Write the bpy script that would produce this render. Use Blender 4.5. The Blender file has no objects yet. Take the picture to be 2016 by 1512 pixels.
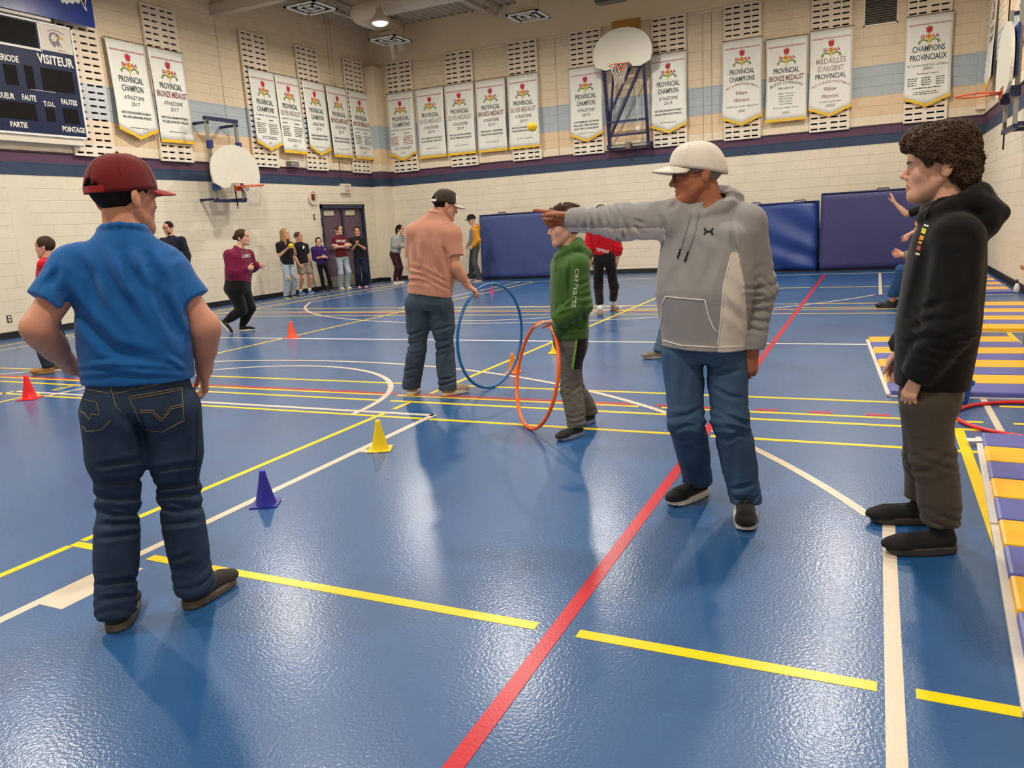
import bpy, bmesh, math, random
import numpy as np
from mathutils import Vector, Matrix
from mathutils.bvhtree import BVHTree
random.seed(7); RNG = np.random.default_rng(7)
scene = bpy.context.scene
COL = scene.collection

# ------------------------------------------------------------------ camera
FPX = 1527.13; YAW, PITCH, ROLL = -0.442565, 0.200973, 0.058075; CAMH = 1.36
def cam_rot():
    f = np.array([math.sin(YAW)*math.cos(PITCH), math.cos(YAW)*math.cos(PITCH), -math.sin(PITCH)])
    r = np.array([math.cos(YAW), -math.sin(YAW), 0.0]); d = np.cross(f, r)
    c, s = math.cos(ROLL), math.sin(ROLL)
    return np.array([c*r+s*d, -s*r+c*d, f])
RC = cam_rot(); CAMP = np.array([0, 0, CAMH])
cam = bpy.data.cameras.new('camera'); camo = bpy.data.objects.new('camera', cam); COL.objects.link(camo)
cam.sensor_fit = 'HORIZONTAL'; cam.sensor_width = 36; cam.lens = FPX/2016*36; cam.clip_end = 100
camo.matrix_world = Matrix(((RC[0][0], -RC[1][0], -RC[2][0], 0), (RC[0][1], -RC[1][1], -RC[2][1], 0), (RC[0][2], -RC[1][2], -RC[2][2], CAMH), (0, 0, 0, 1)))
scene.camera = camo
def ray(x, y): return RC.T @ np.array([(x-1008)/FPX, (y-756)/FPX, 1.0])
def ground(x, y, z=0.0):
    d = ray(x, y); return CAMP + d*((z-CAMH)/d[2])
def proj(P):
    q = RC @ (np.asarray(P, float)-CAMP); return 1008+FPX*q[0]/q[2], 756+FPX*q[1]/q[2], q[2]

# ------------------------------------------------------------------ world, exposure
w = bpy.data.worlds.new('world'); scene.world = w; w.use_nodes = True
w.node_tree.nodes['Background'].inputs[0].default_value = (0.9, 0.8, 0.65, 1)
w.node_tree.nodes['Background'].inputs[1].default_value = 0.15
scene.view_settings.view_transform = 'Standard'; scene.view_settings.look = 'None'
scene.view_settings.exposure = 0.0; scene.view_settings.gamma = 1.0
scene.view_settings.use_curve_mapping = False

LAMP_POWER = 150.0; LAMP_COLOR = (1.0, 0.925, 0.825)
LAMP_XY = [(x, y) for y in (0.5, 5.6, 10.7, 15.57) for x in (-10.08, -5.3, -0.45)]

# ------------------------------------------------------------------ helpers: colour, materials
def lin(c): return tuple((v/12.92 if v <= 0.04045 else ((v+0.055)/1.055)**2.4) for v in c)
def rgb(r, g, b): return lin((r/255, g/255, b/255))
MATS = {}
def mat(name, col, rough=0.6, spec=0.5, metal=0.0, bump=0.0, bscale=200.0, var=0.0, vscale=8.0, sheen=0.0, emit=0.0, coat=0.0, stretch=None, sss=0.0):
    if name in MATS: return MATS[name]
    m = bpy.data.materials.new(name); m.use_nodes = True; nt = m.node_tree; N = nt.nodes; L = nt.links
    b = N['Principled BSDF']; c4 = (*col, 1)
    b.inputs['Base Color'].default_value = c4; b.inputs['Roughness'].default_value = rough
    b.inputs['Specular IOR Level'].default_value = spec; b.inputs['Metallic'].default_value = metal
    b.inputs['Sheen Weight'].default_value = sheen; b.inputs['Coat Weight'].default_value = coat
    if sss: b.inputs['Subsurface Weight'].default_value = sss; b.inputs['Subsurface Radius'].default_value = (0.01, 0.004, 0.002); b.inputs['Subsurface Scale'].default_value = 0.5
    if emit: b.inputs['Emission Color'].default_value = c4; b.inputs['Emission Strength'].default_value = emit
    if var or bump:
        tc = N.new('ShaderNodeTexCoord'); mp = N.new('ShaderNodeMapping'); L.new(tc.outputs['Object'], mp.inputs[0])
        if stretch: mp.inputs['Scale'].default_value = stretch
    if var:
        n = N.new('ShaderNodeTexNoise'); n.inputs['Scale'].default_value = vscale; n.inputs['Detail'].default_value = 5; L.new(mp.outputs[0], n.inputs['Vector'])
        r = N.new('ShaderNodeMapRange'); r.inputs[1].default_value = 0.3; r.inputs[2].default_value = 0.7; r.inputs[3].default_value = 1-var; r.inputs[4].default_value = 1+var
        L.new(n.outputs[0], r.inputs[0])
        mx = N.new('ShaderNodeMix'); mx.data_type = 'RGBA'; mx.blend_type = 'MULTIPLY'; mx.inputs[0].default_value = 1.0
        mx.inputs[6].default_value = c4; L.new(r.outputs[0], mx.inputs[7]); L.new(mx.outputs[2], b.inputs['Base Color'])
    if bump:
        n2 = N.new('ShaderNodeTexNoise'); n2.inputs['Scale'].default_value = bscale; n2.inputs['Detail'].default_value = 3; L.new(mp.outputs[0], n2.inputs['Vector'])
        bp = N.new('ShaderNodeBump'); bp.inputs['Strength'].default_value = bump; bp.inputs['Distance'].default_value = 0.01
        L.new(n2.outputs[0], bp.inputs['Height']); L.new(bp.outputs[0], b.inputs['Normal'])
    MATS[name] = m; return m

# ------------------------------------------------------------------ helpers: objects
def tag(o, label=None, cat=None, group=None, kind=None):
    if label: o['label'] = label
    if cat: o['category'] = cat
    if group: o['group'] = group
    if kind: o['kind'] = kind
    return o
def empty(name, loc=(0, 0, 0), rz=0.0, label=None, cat=None, group=None):
    o = bpy.data.objects.new(name, None); COL.objects.link(o); o.location = loc; o.rotation_euler = (0, 0, rz); o.empty_display_size = 0.1
    return tag(o, label, cat, group)
def link(name, me, parent=None, mats=None):
    o = bpy.data.objects.new(name, me); COL.objects.link(o)
    if mats is not None:
        for m in (mats if isinstance(mats, (list, tuple)) else [mats]): me.materials.append(m)
    if parent: o.parent = parent
    return o
def np_mesh(name, V, Q, smooth=True, mi=None):
    """mesh from vertices and an (n,k) face array"""
    me = bpy.data.meshes.new(name); V = np.asarray(V, np.float32); Q = np.asarray(Q, np.int32); n, k = Q.shape
    me.vertices.add(len(V)); me.vertices.foreach_set('co', V.ravel())
    me.loops.add(n*k); me.loops.foreach_set('vertex_index', Q.ravel())
    me.polygons.add(n); me.polygons.foreach_set('loop_start', np.arange(0, n*k, k, dtype=np.int32))
    me.polygons.foreach_set('use_smooth', np.full(n, smooth, dtype=bool))
    if mi is not None: me.polygons.foreach_set('material_index', np.asarray(mi, np.int32))
    me.update(calc_edges=True); me.validate(); return me

class MB:
    """collects simple shapes; build() links them as one mesh object"""
    def __init__(s): s.V = []; s.F = []; s.S = []
    def raw(s, V, F, smooth=False):
        b = len(s.V); s.V += [tuple(v) for v in V]; s.F += [tuple(i+b for i in f) for f in F]; s.S += [smooth]*len(F); return s
    def box(s, c, d, rz=0.0, bev=0.0, M=None):
        hx, hy, hz = d[0]/2, d[1]/2, d[2]/2
        if bev <= 0:
            V = [(sx*hx, sy*hy, sz*hz) for sz in (-1, 1) for sy in (-1, 1) for sx in (-1, 1)]
            F = [(0, 2, 3, 1), (4, 5, 7, 6), (0, 1, 5, 4), (2, 6, 7, 3), (0, 4, 6, 2), (1, 3, 7, 5)]
        else:
            bm = bmesh.new(); bmesh.ops.create_cube(bm, size=1)
            for v in bm.verts: v.co = (v.co.x*d[0], v.co.y*d[1], v.co.z*d[2])
            bmesh.ops.bevel(bm, geom=bm.edges[:], offset=bev, segments=2, affect='EDGES', profile=0.6)
            V = [tuple(v.co) for v in bm.verts]; F = [tuple(v.index for v in f.verts) for f in bm.faces]; bm.free()
        ca, sa = math.cos(rz), math.sin(rz)
        if M is None: V = [(c[0]+ca*x-sa*y, c[1]+sa*x+ca*y, c[2]+z) for x, y, z in V]
        else: V = [tuple(Vector(c)+M@Vector(v)) for v in V]
        return s.raw(V, F)
    def box2(s, a, b, bev=0.0): return s.box([(a[i]+b[i])/2 for i in range(3)], [abs(b[i]-a[i]) for i in range(3)], 0, bev)
    def tube(s, P, r, n=8, closed=False, cap=True):
        P = [Vector(p) for p in P]; m = len(P); R = r if isinstance(r, (list, tuple)) else [r]*m; V = []; F = []; up = None
        for i in range(m):
            t = (P[(i+1) % m]-P[i-1]) if closed else (P[min(i+1, m-1)]-P[max(i-1, 0)])
            t.normalize()
            if up is None: up = Vector((0, 0, 1)) if abs(t.z) < 0.9 else Vector((1, 0, 0))
            a = t.cross(up).normalized(); up = a.cross(t).normalized()
            for k in range(n):
                q = 2*math.pi*k/n; V.append(tuple(P[i]+(a*math.cos(q)+up*math.sin(q))*R[i]))
        for i in range(m if closed else m-1):
            j = (i+1) % m
            for k in range(n): F.append((i*n+k, i*n+(k+1) % n, j*n+(k+1) % n, j*n+k))
        if cap and not closed: F.append(tuple(range(n-1, -1, -1))); F.append(tuple((m-1)*n+k for k in range(n)))
        return s.raw(V, F, True)
    def cyl(s, a, b, r, r2=None, n=16): return s.tube([a, b], [r, r if r2 is None else r2], n)
    def bar(s, a, b, w, d=None):
        a = Vector(a); b = Vector(b); t = (b-a); l = t.length; t.normalize(); u = Vector((0, 0, 1)) if abs(t.z) < 0.95 else Vector((1, 0, 0))
        x = t.cross(u).normalized(); y = x.cross(t); M = Matrix((x, y, t)).transposed()
        return s.box((a+b)/2, (w, d or w, l), M=M)
    def lathe(s, c, prof, n=24, cap=True):
        V = []; F = []; m = len(prof)
        for r, z in prof:
            for k in range(n): q = 2*math.pi*k/n; V.append((c[0]+r*math.cos(q), c[1]+r*math.sin(q), c[2]+z))
        for i in range(m-1):
            for k in range(n): F.append((i*n+k, i*n+(k+1) % n, (i+1)*n+(k+1) % n, (i+1)*n+k))
        if cap: F.append(tuple(range(n-1, -1, -1))); F.append(tuple((m-1)*n+k for k in range(n)))
        return s.raw(V, F, True)
    def prism(s, P, o, u, v, n, d):
        """polygon P (2D) in plane o+u*x+v*y, extruded by d along n"""
        o, u, v, n = map(Vector, (o, u, v, n)); m = len(P)
        A = [o+u*x+v*y for x, y in P]; B = [p+n*d for p in A]
        F = [tuple(range(m)), tuple(range(2*m-1, m-1, -1))]+[((i+1) % m, i, m+i, m+(i+1) % m) for i in range(m)]
        return s.raw(A+B, F)
    def sphere(s, c, r, n=16, m=10):
        r = r if isinstance(r, (tuple, list)) else (r, r, r); V = [(c[0], c[1], c[2]-r[2])]; F = []
        for i in range(1, m):
            t = math.pi*i/m-math.pi/2
            for k in range(n): q = 2*math.pi*k/n; V.append((c[0]+r[0]*math.cos(t)*math.cos(q), c[1]+r[1]*math.cos(t)*math.sin(q), c[2]+r[2]*math.sin(t)))
        V.append((c[0], c[1], c[2]+r[2])); L = len(V)-1
        for k in range(n): F.append((0, 1+(k+1) % n, 1+k)); F.append((L, 1+(m-2)*n+k, 1+(m-2)*n+(k+1) % n))
        for i in range(m-2):
            for k in range(n): a = 1+i*n; F.append((a+k, a+(k+1) % n, a+n+(k+1) % n, a+n+k))
        return s.raw(V, F, True)
    def mesh(s, name):
        me = bpy.data.meshes.new(name); me.from_pydata(s.V, [], s.F)
        me.polygons.foreach_set('use_smooth', s.S); me.update(); return me
    def build(s, name, m, parent=None, fix=True):
        me = s.mesh(name)
        if fix:
            bm = bmesh.new(); bm.from_mesh(me); bmesh.ops.recalc_face_normals(bm, faces=bm.faces[:]); bm.to_mesh(me); bm.free()
        return link(name, me, parent, m)

# flat lettering -----------------------------------------------------------
TXT = {}
def text_geo(s, shear=0.0, bold=0.0):
    key = (s, shear, bold)
    if key in TXT: return TXT[key]
    cu = bpy.data.curves.new('t', 'FONT'); cu.body = s; cu.size = 1.0; cu.resolution_u = 2; cu.shear = shear; cu.offset = bold; cu.align_x = 'CENTER'
    o = bpy.data.objects.new('t', cu); COL.objects.link(o); dg = bpy.context.evaluated_depsgraph_get(); dg.update()
    me = bpy.data.meshes.new_from_object(o.evaluated_get(dg)); V = np.array([v.co[:] for v in me.vertices]); F = [tuple(p.vertices) for p in me.polygons]
    bpy.data.objects.remove(o); bpy.data.curves.remove(cu); bpy.data.meshes.remove(me)
    if len(V): V = V-np.array([(V[:, 0].min()+V[:, 0].max())/2, 0, 0])
    TXT[key] = (V, F); return TXT[key]
class Flat:
    """flat print on a surface: local (x right, y up) with a height function"""
    def __init__(s, o, u, v, n, off=0.004, hfun=None):
        s.o, s.u, s.v, s.n = [np.array(a, float) for a in (o, u, v, n)]; s.off = off; s.h = hfun; s.mb = {}; s.each = False; s.n_ = 0
    def put(s, key, V, F):
        V = np.asarray(V, float); h = s.off+(s.h(V[:, 0], V[:, 1]) if s.h else 0*V[:, 0])
        P = s.o+V[:, :1]*s.u+V[:, 1:2]*s.v+h[:, None]*s.n
        s.mb.setdefault((key, s.n_) if s.each else key, MB()).raw(P, F)
    def text(s, key, t, x, y, h, width=None, shear=0.0, arc=0.0, bold=0.0):
        V, F = text_geo(t, shear, bold); V = V.copy()
        if not len(V): return
        V[:, :2] *= h/0.72
        if width: V[:, 0] *= width/max(1e-6, V[:, 0].max()-V[:, 0].min())
        if arc: V[:, 1] += arc*(1-(2*V[:, 0]/(V[:, 0].max()-V[:, 0].min()))**2)
        V[:, 0] += x; V[:, 1] += y; s.put(key, V, F)
    def poly(s, key, P): P = np.array([(a, b, 0) for a, b in P]); s.put(key, P, [tuple(range(len(P)))])
    def rect(s, key, x0, y0, x1, y1): s.poly(key, [(x0, y0), (x1, y0), (x1, y1), (x0, y1)])
    def build(s, parent, mats, names=None):
        for k, mb in s.mb.items():
            if isinstance(k, tuple): k = k[0]
            mb.build((names or {}).get(k, 'lettering'), mats[k], parent, fix=False)
# ================================================================== THE ROOM
XL, XR, YB, YF, ZC = -12.99, 1.95, 19.42, -2.6, 6.85
CO = 0.2032  # block course
def wall_mat():
    m = bpy.data.materials.new('painted_block'); m.use_nodes = True; N = m.node_tree.nodes; L = m.node_tree.links; b = N['Principled BSDF']
    g = N.new('ShaderNodeNewGeometry'); sp = N.new('ShaderNodeSeparateXYZ'); L.new(g.outputs['Position'], sp.inputs[0])
    mr = N.new('ShaderNodeMapRange'); mr.inputs[1].default_value = 0; mr.inputs[2].default_value = 7; L.new(sp.outputs[2], mr.inputs[0])
    cr = N.new('ShaderNodeValToRGB'); cr.color_ramp.interpolation = 'CONSTANT'; e = cr.color_ramp.elements
    bands = [(0, rgb(230, 219, 196)), (13*CO, rgb(52, 68, 92)), (14*CO, rgb(92, 62, 84)), (15*CO, rgb(236, 220, 192)), (16*CO, rgb(230, 202, 164)), (18*CO, rgb(177, 186, 190)), (21*CO, rgb(226, 206, 174))]
    e[0].position = 0; e[0].color = (*bands[0][1], 1); e[1].position = bands[1][0]/7; e[1].color = (*bands[1][1], 1)
    for z, c in bands[2:]: k = e.new(z/7); k.color = (*c, 1)
    L.new(mr.outputs[0], cr.inputs[0])
    n = N.new('ShaderNodeTexNoise'); n.inputs['Scale'].default_value = 2.5; n.inputs['Detail'].default_value = 6; L.new(g.outputs['Position'], n.inputs['Vector'])
    r = N.new('ShaderNodeMapRange'); r.inputs[1].default_value = .3; r.inputs[2].default_value = .7; r.inputs[3].default_value = .95; r.inputs[4].default_value = 1.04; L.new(n.outputs[0], r.inputs[0])
    mx = N.new('ShaderNodeMix'); mx.data_type = 'RGBA'; mx.blend_type = 'MULTIPLY'; mx.inputs[0].default_value = 1; L.new(cr.outputs[0], mx.inputs[6]); L.new(r.outputs[0], mx.inputs[7]); L.new(mx.outputs[2], b.inputs['Base Color'])
    n2 = N.new('ShaderNodeTexNoise'); n2.inputs['Scale'].default_value = 60; n2.inputs['Detail'].default_value = 4; L.new(g.outputs['Position'], n2.inputs['Vector'])
    bp = N.new('ShaderNodeBump'); bp.inputs['Strength'].default_value = .25; bp.inputs['Distance'].default_value = .01; L.new(n2.outputs[0], bp.inputs['Height']); L.new(bp.outputs[0], b.inputs['Normal'])
    b.inputs['Roughness'].default_value = .55; b.inputs['Specular IOR Level'].default_value = .35; return m
M_WALL = wall_mat()
def floor_mat():
    m = bpy.data.materials.new('blue_sports_floor'); m.use_nodes = True; N = m.node_tree.nodes; L = m.node_tree.links; b = N['Principled BSDF']
    g = N.new('ShaderNodeNewGeometry'); pos = g.outputs['Position']
    n = N.new('ShaderNodeTexNoise'); n.inputs['Scale'].default_value = .9; n.inputs['Detail'].default_value = 8; n.inputs['Roughness'].default_value = .65; L.new(pos, n.inputs['Vector'])
    cr = N.new('ShaderNodeValToRGB'); e = cr.color_ramp.elements; e[0].position = .3; e[0].color = (*rgb(20, 76, 130), 1); e[1].position = .72; e[1].color = (*rgb(33, 90, 144), 1); L.new(n.outputs[0], cr.inputs[0])
    # fine pale scuffs
    mp = N.new('ShaderNodeMapping'); mp.inputs['Scale'].default_value = (1, 7, 1); mp.inputs['Rotation'].default_value = (0, 0, .5); L.new(pos, mp.inputs[0])
    n3 = N.new('ShaderNodeTexNoise'); n3.inputs['Scale'].default_value = 5; n3.inputs['Detail'].default_value = 9; n3.inputs['Roughness'].default_value = .7; n3.inputs['Distortion'].default_value = 1.2; L.new(mp.outputs[0], n3.inputs['Vector'])
    s3 = N.new('ShaderNodeMapRange'); s3.inputs[1].default_value = .62; s3.inputs[2].default_value = .8; s3.inputs[3].default_value = 0; s3.inputs[4].default_value = .3; L.new(n3.outputs[0], s3.inputs[0])
    mx = N.new('ShaderNodeMix'); mx.data_type = 'RGBA'; L.new(s3.outputs[0], mx.inputs[0]); L.new(cr.outputs[0], mx.inputs[6]); mx.inputs[7].default_value = (*rgb(120, 160, 200), 1)
    L.new(mx.outputs[2], b.inputs['Base Color'])
    n2 = N.new('ShaderNodeTexNoise'); n2.inputs['Scale'].default_value = 85; n2.inputs['Detail'].default_value = 2; L.new(pos, n2.inputs['Vector'])
    bp = N.new('ShaderNodeBump'); bp.inputs['Strength'].default_value = .22; bp.inputs['Distance'].default_value = .004; L.new(n2.outputs[0], bp.inputs['Height']); L.new(bp.outputs[0], b.inputs['Normal'])
    rr = N.new('ShaderNodeMapRange'); rr.inputs[1].default_value = .3; rr.inputs[2].default_value = .7; rr.inputs[3].default_value = .36; rr.inputs[4].default_value = .46; L.new(n.outputs[0], rr.inputs[0]); L.new(rr.outputs[0], b.inputs['Roughness'])
    b.inputs['Specular IOR Level'].default_value = .6; b.inputs['Coat Weight'].default_value = .45; b.inputs['Coat Roughness'].default_value = .17; L.new(bp.outputs[0], b.inputs['Coat Normal'])
    return m
M_FLOOR = floor_mat()
M_YEL = mat('line_yellow', rgb(252, 214, 0), .3, .4, bump=.05, bscale=85); M_TAN = mat('line_tan', rgb(222, 207, 184), .3, .4, bump=.05, bscale=85)
M_RED = mat('line_red', rgb(196, 28, 46), .3, .4, bump=.05, bscale=85); M_WHITE = mat('white_paint', rgb(236, 233, 222), .4, var=.03)
M_BASE = mat('black_rubber', rgb(24, 24, 26), .5); M_DECK = mat('ceiling_paint', rgb(196, 184, 162), .7, .3, var=.04, vscale=2)
M_BULK = mat('bulkhead_paint', rgb(226, 206, 172), .6, .3, var=.03, vscale=1.5)
M_NAVY = mat('navy_steel', rgb(28, 32, 72), .4); M_GREYM = mat('grey_steel', rgb(150, 150, 140), .4, metal=.3); M_BLACK = mat('black_plastic', rgb(16, 16, 17), .4)

# floor ------------------------------------------------------------------
floor = tag(MB().box2((XL-.2, YF-.2, -.12), (XR+.2, YB+.2, 0)).build('floor', M_FLOOR), kind='structure')
def line(P0, P1, wd, m, zt=.0012):
    a = Vector((P0[0], P0[1], 0)); b = Vector((P1[0], P1[1], 0)); d = (b-a); d.normalize(); n = Vector((-d.y, d.x, 0))*wd/2; u = Vector((0, 0, zt))
    V = [a-n+u, b-n+u, b+n+u, a+n+u, a-n, b-n, b+n, a+n]
    return MB().raw(V, [(0, 1, 2, 3), (0, 4, 5, 1), (1, 5, 6, 2), (2, 6, 7, 3), (3, 7, 4, 0)]).build('court_line', m, floor)
def arc(c, r, a0, a1, wd, m, zt=.0014, n=64):
    V = []; F = []
    for i in range(n+1):
        t = math.radians(a0+(a1-a0)*i/n); cx, sy = math.cos(t), math.sin(t)
        for q, z in ((r-wd/2, zt), (r+wd/2, zt)): V.append((c[0]+q*cx, c[1]+q*sy, z))
    for i in range(n): F.append((2*i, 2*i+1, 2*i+3, 2*i+2))
    return MB().raw(V, F).build('court_line', m, floor)
X0 = -5.44; YC = 8.41
def xrow(y, segs, wd, m, zt=.0012):
    for a, b in segs: line((a, y), (b, y), wd, m, zt)
T = .05
for sg in (1, -1):                     # both halves of the court are mirror images
    my = (lambda y: y) if sg == 1 else (lambda y: 2*YC-y)
    G = [X0-4.55, X0-4.45, X0+4.45, X0+4.55]
    xrow(my(2.24), [(-3.41, -3.10), (-2.9, -1.02), (-.87, .045), (.145, 1.9)], T, M_YEL)
    xrow(my(4.755), [(-12.4, -3.0), (-2.94, -.99), (-.9, .3), (.36, .60), (.9, 1.9)], .042, M_YEL)
    xrow(my(5.235), [(-12.4, -7.4), (-7.2, -3.72), (-3.6, -1.2), (-.98, .30), (.36, .62), (.84, 1.9)], .042, M_YEL)
    xrow(my(5.43), [(-12.4, -3.78), (-3.66, -1.55), (-1.38, -.98), (-.9, .30), (.36, .64), (.8, 1.9)], .04, M_YEL)
    xrow(my(5.49), [(-9.94, -3.70), (-3.62, -1.62), (-1.44, -.99)], .05, M_RED, .0010)
    for k in range(4): line((-.727+.35*k, my(5.50)), (-.58+.35*k, my(5.50)), .05, M_RED)
    xrow(my(5.89), [(-12.4, -3.75), (-3.45, -2.25), (-2.1, .62), (.78, 1.9)], .042, M_YEL)
    xrow(my(4.865), [(X0-2.47, X0+2.47)], T, M_TAN)
    for s in (-1, 1): line((X0+s*2.46, my(-.7)), (X0+s*2.46, my(4.89)), T, M_TAN)
    for s in (-1, 1):
        line((X0+s*5.53, my(-.7)), (X0+s*5.53, my(3.60)), T, M_TAN)
        for y0, L_ in (((1.76, .38), (2.98, .06), (3.90, .06)) if sg == 1 else ()): line((X0+s*2.55, my(y0)), (X0+s*2.55, my(y0+L_)), .13, M_TAN)
    a0 = 28.5
    if sg == 1: arc((X0, .66), 6.20, a0, 180-a0, T, M_TAN); arc((X0, 4.76), 1.80, 0, 180, T, M_TAN)
    else: arc((X0, 2*YC-.66), 6.20, 180+a0, 360-a0, T, M_TAN); arc((X0, 2*YC-4.76), 1.80, 180, 360, T, M_TAN)
    xrow(my(-.72), [(-12.6, 1.7)], T, M_TAN)
line((-12.4, YC), (1.2, YC), .045, M_WHITE)
line((X0+4.495, -.6), (X0+4.495, 17.4), .055, M_RED, .0016)
for s in (-1, 1):
    for y0, y1 in ((-.6, 2.21), (2.28, 4.86), (4.98, 5.20), (5.55, 17.3)): line((X0+s*2.04, y0), (X0+s*2.04, y1), .042, M_YEL, .0015)
    line((X0+s*5.93, -.6), (X0+s*5.93, 5.22), .055, M_YEL, .0016); line((X0+s*6.70, 5.6), (X0+s*6.70, 17.4), .045, M_YEL, .0015)
    line((X0+s*6.15, -.6), (X0+s*6.15, 17.4), .04, M_TAN, .0013)
    line((X0+s*5.95, 11.6), (X0+s*5.95, 17.4), .045, M_YEL, .0015)

# walls: painted blocks ----------------------------------------------------
def block_mesh(L_, H_, d=.012, g=.002, bv=.003):
    """front of one block, local x along wall, y up, z out of the wall"""
    a, b = L_/2-g*.15, H_/2-g/2; V = []
    for z, k in ((0, 0), (d-bv, 0), (d, bv)):
        w = k*.35; V += [(-a+w, -b+k, z), (a-w, -b+k, z), (a-w, b-k, z), (-a+w, b-k, z)]
    F = [(8, 9, 10, 11)]+[(i, (i+1) % 4, 4+(i+1) % 4, 4+i) for i in range(4)]+[(4+i, 4+(i+1) % 4, 8+(i+1) % 4, 8+i) for i in range(4)]
    return V, F
def wall(name, o, u, n, length, ztop, holes=(), solid=()):
    o = np.array(o, float); u = np.array(u, float); n = np.array(n, float); vz = np.array([0, 0, 1.0])
    a = o-n*.2; e = o+u*length-n*.012
    root = MB()
    spans = [(0, length, 0, ZC+.4)]
    for (h0, h1, z1) in holes:   # door openings
        new = []
        for s0, s1, z0, zz in spans:
            if h0 > s0 and h1 < s1: new += [(s0, h0, z0, zz), (h0, h1, z1, zz), (h1, s1, z0, zz)]
            else: new.append((s0, s1, z0, zz))
        spans = new
    for s0, s1, z0, z1 in spans:
        P = o+u*s0-n*.25+vz*z0; Q = o+u*s1-n*.012+vz*z1; root.box2(P, Q)
    W = tag(root.build(name, M_WALL), kind='structure')
    Mx = Matrix((tuple(u), (0, 0, 1), tuple(n))).transposed().to_4x4()
    LB = .4064; cells = []
    for j in range(int(ztop/CO+.01)):
        x = -(j % 2)*LB/2
        while x < length-.01:
            x0, x1 = max(x, 0), min(x+LB, length); x += LB
            parts = [(x0, x1)]
            for (s0, s1) in solid:
                parts = [q for p in parts for q in ((p[0], min(p[1], s0)), (max(p[0], s1), p[1])) if q[1]-q[0] > .02] if (x0 < s1 and x1 > s0) else parts
            for (h0, h1, z1) in holes:
                if j*CO < z1-.02 and x0 < h1 and x1 > h0: parts = [q for p in parts for q in ((p[0], min(p[1], h0)), (max(p[0], h1), p[1])) if q[1]-q[0] > .02]
            for p in parts:
                c = o+u*(p[0]+p[1])/2+vz*(j+.5)*CO
                px, py, dd = proj(c); vis = dd > 1 and -20 < px < 2036 and -20 < py < 1532
                sz = (p[1]-p[0])*abs(np.dot(c-CAMP, n))/np.linalg.norm(c-CAMP)**3 if vis else 0
                cells.append((sz, p[0], p[1], j))
    cells.sort(reverse=True); cache = {}; rest = MB()
    for i, (sz, x0, x1, j) in enumerate(cells):
        L_ = round(x1-x0, 4); c = o+u*(x0+x1)/2+vz*(j+.5)*CO-n*.012
        if i < 300 and sz > 0:
            if L_ not in cache:
                V, F = block_mesh(L_, CO); cache[L_] = bpy.data.meshes.new('block'); cache[L_].from_pydata(V, [], F); cache[L_].materials.append(M_WALL)
            ob = bpy.data.objects.new('block', cache[L_]); COL.objects.link(ob); ob.parent = W
            ob.matrix_local = Matrix.Translation(tuple(c)) @ Mx
        else:
            V, F = block_mesh(L_, CO); V = np.array(V); rest.raw(c+V[:, :1]*u+V[:, 1:2]*vz+V[:, 2:]*n, F)
    for (s0, s1) in solid:   # smooth pilaster strips
        rest.box2(o+u*s0-n*.012, o+u*s1+n*.001+vz*ztop)
    if rest.V: tag(rest.build('block_field', M_WALL, W, fix=False), kind='stuff')
    return W
DY0, DY1, DZ = 16.52, 18.42, 2.18
wall_left = wall('wall_left', (XL, YF, 0), (0, 1, 0), (1, 0, 0), YB-YF, ZC, holes=[(DY0-YF, DY1-YF, DZ)], solid=[(8.48-YF, 8.80-YF)])
wall_back = wall('wall_back', (XL, YB, 0), (1, 0, 0), (0, -1, 0), XR-XL, 29*CO)
wall_right = wall('wall_right', (XR, YB, 0), (0, -1, 0), (-1, 0, 0), YB-YF, ZC)
wall_front = tag(MB().box2((XL-.2, YF-.25, 0), (XR+.2, YF, ZC+.4)).build('wall_front', M_WALL), kind='structure')
# corner column and bulkhead
tag(MB().box2((XL+.004, YB-.5, 0), (XL+.36, YB-.003, 5.85), bev=.01).build('trim_4', M_WALL), kind='structure')
tag(MB().box2((XL, YB-.05, 29*CO+.06), (XR, YB+.2, ZC)).build('trim_5', M_BULK), kind='structure')
tag(MB().box2((XR-.18, YB-.10, 3.16), (XR-.004, YB-.003, ZC)).build('trim_6', M_WALL), kind='structure')
for x in (-7.47, -3.80, -3.60):
    MB().box2((x-.006, YB-.003, 3.05), (x+.006, YB+.01, 29*CO)).build('control_joint', mat('joint_grey', rgb(150, 132, 106), .8), wall_back)
for y, z0 in ((13.62, 3.05), (17.50, 3.05), (17.66, 3.05)):
    MB().box2((XL-.01, y-.006, z0), (XL+.003, y+.006, ZC)).build('control_joint', MATS['joint_grey'], wall_left)
# thin ledge on top of the purple band
for nm, a, b, p in (('trim_1', (XL, YF, 3.035), (XL+.022, YB, 3.06), 0), ('trim_2', (XL, YB-.022, 3.035), (XR, YB, 3.06), 0), ('trim_3', (XR-.022, YF, 3.035), (XR, YB, 3.06), 0)):
    tag(MB().box2(a, b).build(nm, mat('trim_plum', rgb(74, 50, 66), .5)), kind='structure')
for nm, a, b in (('baseboard_left', (XL, YF, 0), (XL+.018, DY0-.05, .11)), ('baseboard_left', (XL, DY1+.05, 0), (XL+.018, YB, .11)), ('baseboard_back', (XL+.36, YB-.018, 0), (XR, YB, .11)), ('baseboard_back', (XL, YB-.52, 0), (XL+.38, YB-.5, .11)), ('baseboard_right', (XR-.018, YF, 0), (XR, YB, .11))):
    tag(MB().box2(a, b).build(nm, M_BASE), kind='structure')

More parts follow.
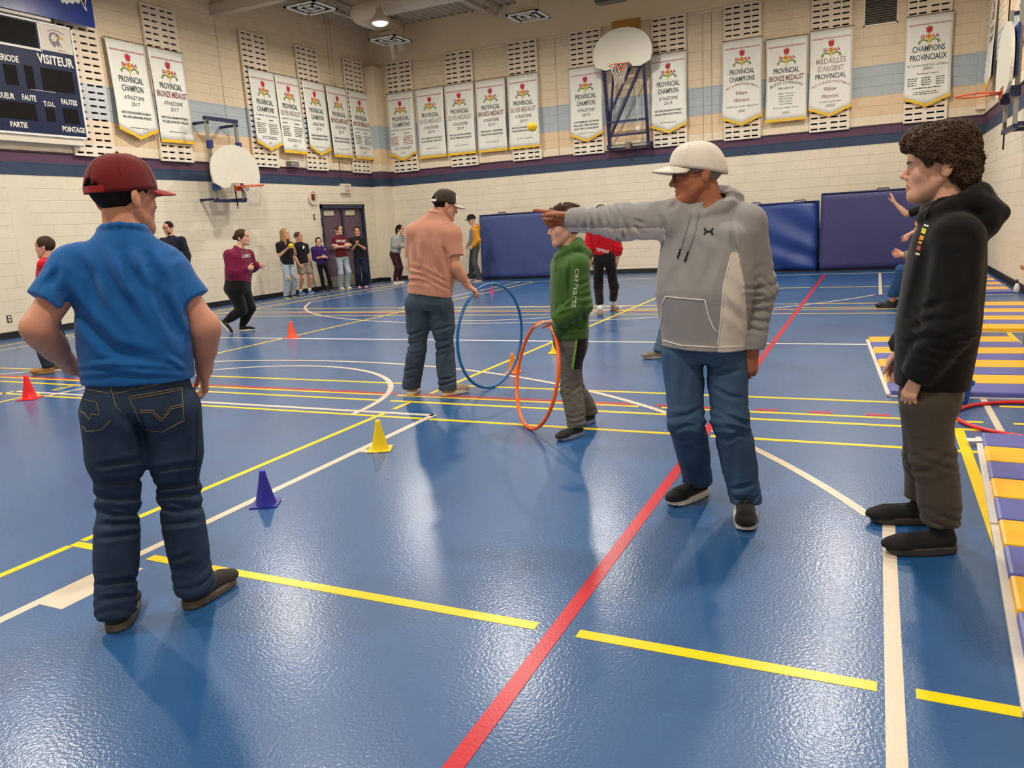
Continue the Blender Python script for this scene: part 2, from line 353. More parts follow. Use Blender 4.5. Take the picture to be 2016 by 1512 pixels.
# ceiling -----------------------------------------------------------------
deck = MB(); V = []; F = []; pitch = .2
nx = int((XR-XL)/pitch)+1; k = 0
prof = []
x = XL-.1
while x < XR+.2: prof += [(x, ZC+.06), (x+.07, ZC+.06), (x+.1, ZC), (x+.17, ZC)]; x += pitch
for px_, pz in prof: V += [(px_, YF-.1, pz), (px_, YB+.1, pz)]
F = [(2*i, 2*i+1, 2*i+3, 2*i+2) for i in range(len(prof)-1)]
deck.raw(V, F)
ceiling = tag(deck.build('ceiling', M_DECK, fix=False), kind='structure')
tag(MB().box2((XL-.3, YF-.3, ZC+.1), (XR+.3, YB+.3, ZC+.3)).build('roof_slab', M_DECK, ceiling), kind='structure')
def joist(x):
    b = MB(); zb, zt = 6.56, ZC-.02
    b.box2((x-.06, YF, zt-.05), (x+.06, YB, zt)); b.box2((x-.05, YF+.3, zb), (x+.05, YB-.25, zb+.045))
    y = YF+.3; up = True
    while y < YB-.7:
        b.bar((x, y, zb+.02 if up else zt-.03), (x, y+.6, zt-.03 if up else zb+.02), .028); y += .6; up = not up
    b.bar((x, YB-.25, zb+.02), (x, YB-.02, zt-.05), .03)
    return b.build('open_web_joist', M_DECK)
for i, x in enumerate((-11.85, -8.95, -6.1, -3.2, .4)):
    tag(joist(x), 'painted open web steel roof joist nearest the left wall' if i == 0 else 'painted open web steel roof joist under the corrugated deck', 'joist', 'roof joists' if i else None)
tag(MB().box2((XL+.01, 13.52, 6.10), (XR-.01, 13.72, 6.30)).box2((XL+.01, 13.59, 6.30), (XR-.01, 13.65, 6.55)).build('steel_girder', M_DECK), 'cream painted steel girder spanning the hall from the left wall', 'girder')
# round duct: runs along the hall's width, bends towards the corner
M_DUCT = mat('duct_paint', rgb(206, 194, 170), .5, .4, var=.02)
dr = empty('air_duct', (-5, 15.9, 6.12), label='large round cream air duct bending towards the back left corner', cat='duct')
def ch(o, par):
    o.parent = par; o.matrix_parent_inverse = Matrix.Translation(par.location).inverted(); return o
P = [(1.5, 15.9, 6.33), (-6, 15.9, 6.33), (-10.6, 15.9, 6.33)]+[(-10.6-.45*math.sin(t), 16.35-.45*math.cos(t), 6.33) for t in np.linspace(.2, math.pi/2, 6)]+[(-11.05, 17.1, 6.33), (-11.05, 17.5, 6.33)]
ch(MB().tube(P, .2, 20).build('duct_run', M_DUCT), dr)
for x in (-9.6, -8.0, -6.4, -4.8): ch(MB().tube([(x-.02, 15.9, 6.33), (x+.02, 15.9, 6.33)], .207, 20).build('duct_seam', M_DUCT), dr)
ch(MB().tube([(-11.6, 18.7, ZC-.03), (-11.6, 18.7, 6.3), (-11.55, 18.75, 6.05)], [.16, .16, .1], 14).build('drop_pipe', M_DUCT), dr)
ch(MB().bar((-11.05, 17.4, 6.45), (-11.9, 18.9, 5.95), .09).build('brace', M_DUCT), dr)
M_DARK = mat('dark_void', rgb(38, 34, 30), .8)
def diffuser(x, y, z, label, top=ZC-.02):
    r = empty('ceiling_diffuser', (x, y, z), label=label, cat='air vent', group='square air diffusers')
    b = MB(); s = .33
    b.box((x, y, z+.02), (s*2+.12, s*2+.12, .012)); fr = ch(b.build('backing_plate', M_DARK), r)
    b = MB()
    for (q, wd) in ((s+.03, .06), (s*.62, .045), (s*.28, .05)):
        for sx, sy in ((1, 0), (-1, 0), (0, 1), (0, -1)):
            b.box((x+sx*q, y+sy*q, z), (wd if sx else 2*q+wd, wd if sy else 2*q+wd, .02))
    b.box((x, y, z), (.2, .2, .02)); ch(b.build('vane', M_WHITE), r)
    ch(MB().box2((x-.2, y-.2, z+.03), (x+.2, y+.2, top)).build('neck', M_DUCT), r)
diffuser(-10.70, 13.74+.25, 5.97, 'square white air diffuser above the volleyball banners on the left wall')
diffuser(-10.92, 17.25, 5.95, 'square white air diffuser under the round duct by the corner', 6.12)
diffuser(-7.28, 17.34, 5.95, 'square white air diffuser hanging before the back wall bulkhead')
# high bay lamps
M_LENS = mat('lamp_glow', LAMP_COLOR, .5, emit=18)
def lamp(x, y, label, group):
    z = 5.9
    r = empty('high_bay_lamp', (x, y, z), label=label, cat='lamp', group=group)
    ch(MB().lathe((x, y, z), [(.17, 0), (.20, .005), (.21, .03), (.16, .12), (.08, .2), (.07, .3)], 24).build('housing', M_DUCT), r)
    ch(MB().lathe((x, y, z-.055), [(.05, 0), (.12, .012), (.155, .035), (.165, .06)], 24).build('lens', M_LENS), r)
    ch(MB().tube([(x, y, z+.3), (x, y, ZC)], .012, 6).build('stem', M_DUCT), r)
    ld = bpy.data.lights.new('lamp_light', 'AREA'); ld.shape = 'DISK'; ld.size = .32; ld.energy = LAMP_POWER; ld.color = LAMP_COLOR
    lo = bpy.data.objects.new('lamp_light', ld); COL.objects.link(lo); lo.location = (x, y, z-.075); ch(lo, r)
for (x, y) in LAMP_XY:
    if (x, y) == (-10.08, 15.57): lamp(x, y, 'lit round high bay lamp hanging beside the air duct', 'high bay lamps')
    else: lamp(x, y, 'round high bay lamp hanging over the court out of view', 'high bay lamps')
tag(MB().box((-4.62, 15.0, 5.40), (.55, .3, .16), bev=.02).box((-4.62, 15.0, 6.1), (.05, .05, 1.3)).build('ceiling_speaker', M_BLACK), 'black box hung under the ceiling at the top edge of the picture', 'speaker')

# double door ---------------------------------------------------------------
M_DOOR = mat('plum_door', rgb(98, 76, 90), .5, var=.03, vscale=3); M_FRAME = mat('door_frame_blue', rgb(40, 48, 66), .45); M_KICK = mat('kick_plate', rgb(150, 138, 124), .35, metal=.5)
door = tag(MB().box2((XL-.25, DY0, .0), (XL+.03, DY0+.06, DZ)).box2((XL-.25, DY1-.06, 0), (XL+.03, DY1, DZ)).box2((XL-.25, DY0, DZ-.11), (XL+.03, DY1, DZ)).box2((XL-.12, (DY0+DY1)/2-.03, 0), (XL-.02, (DY0+DY1)/2+.03, DZ-.1)).box2((XL-.25, DY0, -.01), (XL-.2, DY1, DZ)).build('door_1', M_FRAME), kind='structure')
for i, (a, b) in enumerate(((DY0+.065, (DY0+DY1)/2-.035), ((DY0+DY1)/2+.035, DY1-.065))):
    lf = MB().box2((XL-.11, a, .01), (XL-.06, b, DZ-.12)).build('door_leaf', M_DOOR, door)
    MB().box2((XL-.06, a+.01, .02), (XL-.055, b-.01, .30)).build('kick_plate', M_KICK, lf)
    MB().box2((XL-.06, a+.12, DZ-.29), (XL-.03, a+.52, DZ-.16)).build('door_closer', mat('closer_cream', rgb(200, 186, 164), .5), lf)
    MB().box2((XL-.06, a+.06, .96), (XL-.01, b-.06, 1.04), bev=.01).build('push_bar', mat('push_bar_dark', rgb(60, 44, 52), .4), lf)

# things fixed to the walls --------------------------------------------------
M_PRED = mat('sign_red', rgb(176, 30, 52), .5); M_CREAM = mat('cream_plastic', rgb(226, 216, 196), .45)
ex = empty('exit_sign', (XL+.02, 17.62, 2.46), label='small cream exit sign with red letters above the double door', cat='exit sign')
ch(MB().box2((XL, 17.42, 2.46), (XL+.09, 17.82, 2.71), bev=.012).build('case', M_CREAM), ex)
f = Flat((XL+.09, 17.62, 2.58), (0, 1, 0), (0, 0, 1), (1, 0, 0), .003); f.text(0, 'EXIT', .03, .02, .075, .2); f.text(0, 'SORTIE', .03, -.085, .075, .22)
for o in [mb.build('lettering', M_PRED) for mb in f.mb.values()]: ch(o, ex)
ch(MB().tube([(XL+.02, 17.50, 2.71), (XL+.02, 17.50, 3.3)], .006, 6).build('conduit', M_NAVY), ex)
ck = empty('wall_clock', (XL+.02, 16.25, 2.17), label='round caged wall clock with a red face left of the door', cat='clock')
ch(MB().prism([(.17*math.cos(t), .165*math.sin(t)) for t in np.linspace(0, 2*math.pi, 28)[:-1]], (XL, 16.24, 2.33), (0, 1, 0), (0, 0, 1), (1, 0, 0), .04).build('dial', mat('clock_pale', rgb(205, 196, 176), .4)), ck)
ch(MB().box((XL+.043, 16.24, 2.35), (.006, .13, .16)).build('display', mat('clock_red', rgb(120, 32, 32), .5)), ck)
ch(MB().tube([(XL+.06, 16.24+.18*math.cos(t), 2.33+.175*math.sin(t)) for t in np.linspace(0, 2*math.pi, 25)[:-1]], .008, 6, closed=True).build('guard', M_WHITE), ck)
sw = empty('wall_switch', (XL, 16.25, 1.8), label='small grey switch plate below the clock', cat='switch')
ch(MB().box2((XL, 16.21, 1.79), (XL+.01, 16.28, 1.93)).build('plate', mat('plate_grey', rgb(120, 108, 96), .4, metal=.5)), sw); ch(MB().box2((XL+.01, 16.235, 1.84), (XL+.022, 16.255, 1.88)).build('toggle', M_CREAM), sw)
ou = empty('power_outlet', (XL, 8.125, .27), label='brown double power outlet low on the left wall', cat='outlet')
ch(MB().box2((XL, 8.09, .265), (XL+.01, 8.165, .385)).build('plate', mat('plate_brown', rgb(84, 70, 62), .4)), ou)
for z in (.30, .352): ch(MB().box2((XL+.01, 8.108, z-.016), (XL+.014, 8.148, z+.016), bev=.003).build('socket', M_WHITE), ou)
bx = empty('caged_wall_unit', (XL, 15.65, 3.06), label='grey unit in a wire cage on the ledge under a banner', cat='wall unit')
ch(MB().box2((XL, 15.40, 3.07), (XL+.16, 15.70, 3.19), bev=.015).build('case', mat('unit_grey', rgb(120, 116, 108), .5)), bx)
ch(MB().box2((XL, 15.70, 3.07), (XL+.12, 15.78, 3.2), bev=.01).build('lamp_head', M_WHITE), bx)
g = MB()
for y in np.linspace(15.36, 15.98, 8): g.tube([(XL, y, 3.06), (XL+.2, y, 3.06), (XL+.2, y, 3.24), (XL, y, 3.24)], .004, 5)
for z in (3.06, 3.12, 3.18, 3.24): g.tube([(XL+.2, 15.36, z), (XL+.2, 15.98, z)], .004, 5)
ch(g.build('cage', M_WHITE), bx)
vt = empty('wall_vent', (-.07, YB, 5.12), label='dark louvred wall vent between the two right banners', cat='air vent')
ch(MB().box2((-.40, YB-.012, 5.09), (-.37, YB, 5.72)).box2((.24, YB-.012, 5.09), (.27, YB, 5.72)).box2((-.40, YB-.012, 5.09), (.27, YB, 5.12)).box2((-.40, YB-.012, 5.70), (.27, YB, 5.73)).build('frame', M_CREAM), vt)
ch(MB().box2((-.37, YB-.004, 5.12), (.24, YB, 5.70)).build('backing', M_DARK), vt)
for z in np.arange(5.15, 5.7, .048): ch(MB().box((-.065, YB-.008, z), (.61, .012, .02)).build('louvre', mat('vent_bronze', rgb(92, 82, 66), .5)), vt)
sp = tag(MB().box2((-7.3, YB-.03, 1.44), (-4.6, YB, 1.50)).build('hanging_rail', M_BLACK), 'long dark mounting rail on the wall behind the girl in red', 'rail')
wp = tag(MB().box2((-5.95, YB-.08, 5.80), (-5.25, YB-.05, 6.03)).build('backing_board', mat('plywood', rgb(176, 128, 62), .6, var=.1)), 'plywood backing board above the folded basketball backboard', 'board')

# slotted acoustic panels -----------------------------------------------------
M_PANEL = mat('panel_white', rgb(232, 222, 204), .5, var=.02); M_SLOT = mat('slot_black', rgb(7, 6, 6), .95, .05)
PANEL_CACHE = {}
def panel(name, o, u, n, wd, z0, z1, label, band=True):
    o = np.array(o, float); u = np.array(u, float); n = np.array(n, float); d = .05
    key = (round(z1-z0, 3), round(wd, 3))
    o = o+n*.025
    r = empty('slotted_panel', tuple(o+np.array([0, 0, z0])), label=label, cat='wall panel', group='slotted acoustic wall panels')
    rows = int(round((z1-z0)/.1195)); ph = (z1-z0)/rows; sh = .035
    cx = [wd*q for q in (.125, .345, .625, .845)]; sw_ = wd*.175
    if key not in PANEL_CACHE:
        b = MB()
        def bb(x0, x1, y0, y1): b.box(((x0+x1)/2-wd/2, (y0+y1)/2, d/2), (x1-x0, y1-y0, d))
        for j in range(rows):
            y = j*ph+ph/2; bb(0, wd, j*ph, y-sh/2) ; bb(0, wd, y+sh/2, (j+1)*ph); xs = 0
            for c in cx: bb(xs, c-sw_/2, y-sh/2, y+sh/2); xs = c+sw_/2
            bb(xs, wd, y-sh/2, y+sh/2)
        PANEL_CACHE[key] = (b.mesh('face_board'), MB().box((0, (z1-z0)/2, .008), (wd-.02, z1-z0-.02, .006)).mesh('absorber'))
        PANEL_CACHE[key][0].materials.append(M_PANELB); PANEL_CACHE[key][1].materials.append(M_SLOT)
    Mx = Matrix((tuple(u), (0, 0, 1), tuple(n))).transposed().to_4x4()
    for nm, me in zip(('face_board', 'absorber'), PANEL_CACHE[key]):
        q = bpy.data.objects.new(nm, me); COL.objects.link(q); q.parent = r; q.matrix_local = Mx
def panel_mat():
    m = M_WALL.copy(); m.name = 'panel_paint'; N = m.node_tree.nodes
    for nd in N:
        if nd.type == 'VALTORGB':
            e = nd.color_ramp.elements; cols = [rgb(236, 226, 208)]*4+[rgb(236, 216, 188), rgb(200, 204, 205), rgb(236, 218, 192)]
            for q, c in zip(e, cols): q.color = (*c, 1)
    return m
M_PANELB = panel_mat()
ZP0, ZP1 = 3.02, 5.95
for y, z1, lb in ((10.2, 5.62, 'slotted white acoustic panel beside the scoreboard'), (12.07, 5.95, 'slotted white acoustic panel behind the 2017 bronze banner'), (14.67, 5.95, 'slotted white acoustic panel above the left basketball backboard'), (16.54, 5.95, 'slotted white acoustic panel behind the 2018 champion banner'), (18.45, 5.95, 'slotted white acoustic panel nearest the corner on the left wall')):
    panel('p', (XL, y, 0), (0, 1, 0), (1, 0, 0), .82, ZP0, z1, lb)
for x, lb in ((-12.07, 'slotted white acoustic panel nearest the corner on the back wall'), (-10.2, 'slotted white acoustic panel behind the 2019 discus banner'), (-8.35, 'slotted white acoustic panel with the yellow ball passing in front'), (-6.65, 'slotted white acoustic panel left of the folded backboard'), (-4.58, 'slotted white acoustic panel right of the folded backboard'), (-2.9, 'slotted white acoustic panel behind the 2021 football banner'), (-1.03, 'slotted white acoustic panel behind the grey lettered silver football banner'), (.85, 'slotted white acoustic panel above the curly haired boy')):
    panel('p', (x, YB, 0), (1, 0, 0), (0, -1, 0), .82, ZP0, ZP1, lb)
for y, z0, lb in ((18.85, 3.66, 'slotted acoustic panel on the right wall near the corner'), (17.0, 3.8, 'slotted acoustic panel on the right wall behind its narrow banner'), (14.6, 3.66, 'slotted acoustic panel on the right wall above the hoop')):
    panel('p', (XR, y, 0), (0, -1, 0), (-1, 0, 0), .82, z0, z0+2.31, lb)
# ================================================================== banners
M_CLOTH = mat('banner_satin', rgb(234, 233, 222), .38, .5, bump=.05, bscale=30); M_FRINGE = mat('banner_yellow', rgb(236, 190, 30), .5)
BM = {'k': mat('ink_black', rgb(34, 40, 40), .6), 'g': mat('ink_green', rgb(38, 58, 52), .6), 'r': mat('ink_red', rgb(190, 40, 52), .6), 's': mat('ink_silver', rgb(160, 148, 138), .6), 'b': mat('ink_bronze', rgb(128, 48, 44), .6), 'y': mat('ink_yellow', rgb(230, 190, 30), .6), 'o': mat('ink_olive', rgb(120, 140, 50), .6), 'd': mat('ink_grey', rgb(110, 106, 104), .6), 'w': mat('ink_wine', rgb(150, 50, 66), .6)}
BN = {'k': 'black_lettering', 'g': 'title_lettering', 'r': 'red_lettering', 's': 'silver_lettering', 'b': 'bronze_lettering', 'y': 'torch_bowl', 'o': 'ribbon', 'd': 'small_lettering', 'w': 'wine_lettering'}
def dashes(f, key, x0, x1, y, h, seed):
    rr = random.Random(seed); x = x0
    while x < x1-.01:
        l = min(x1-x, rr.uniform(.03, .07)); f.rect(key, x, y, x+l, y+h); x += l+.014
def banner(o, u, n, wd, zt, zb, pointed, lines, label, seed, lean=.10):
    """o: top centre on the wall"""
    o = np.array(o, float); u = np.array(u, float); n = np.array(n, float); Hh = zt-zb; rr = random.Random(seed)
    p1, p2, p3 = [rr.uniform(0, 6) for _ in range(3)]
    def hf(x, y):
        t = -np.asarray(y)/Hh; x = np.asarray(x)
        return .095+lean*t*.5+.012*np.sin(x*9+p1+t*2)*t+.006*np.sin(x*23+p2)*t+.010*np.sin(t*5+p3)*t
    r = empty('banner', tuple(o+np.array([0, 0, zb])), label=label, cat='banner', group='white championship banners')
    r0 = np.array(r.location); oo = o+np.array([0, 0, zt])-r0
    nxs, nys = 13, 17; V = []; F = []
    for j in range(nys):
        for i in range(nxs):
            x = -wd/2+wd*i/(nxs-1); t = j/(nys-1); low = (.17*(1-abs(2*x/wd)) if pointed else 0.0)
            base = Hh-(.17 if pointed else 0); y = -t*(base+low)
            x2 = x*(1-.03*math.sin(t*math.pi))
            V.append(oo+u*x2+np.array([0, 0, y])+n*float(hf(x2, y)))
    for j in range(nys-1):
        for i in range(nxs-1): a = j*nxs+i; F.append((a, a+nxs, a+nxs+1, a+1))
    me = MB().raw(V, F, True).build('cloth', M_CLOTH, r, fix=False); md = me.modifiers.new('s', 'SOLIDIFY'); md.thickness = .003; md.offset = -1
    E = [np.array(V[(nys-1)*nxs+i]) for i in range(nxs)]
    fr = MB(); FV = []
    for p in E: FV += [p+n*.006+np.array([0, 0, .012]), p+n*.006-np.array([0, 0, .045]), p-n*.004-np.array([0, 0, .045]), p-n*.004+np.array([0, 0, .012])]
    FF = []
    for i in range(nxs-1):
        for k in range(4): FF.append((4*i+k, 4*i+(k+1) % 4, 4*i+4+(k+1) % 4, 4*i+4+k))
    fr.raw(FV, FF).build('fringe', M_FRINGE, r)
    MB().tube([tuple(oo+u*(-wd/2-.004)+n*.09), tuple(oo+u*(wd/2+.004)+n*.09)], .012, 8).build('hanging_rod', mat('rod_wood', rgb(120, 92, 66), .5), r)
    for q in ((-1, 1) if seed in (1, 4, 6, 9, 11, 16) else ()): MB().tube([tuple(oo+u*q*(wd/2-.01)), tuple(oo+u*q*(wd/2-.01)+n*.09)], .006, 6).build('wall_hook', MATS['rod_wood'], r)
    f = Flat(oo, u, (0, 0, 1), n, .006, hf); k = wd/.87
    f.text('r', 'SASKATCHEWAN HIGH SCHOOLS ATHLETIC ASSOCIATION', 0, -.20, .030, .76*k, bold=.02)
    # torch emblem
    fl = [(x*1.25, -.40+(y+.40)*1.25) for x, y in [(-.035, -.36), (-.05, -.31), (-.045, -.27), (-.028, -.29), (-.02, -.245), (-.004, -.285), (.012, -.25), (.018, -.29), (.04, -.262), (.047, -.31), (.035, -.36), (.012, -.372), (-.012, -.372)]]
    f.poly('r', fl)
    f.text('r', 'SH', -.100, -.465, .075, .125, bold=.02); f.text('r', 'AA', .112, -.465, .075, .15, bold=.02)
    f.poly('y', [(-.036, -.385), (.036, -.385), (.048, -.46), (.016, -.51), (.005, -.63), (-.005, -.63), (-.016, -.51), (-.048, -.46)])
    f.off = .0075; f.text('r', 'S', 0, -.465, .075, .052, bold=.02); f.off = .006
    for s in (-1, 1):
        pts = [(s*(.02+.17*t), -.515+.042*math.sin(t*3.2)) for t in np.linspace(0, 1, 8)]
        f.poly('o', pts+[(x, y-.034) for x, y in reversed(pts)])
        f.poly('o', [(s*.178+.026*math.cos(q), -.542+.032*math.sin(q)) for q in np.linspace(0, 2*math.pi, 9)[:-1]])
    f.each = True
    for L_ in lines:
        f.n_ += 1
        if L_[0] == 'dash':
            _, key, x0, x1, y, h, cnt, dy = L_
            for q in range(cnt): dashes(f, key, x0, x1-rr.uniform(0, .06), y-q*dy, h, seed*100+q+int(1000*x0))
        else:
            key, t, y, h, wdt = L_[:5]; kw = L_[5] if len(L_) > 5 else {}
            f.text(key, t, 0, y, h, wdt, **kw)
    f.build(r, BM, BN)
    return r
PR = ('g', 'PROVINCIAL', -.75, .115, .54, {'bold': .012})
def title(kind):
    return {'champ': ('g', 'CHAMPION', -.91, .115, .48, {'bold': .012}), 'champs': ('g', 'CHAMPIONS', -.91, .115, .56, {'bold': .012}), 'silver': ('s', 'SILVER MEDALIST', -.91, .115, .70, {'bold': .012}), 'bronze': ('b', 'BRONZE MEDALIST', -.91, .115, .74, {'bold': .012})}[kind]
def athl(kind, yr, l1, l2, l3=None, low=None):
    L_ = [PR, title(kind), ('k', 'ATHLÉTISME', -1.06, .075, .46, {'shear': .15}), ('k', yr, -1.17, .07, .2, {'shear': .1})]
    L_ += [('k', l1, -1.32, .042, .66, {'bold': .025}), ('k', l2, -1.40, .042, .64, {'bold': .025})]
    if l3: L_ += [('k', l3, -1.48, .042, .64, {'bold': .025})]
    L_ += [('dash', 'd', -.2, .24, -1.58, .014, 1, .03)]
    return L_
def volley(kind, sub, yr, key='k'):
    return [PR, title(kind), ('k', sub, -1.01, .04, .72), ('dash', 'k', -.34, -.16, -1.1, .02, 1, .03), ('dash', 'k', .08, .26, -1.1, .02, 1, .03), ('dash', key, -.36, -.08, -1.18, .016, 6, .042), ('dash', key, .04, .36, -1.18, .016, 6, .042), ('dash', 'k', -.26, .3, -1.47, .014, 2, .04), ('d', yr, -1.63, .05, .13)]
UL, NL, UB, NB = (0, 1, 0), (1, 0, 0), (1, 0, 0), (0, -1, 0)
K = 'NICOLE KRAMCHYNSKY'
def bl(y, wd, pt, L_, lb, s): banner((XL, y, 0), UL, NL, wd, 5.16, 3.42, pt, L_, lb, s)
def bb_(x, wd, pt, L_, lb, s, zt=5.14): banner((x, YB, 0), UB, NB, wd, zt, 3.36, pt, L_, lb, s)
bl(11.16, .87, True, athl('champ', '2017', K, 'FILLES JUNIORS POIDS'), 'pointed white 2017 champion athletics banner beside the scoreboard', 1)
bl(12.09, .87, False, athl('bronze', '2017', K, 'FILLES JUNIORS DISQUE'), 'square ended white 2017 bronze athletics banner on the left wall', 2)
bl(14.78, .85, True, volley('champs', 'A GIRLS VOLLEYBALL', '2017'), 'pointed white girls volleyball champions banner above the left backboard', 3)
bl(15.65, .85, False, volley('silver', 'A BOYS VOLLEYBALL', '2017'), 'square ended white silver boys volleyball banner on the left wall', 4)
bl(16.63, .87, True, athl('champ', '2018', K, 'FILLES SENIORS POIDS'), 'pointed white 2018 champion athletics banner over the door', 5)
bl(17.56, .87, False, athl('bronze', '2018', 'CLAIRE VACHON BELLEVUE', 'FILLES JUNIORS RELAIS'), 'square ended white 2018 bronze athletics banner over the door', 6)
bl(18.53, .87, False, volley('bronze', 'A BOYS VOLLEYBALL', '2018'), 'white bronze boys volleyball banner nearest the corner on the left wall', 7)
bb_(-12.09, .85, True, volley('champs', 'AAA GIRLS VOLLEYBALL', '2018', 'w'), 'pointed white AAA girls volleyball banner nearest the corner on the back wall', 8)
bb_(-11.14, .87, False, athl('silver', '2019', 'CATHERINE VACHON', 'FILLES SENIORS TRIPLE SAUT'), 'white 2019 silver triple jump banner second from the corner', 9)
bb_(-10.23, .87, False, athl('silver', '2019', K, 'FILLES SENIORS DISQUE'), 'white 2019 silver discus banner third from the corner', 10)
bb_(-9.30, .87, False, athl('bronze', '2019', 'TRAVIS TESSIER', 'GARÇONS JUNIORS POIDS'), 'white 2019 bronze boys shot put banner on the back wall', 11)
bb_(-8.37, .87, False, athl('silver', '2019', K, 'FILLES SENIORS JAVELOT'), 'white 2019 silver banner with the yellow ball in front of it', 12)
bb_(-6.67, .87, True, athl('champ', '2019', 'CATHERINE VACHON', 'FILLES SENIORS', 'SAUT EN LONGUEUR'), 'pointed white 2019 long jump banner left of the folded backboard', 13, 5.10)
bb_(-4.60, .88, True, athl('champ', '2019', K, 'FILLES SENIORS POIDS'), 'pointed white 2019 champion banner right of the folded backboard', 14)
WW = lambda y: [('w', 'Wakaw', y, .085, .26, {'shear': .35}), ('w', 'Warriors', y-.155, .085, .34, {'shear': .35})]
bb_(-2.90, .88, True, [PR, title('champs'), ('w', '"AA" 6 MAN FOOTBALL', -1.09, .05, .74, {'arc': .10})]+WW(-1.20)+[('k', 'RYDER CHICOINE - BELLEVUE', -1.47, .028, .70), ('k', '2021', -1.58, .05, .17, {'shear': .3})], 'pointed white 2021 six man football champions banner', 15, 5.20)
bb_(-1.94, .88, False, [PR, title('bronze'), ('k', 'BOYS CURLING', -1.06, .062, .68, {'arc': .08}), ('k', 'BELLEVUE', -1.09, .04, .32)]+[('k', t, -1.20-.055*i, .03, wd) for i, (t, wd) in enumerate((('Ryder Chicoine', .33), ('Logan Vannes', .31), ('Billy Georget', .28), ('Ryan Tessier', .27), ('Jared Tessier', .28)))]+[('k', 'Entraineur: Roger Tessier', -1.50, .026, .54), ('d', '2022', -1.62, .045, .15)], 'square ended white 2022 boys curling bronze banner', 16, 5.10)
bb_(-1.02, .88, True, [('s', 'MEDAILLÉS', -.71, .115, .60, {'bold': .012}), ('s', "D'ARGENT", -.87, .115, .52, {'bold': .012}), ('g', 'PROVINCIAL', -1.02, .105, .62, {'bold': .012}), ('w', '"AA" 6-ASIDE FOOTBALL', -1.22, .05, .80, {'arc': .11})]+WW(-1.27)+[('k', 'RYDER CHICOINE', -1.52, .028, .44), ('k', '2022', -1.61, .05, .19, {'shear': .3})], 'pointed white silver football banner with grey French title', 17)
bb_(.86, .88, True, [('g', 'CHAMPIONS', -.72, .12, .60, {'bold': .012}), ('g', 'PROVINCIAUX', -.89, .12, .68, {'bold': .012}), ('k', '"A" GARÇONS VOLLEYBALL', -1.01, .04, .78), ('k', '2022', -1.08, .05, .19, {'shear': .3}), ('k', 'Bellevue Valois', -1.17, .034, .40)]+[('dash', 'k', x, x+.2, -1.25, .016, 4, .045) for x in (-.37, -.11, .16)]+[('dash', 'k', -.27, .3, -1.45, .016, 1, .05), ('dash', 'k', -.26, .22, -1.53, .014, 2, .04)], 'pointed white French volleyball champions banner above the curly haired boy', 18)
banner((XR, 17.9, 0), (0, -1, 0), (-1, 0, 0), .9, 5.14, 3.36, True, [PR, title('champs')], 'white banner seen edge on along the right wall', 19)

# ================================================================== scoreboard (left wall)
M_SB = mat('scoreboard_blue', rgb(16, 30, 66), .5, .3, var=.04, vscale=2); M_LED = mat('led_black', rgb(12, 9, 8), .6, .15); M_SIGNB = mat('sign_blue', rgb(26, 52, 128), .3, .5, var=.25, vscale=1.6)
SX = -12.80
sb = empty('scoreboard', (SX, 8.7, 3.3), label='large dark blue scoreboard with white French lettering on the left wall', cat='scoreboard')
ch(MB().box2((XL+.09, 6.9, 3.32), (SX-.005, 9.98, 5.13), bev=.01).build('case', M_SB), sb)
b = MB()
for a, c in (((6.86, 3.29), (10.0, 3.325)), ((6.86, 5.12), (10.0, 5.15)), ((9.965, 3.29), (10.0, 5.15)), ((6.86, 4.665), (9.38, 4.70)), ((9.36, 4.67), (9.39, 5.13))): b.box2((SX-.01, a[0], a[1]), (SX+.012, c[0], c[1]))
ch(b.build('border', M_WHITE), sb)
for a in ((8.67, 4.06, 8.88, 4.37), (9.02, 4.03, 9.16, 4.40), (9.30, 4.05, 9.88, 4.41), (8.30, 3.53, 9.10, 3.80), (9.27, 3.54, 9.43, 3.76), (9.59, 3.54, 9.87, 3.79), (7.6, 4.72, 9.33, 5.10), (7.2, 4.05, 8.4, 4.4)):
    ch(MB().box2((SX-.006, a[0], a[1]), (SX+.001, a[2], a[3])).build('display_window', M_LED), sb)
f = Flat((SX, 0, 0), (0, 1, 0), (0, 0, 1), (1, 0, 0), .002)
for t, x0, x1, z, h in (('VISITEUR', 9.27, 9.93, 4.485, .145), ('PÉRIODE', 8.56, 8.94, 4.425, .10), ('JOUEUR', 8.46, 8.76, 3.835, .09), ('FAUTE', 8.89, 9.13, 3.845, .09), ('T.O.L.', 9.25, 9.46, 3.79, .075), ('FAUTES', 9.58, 9.88, 3.855, .085), ('PARTIE', 8.61, 8.90, 3.40, .085), ('POINTAGE', 9.52, 9.95, 3.40, .088)):
    f.each = True; f.n_ += 1; f.text('w', t, (x0+x1)/2, z, h, x1-x0, bold=.03)
f.each = False; f.rect('w', 9.05, 4.025, 9.5, 4.031); f.rect('p', 9.40, 4.70, 9.96, 5.12)
f.off = .004
f.text('k', 'Les Prédateurs', 9.68, 5.0, .03, .30, arc=.04); f.text('k', 'Bellevue', 9.76, 4.725, .022, .14)
hd = [(9.60, 4.79), (9.55, 4.86), (9.545, 4.94), (9.58, 5.00), (9.65, 5.02), (9.72, 5.0), (9.76, 4.965), (9.75, 4.93), (9.72, 4.91), (9.73, 4.86), (9.77, 4.78), (9.71, 4.82), (9.68, 4.78), (9.66, 4.82), (9.63, 4.77)]
f.poly('d', hd); f.off = .005
f.poly('p', [(9.60, 4.86), (9.58, 4.93), (9.62, 4.985), (9.67, 4.985), (9.70, 4.95), (9.68, 4.90), (9.66, 4.86), (9.64, 4.88)])
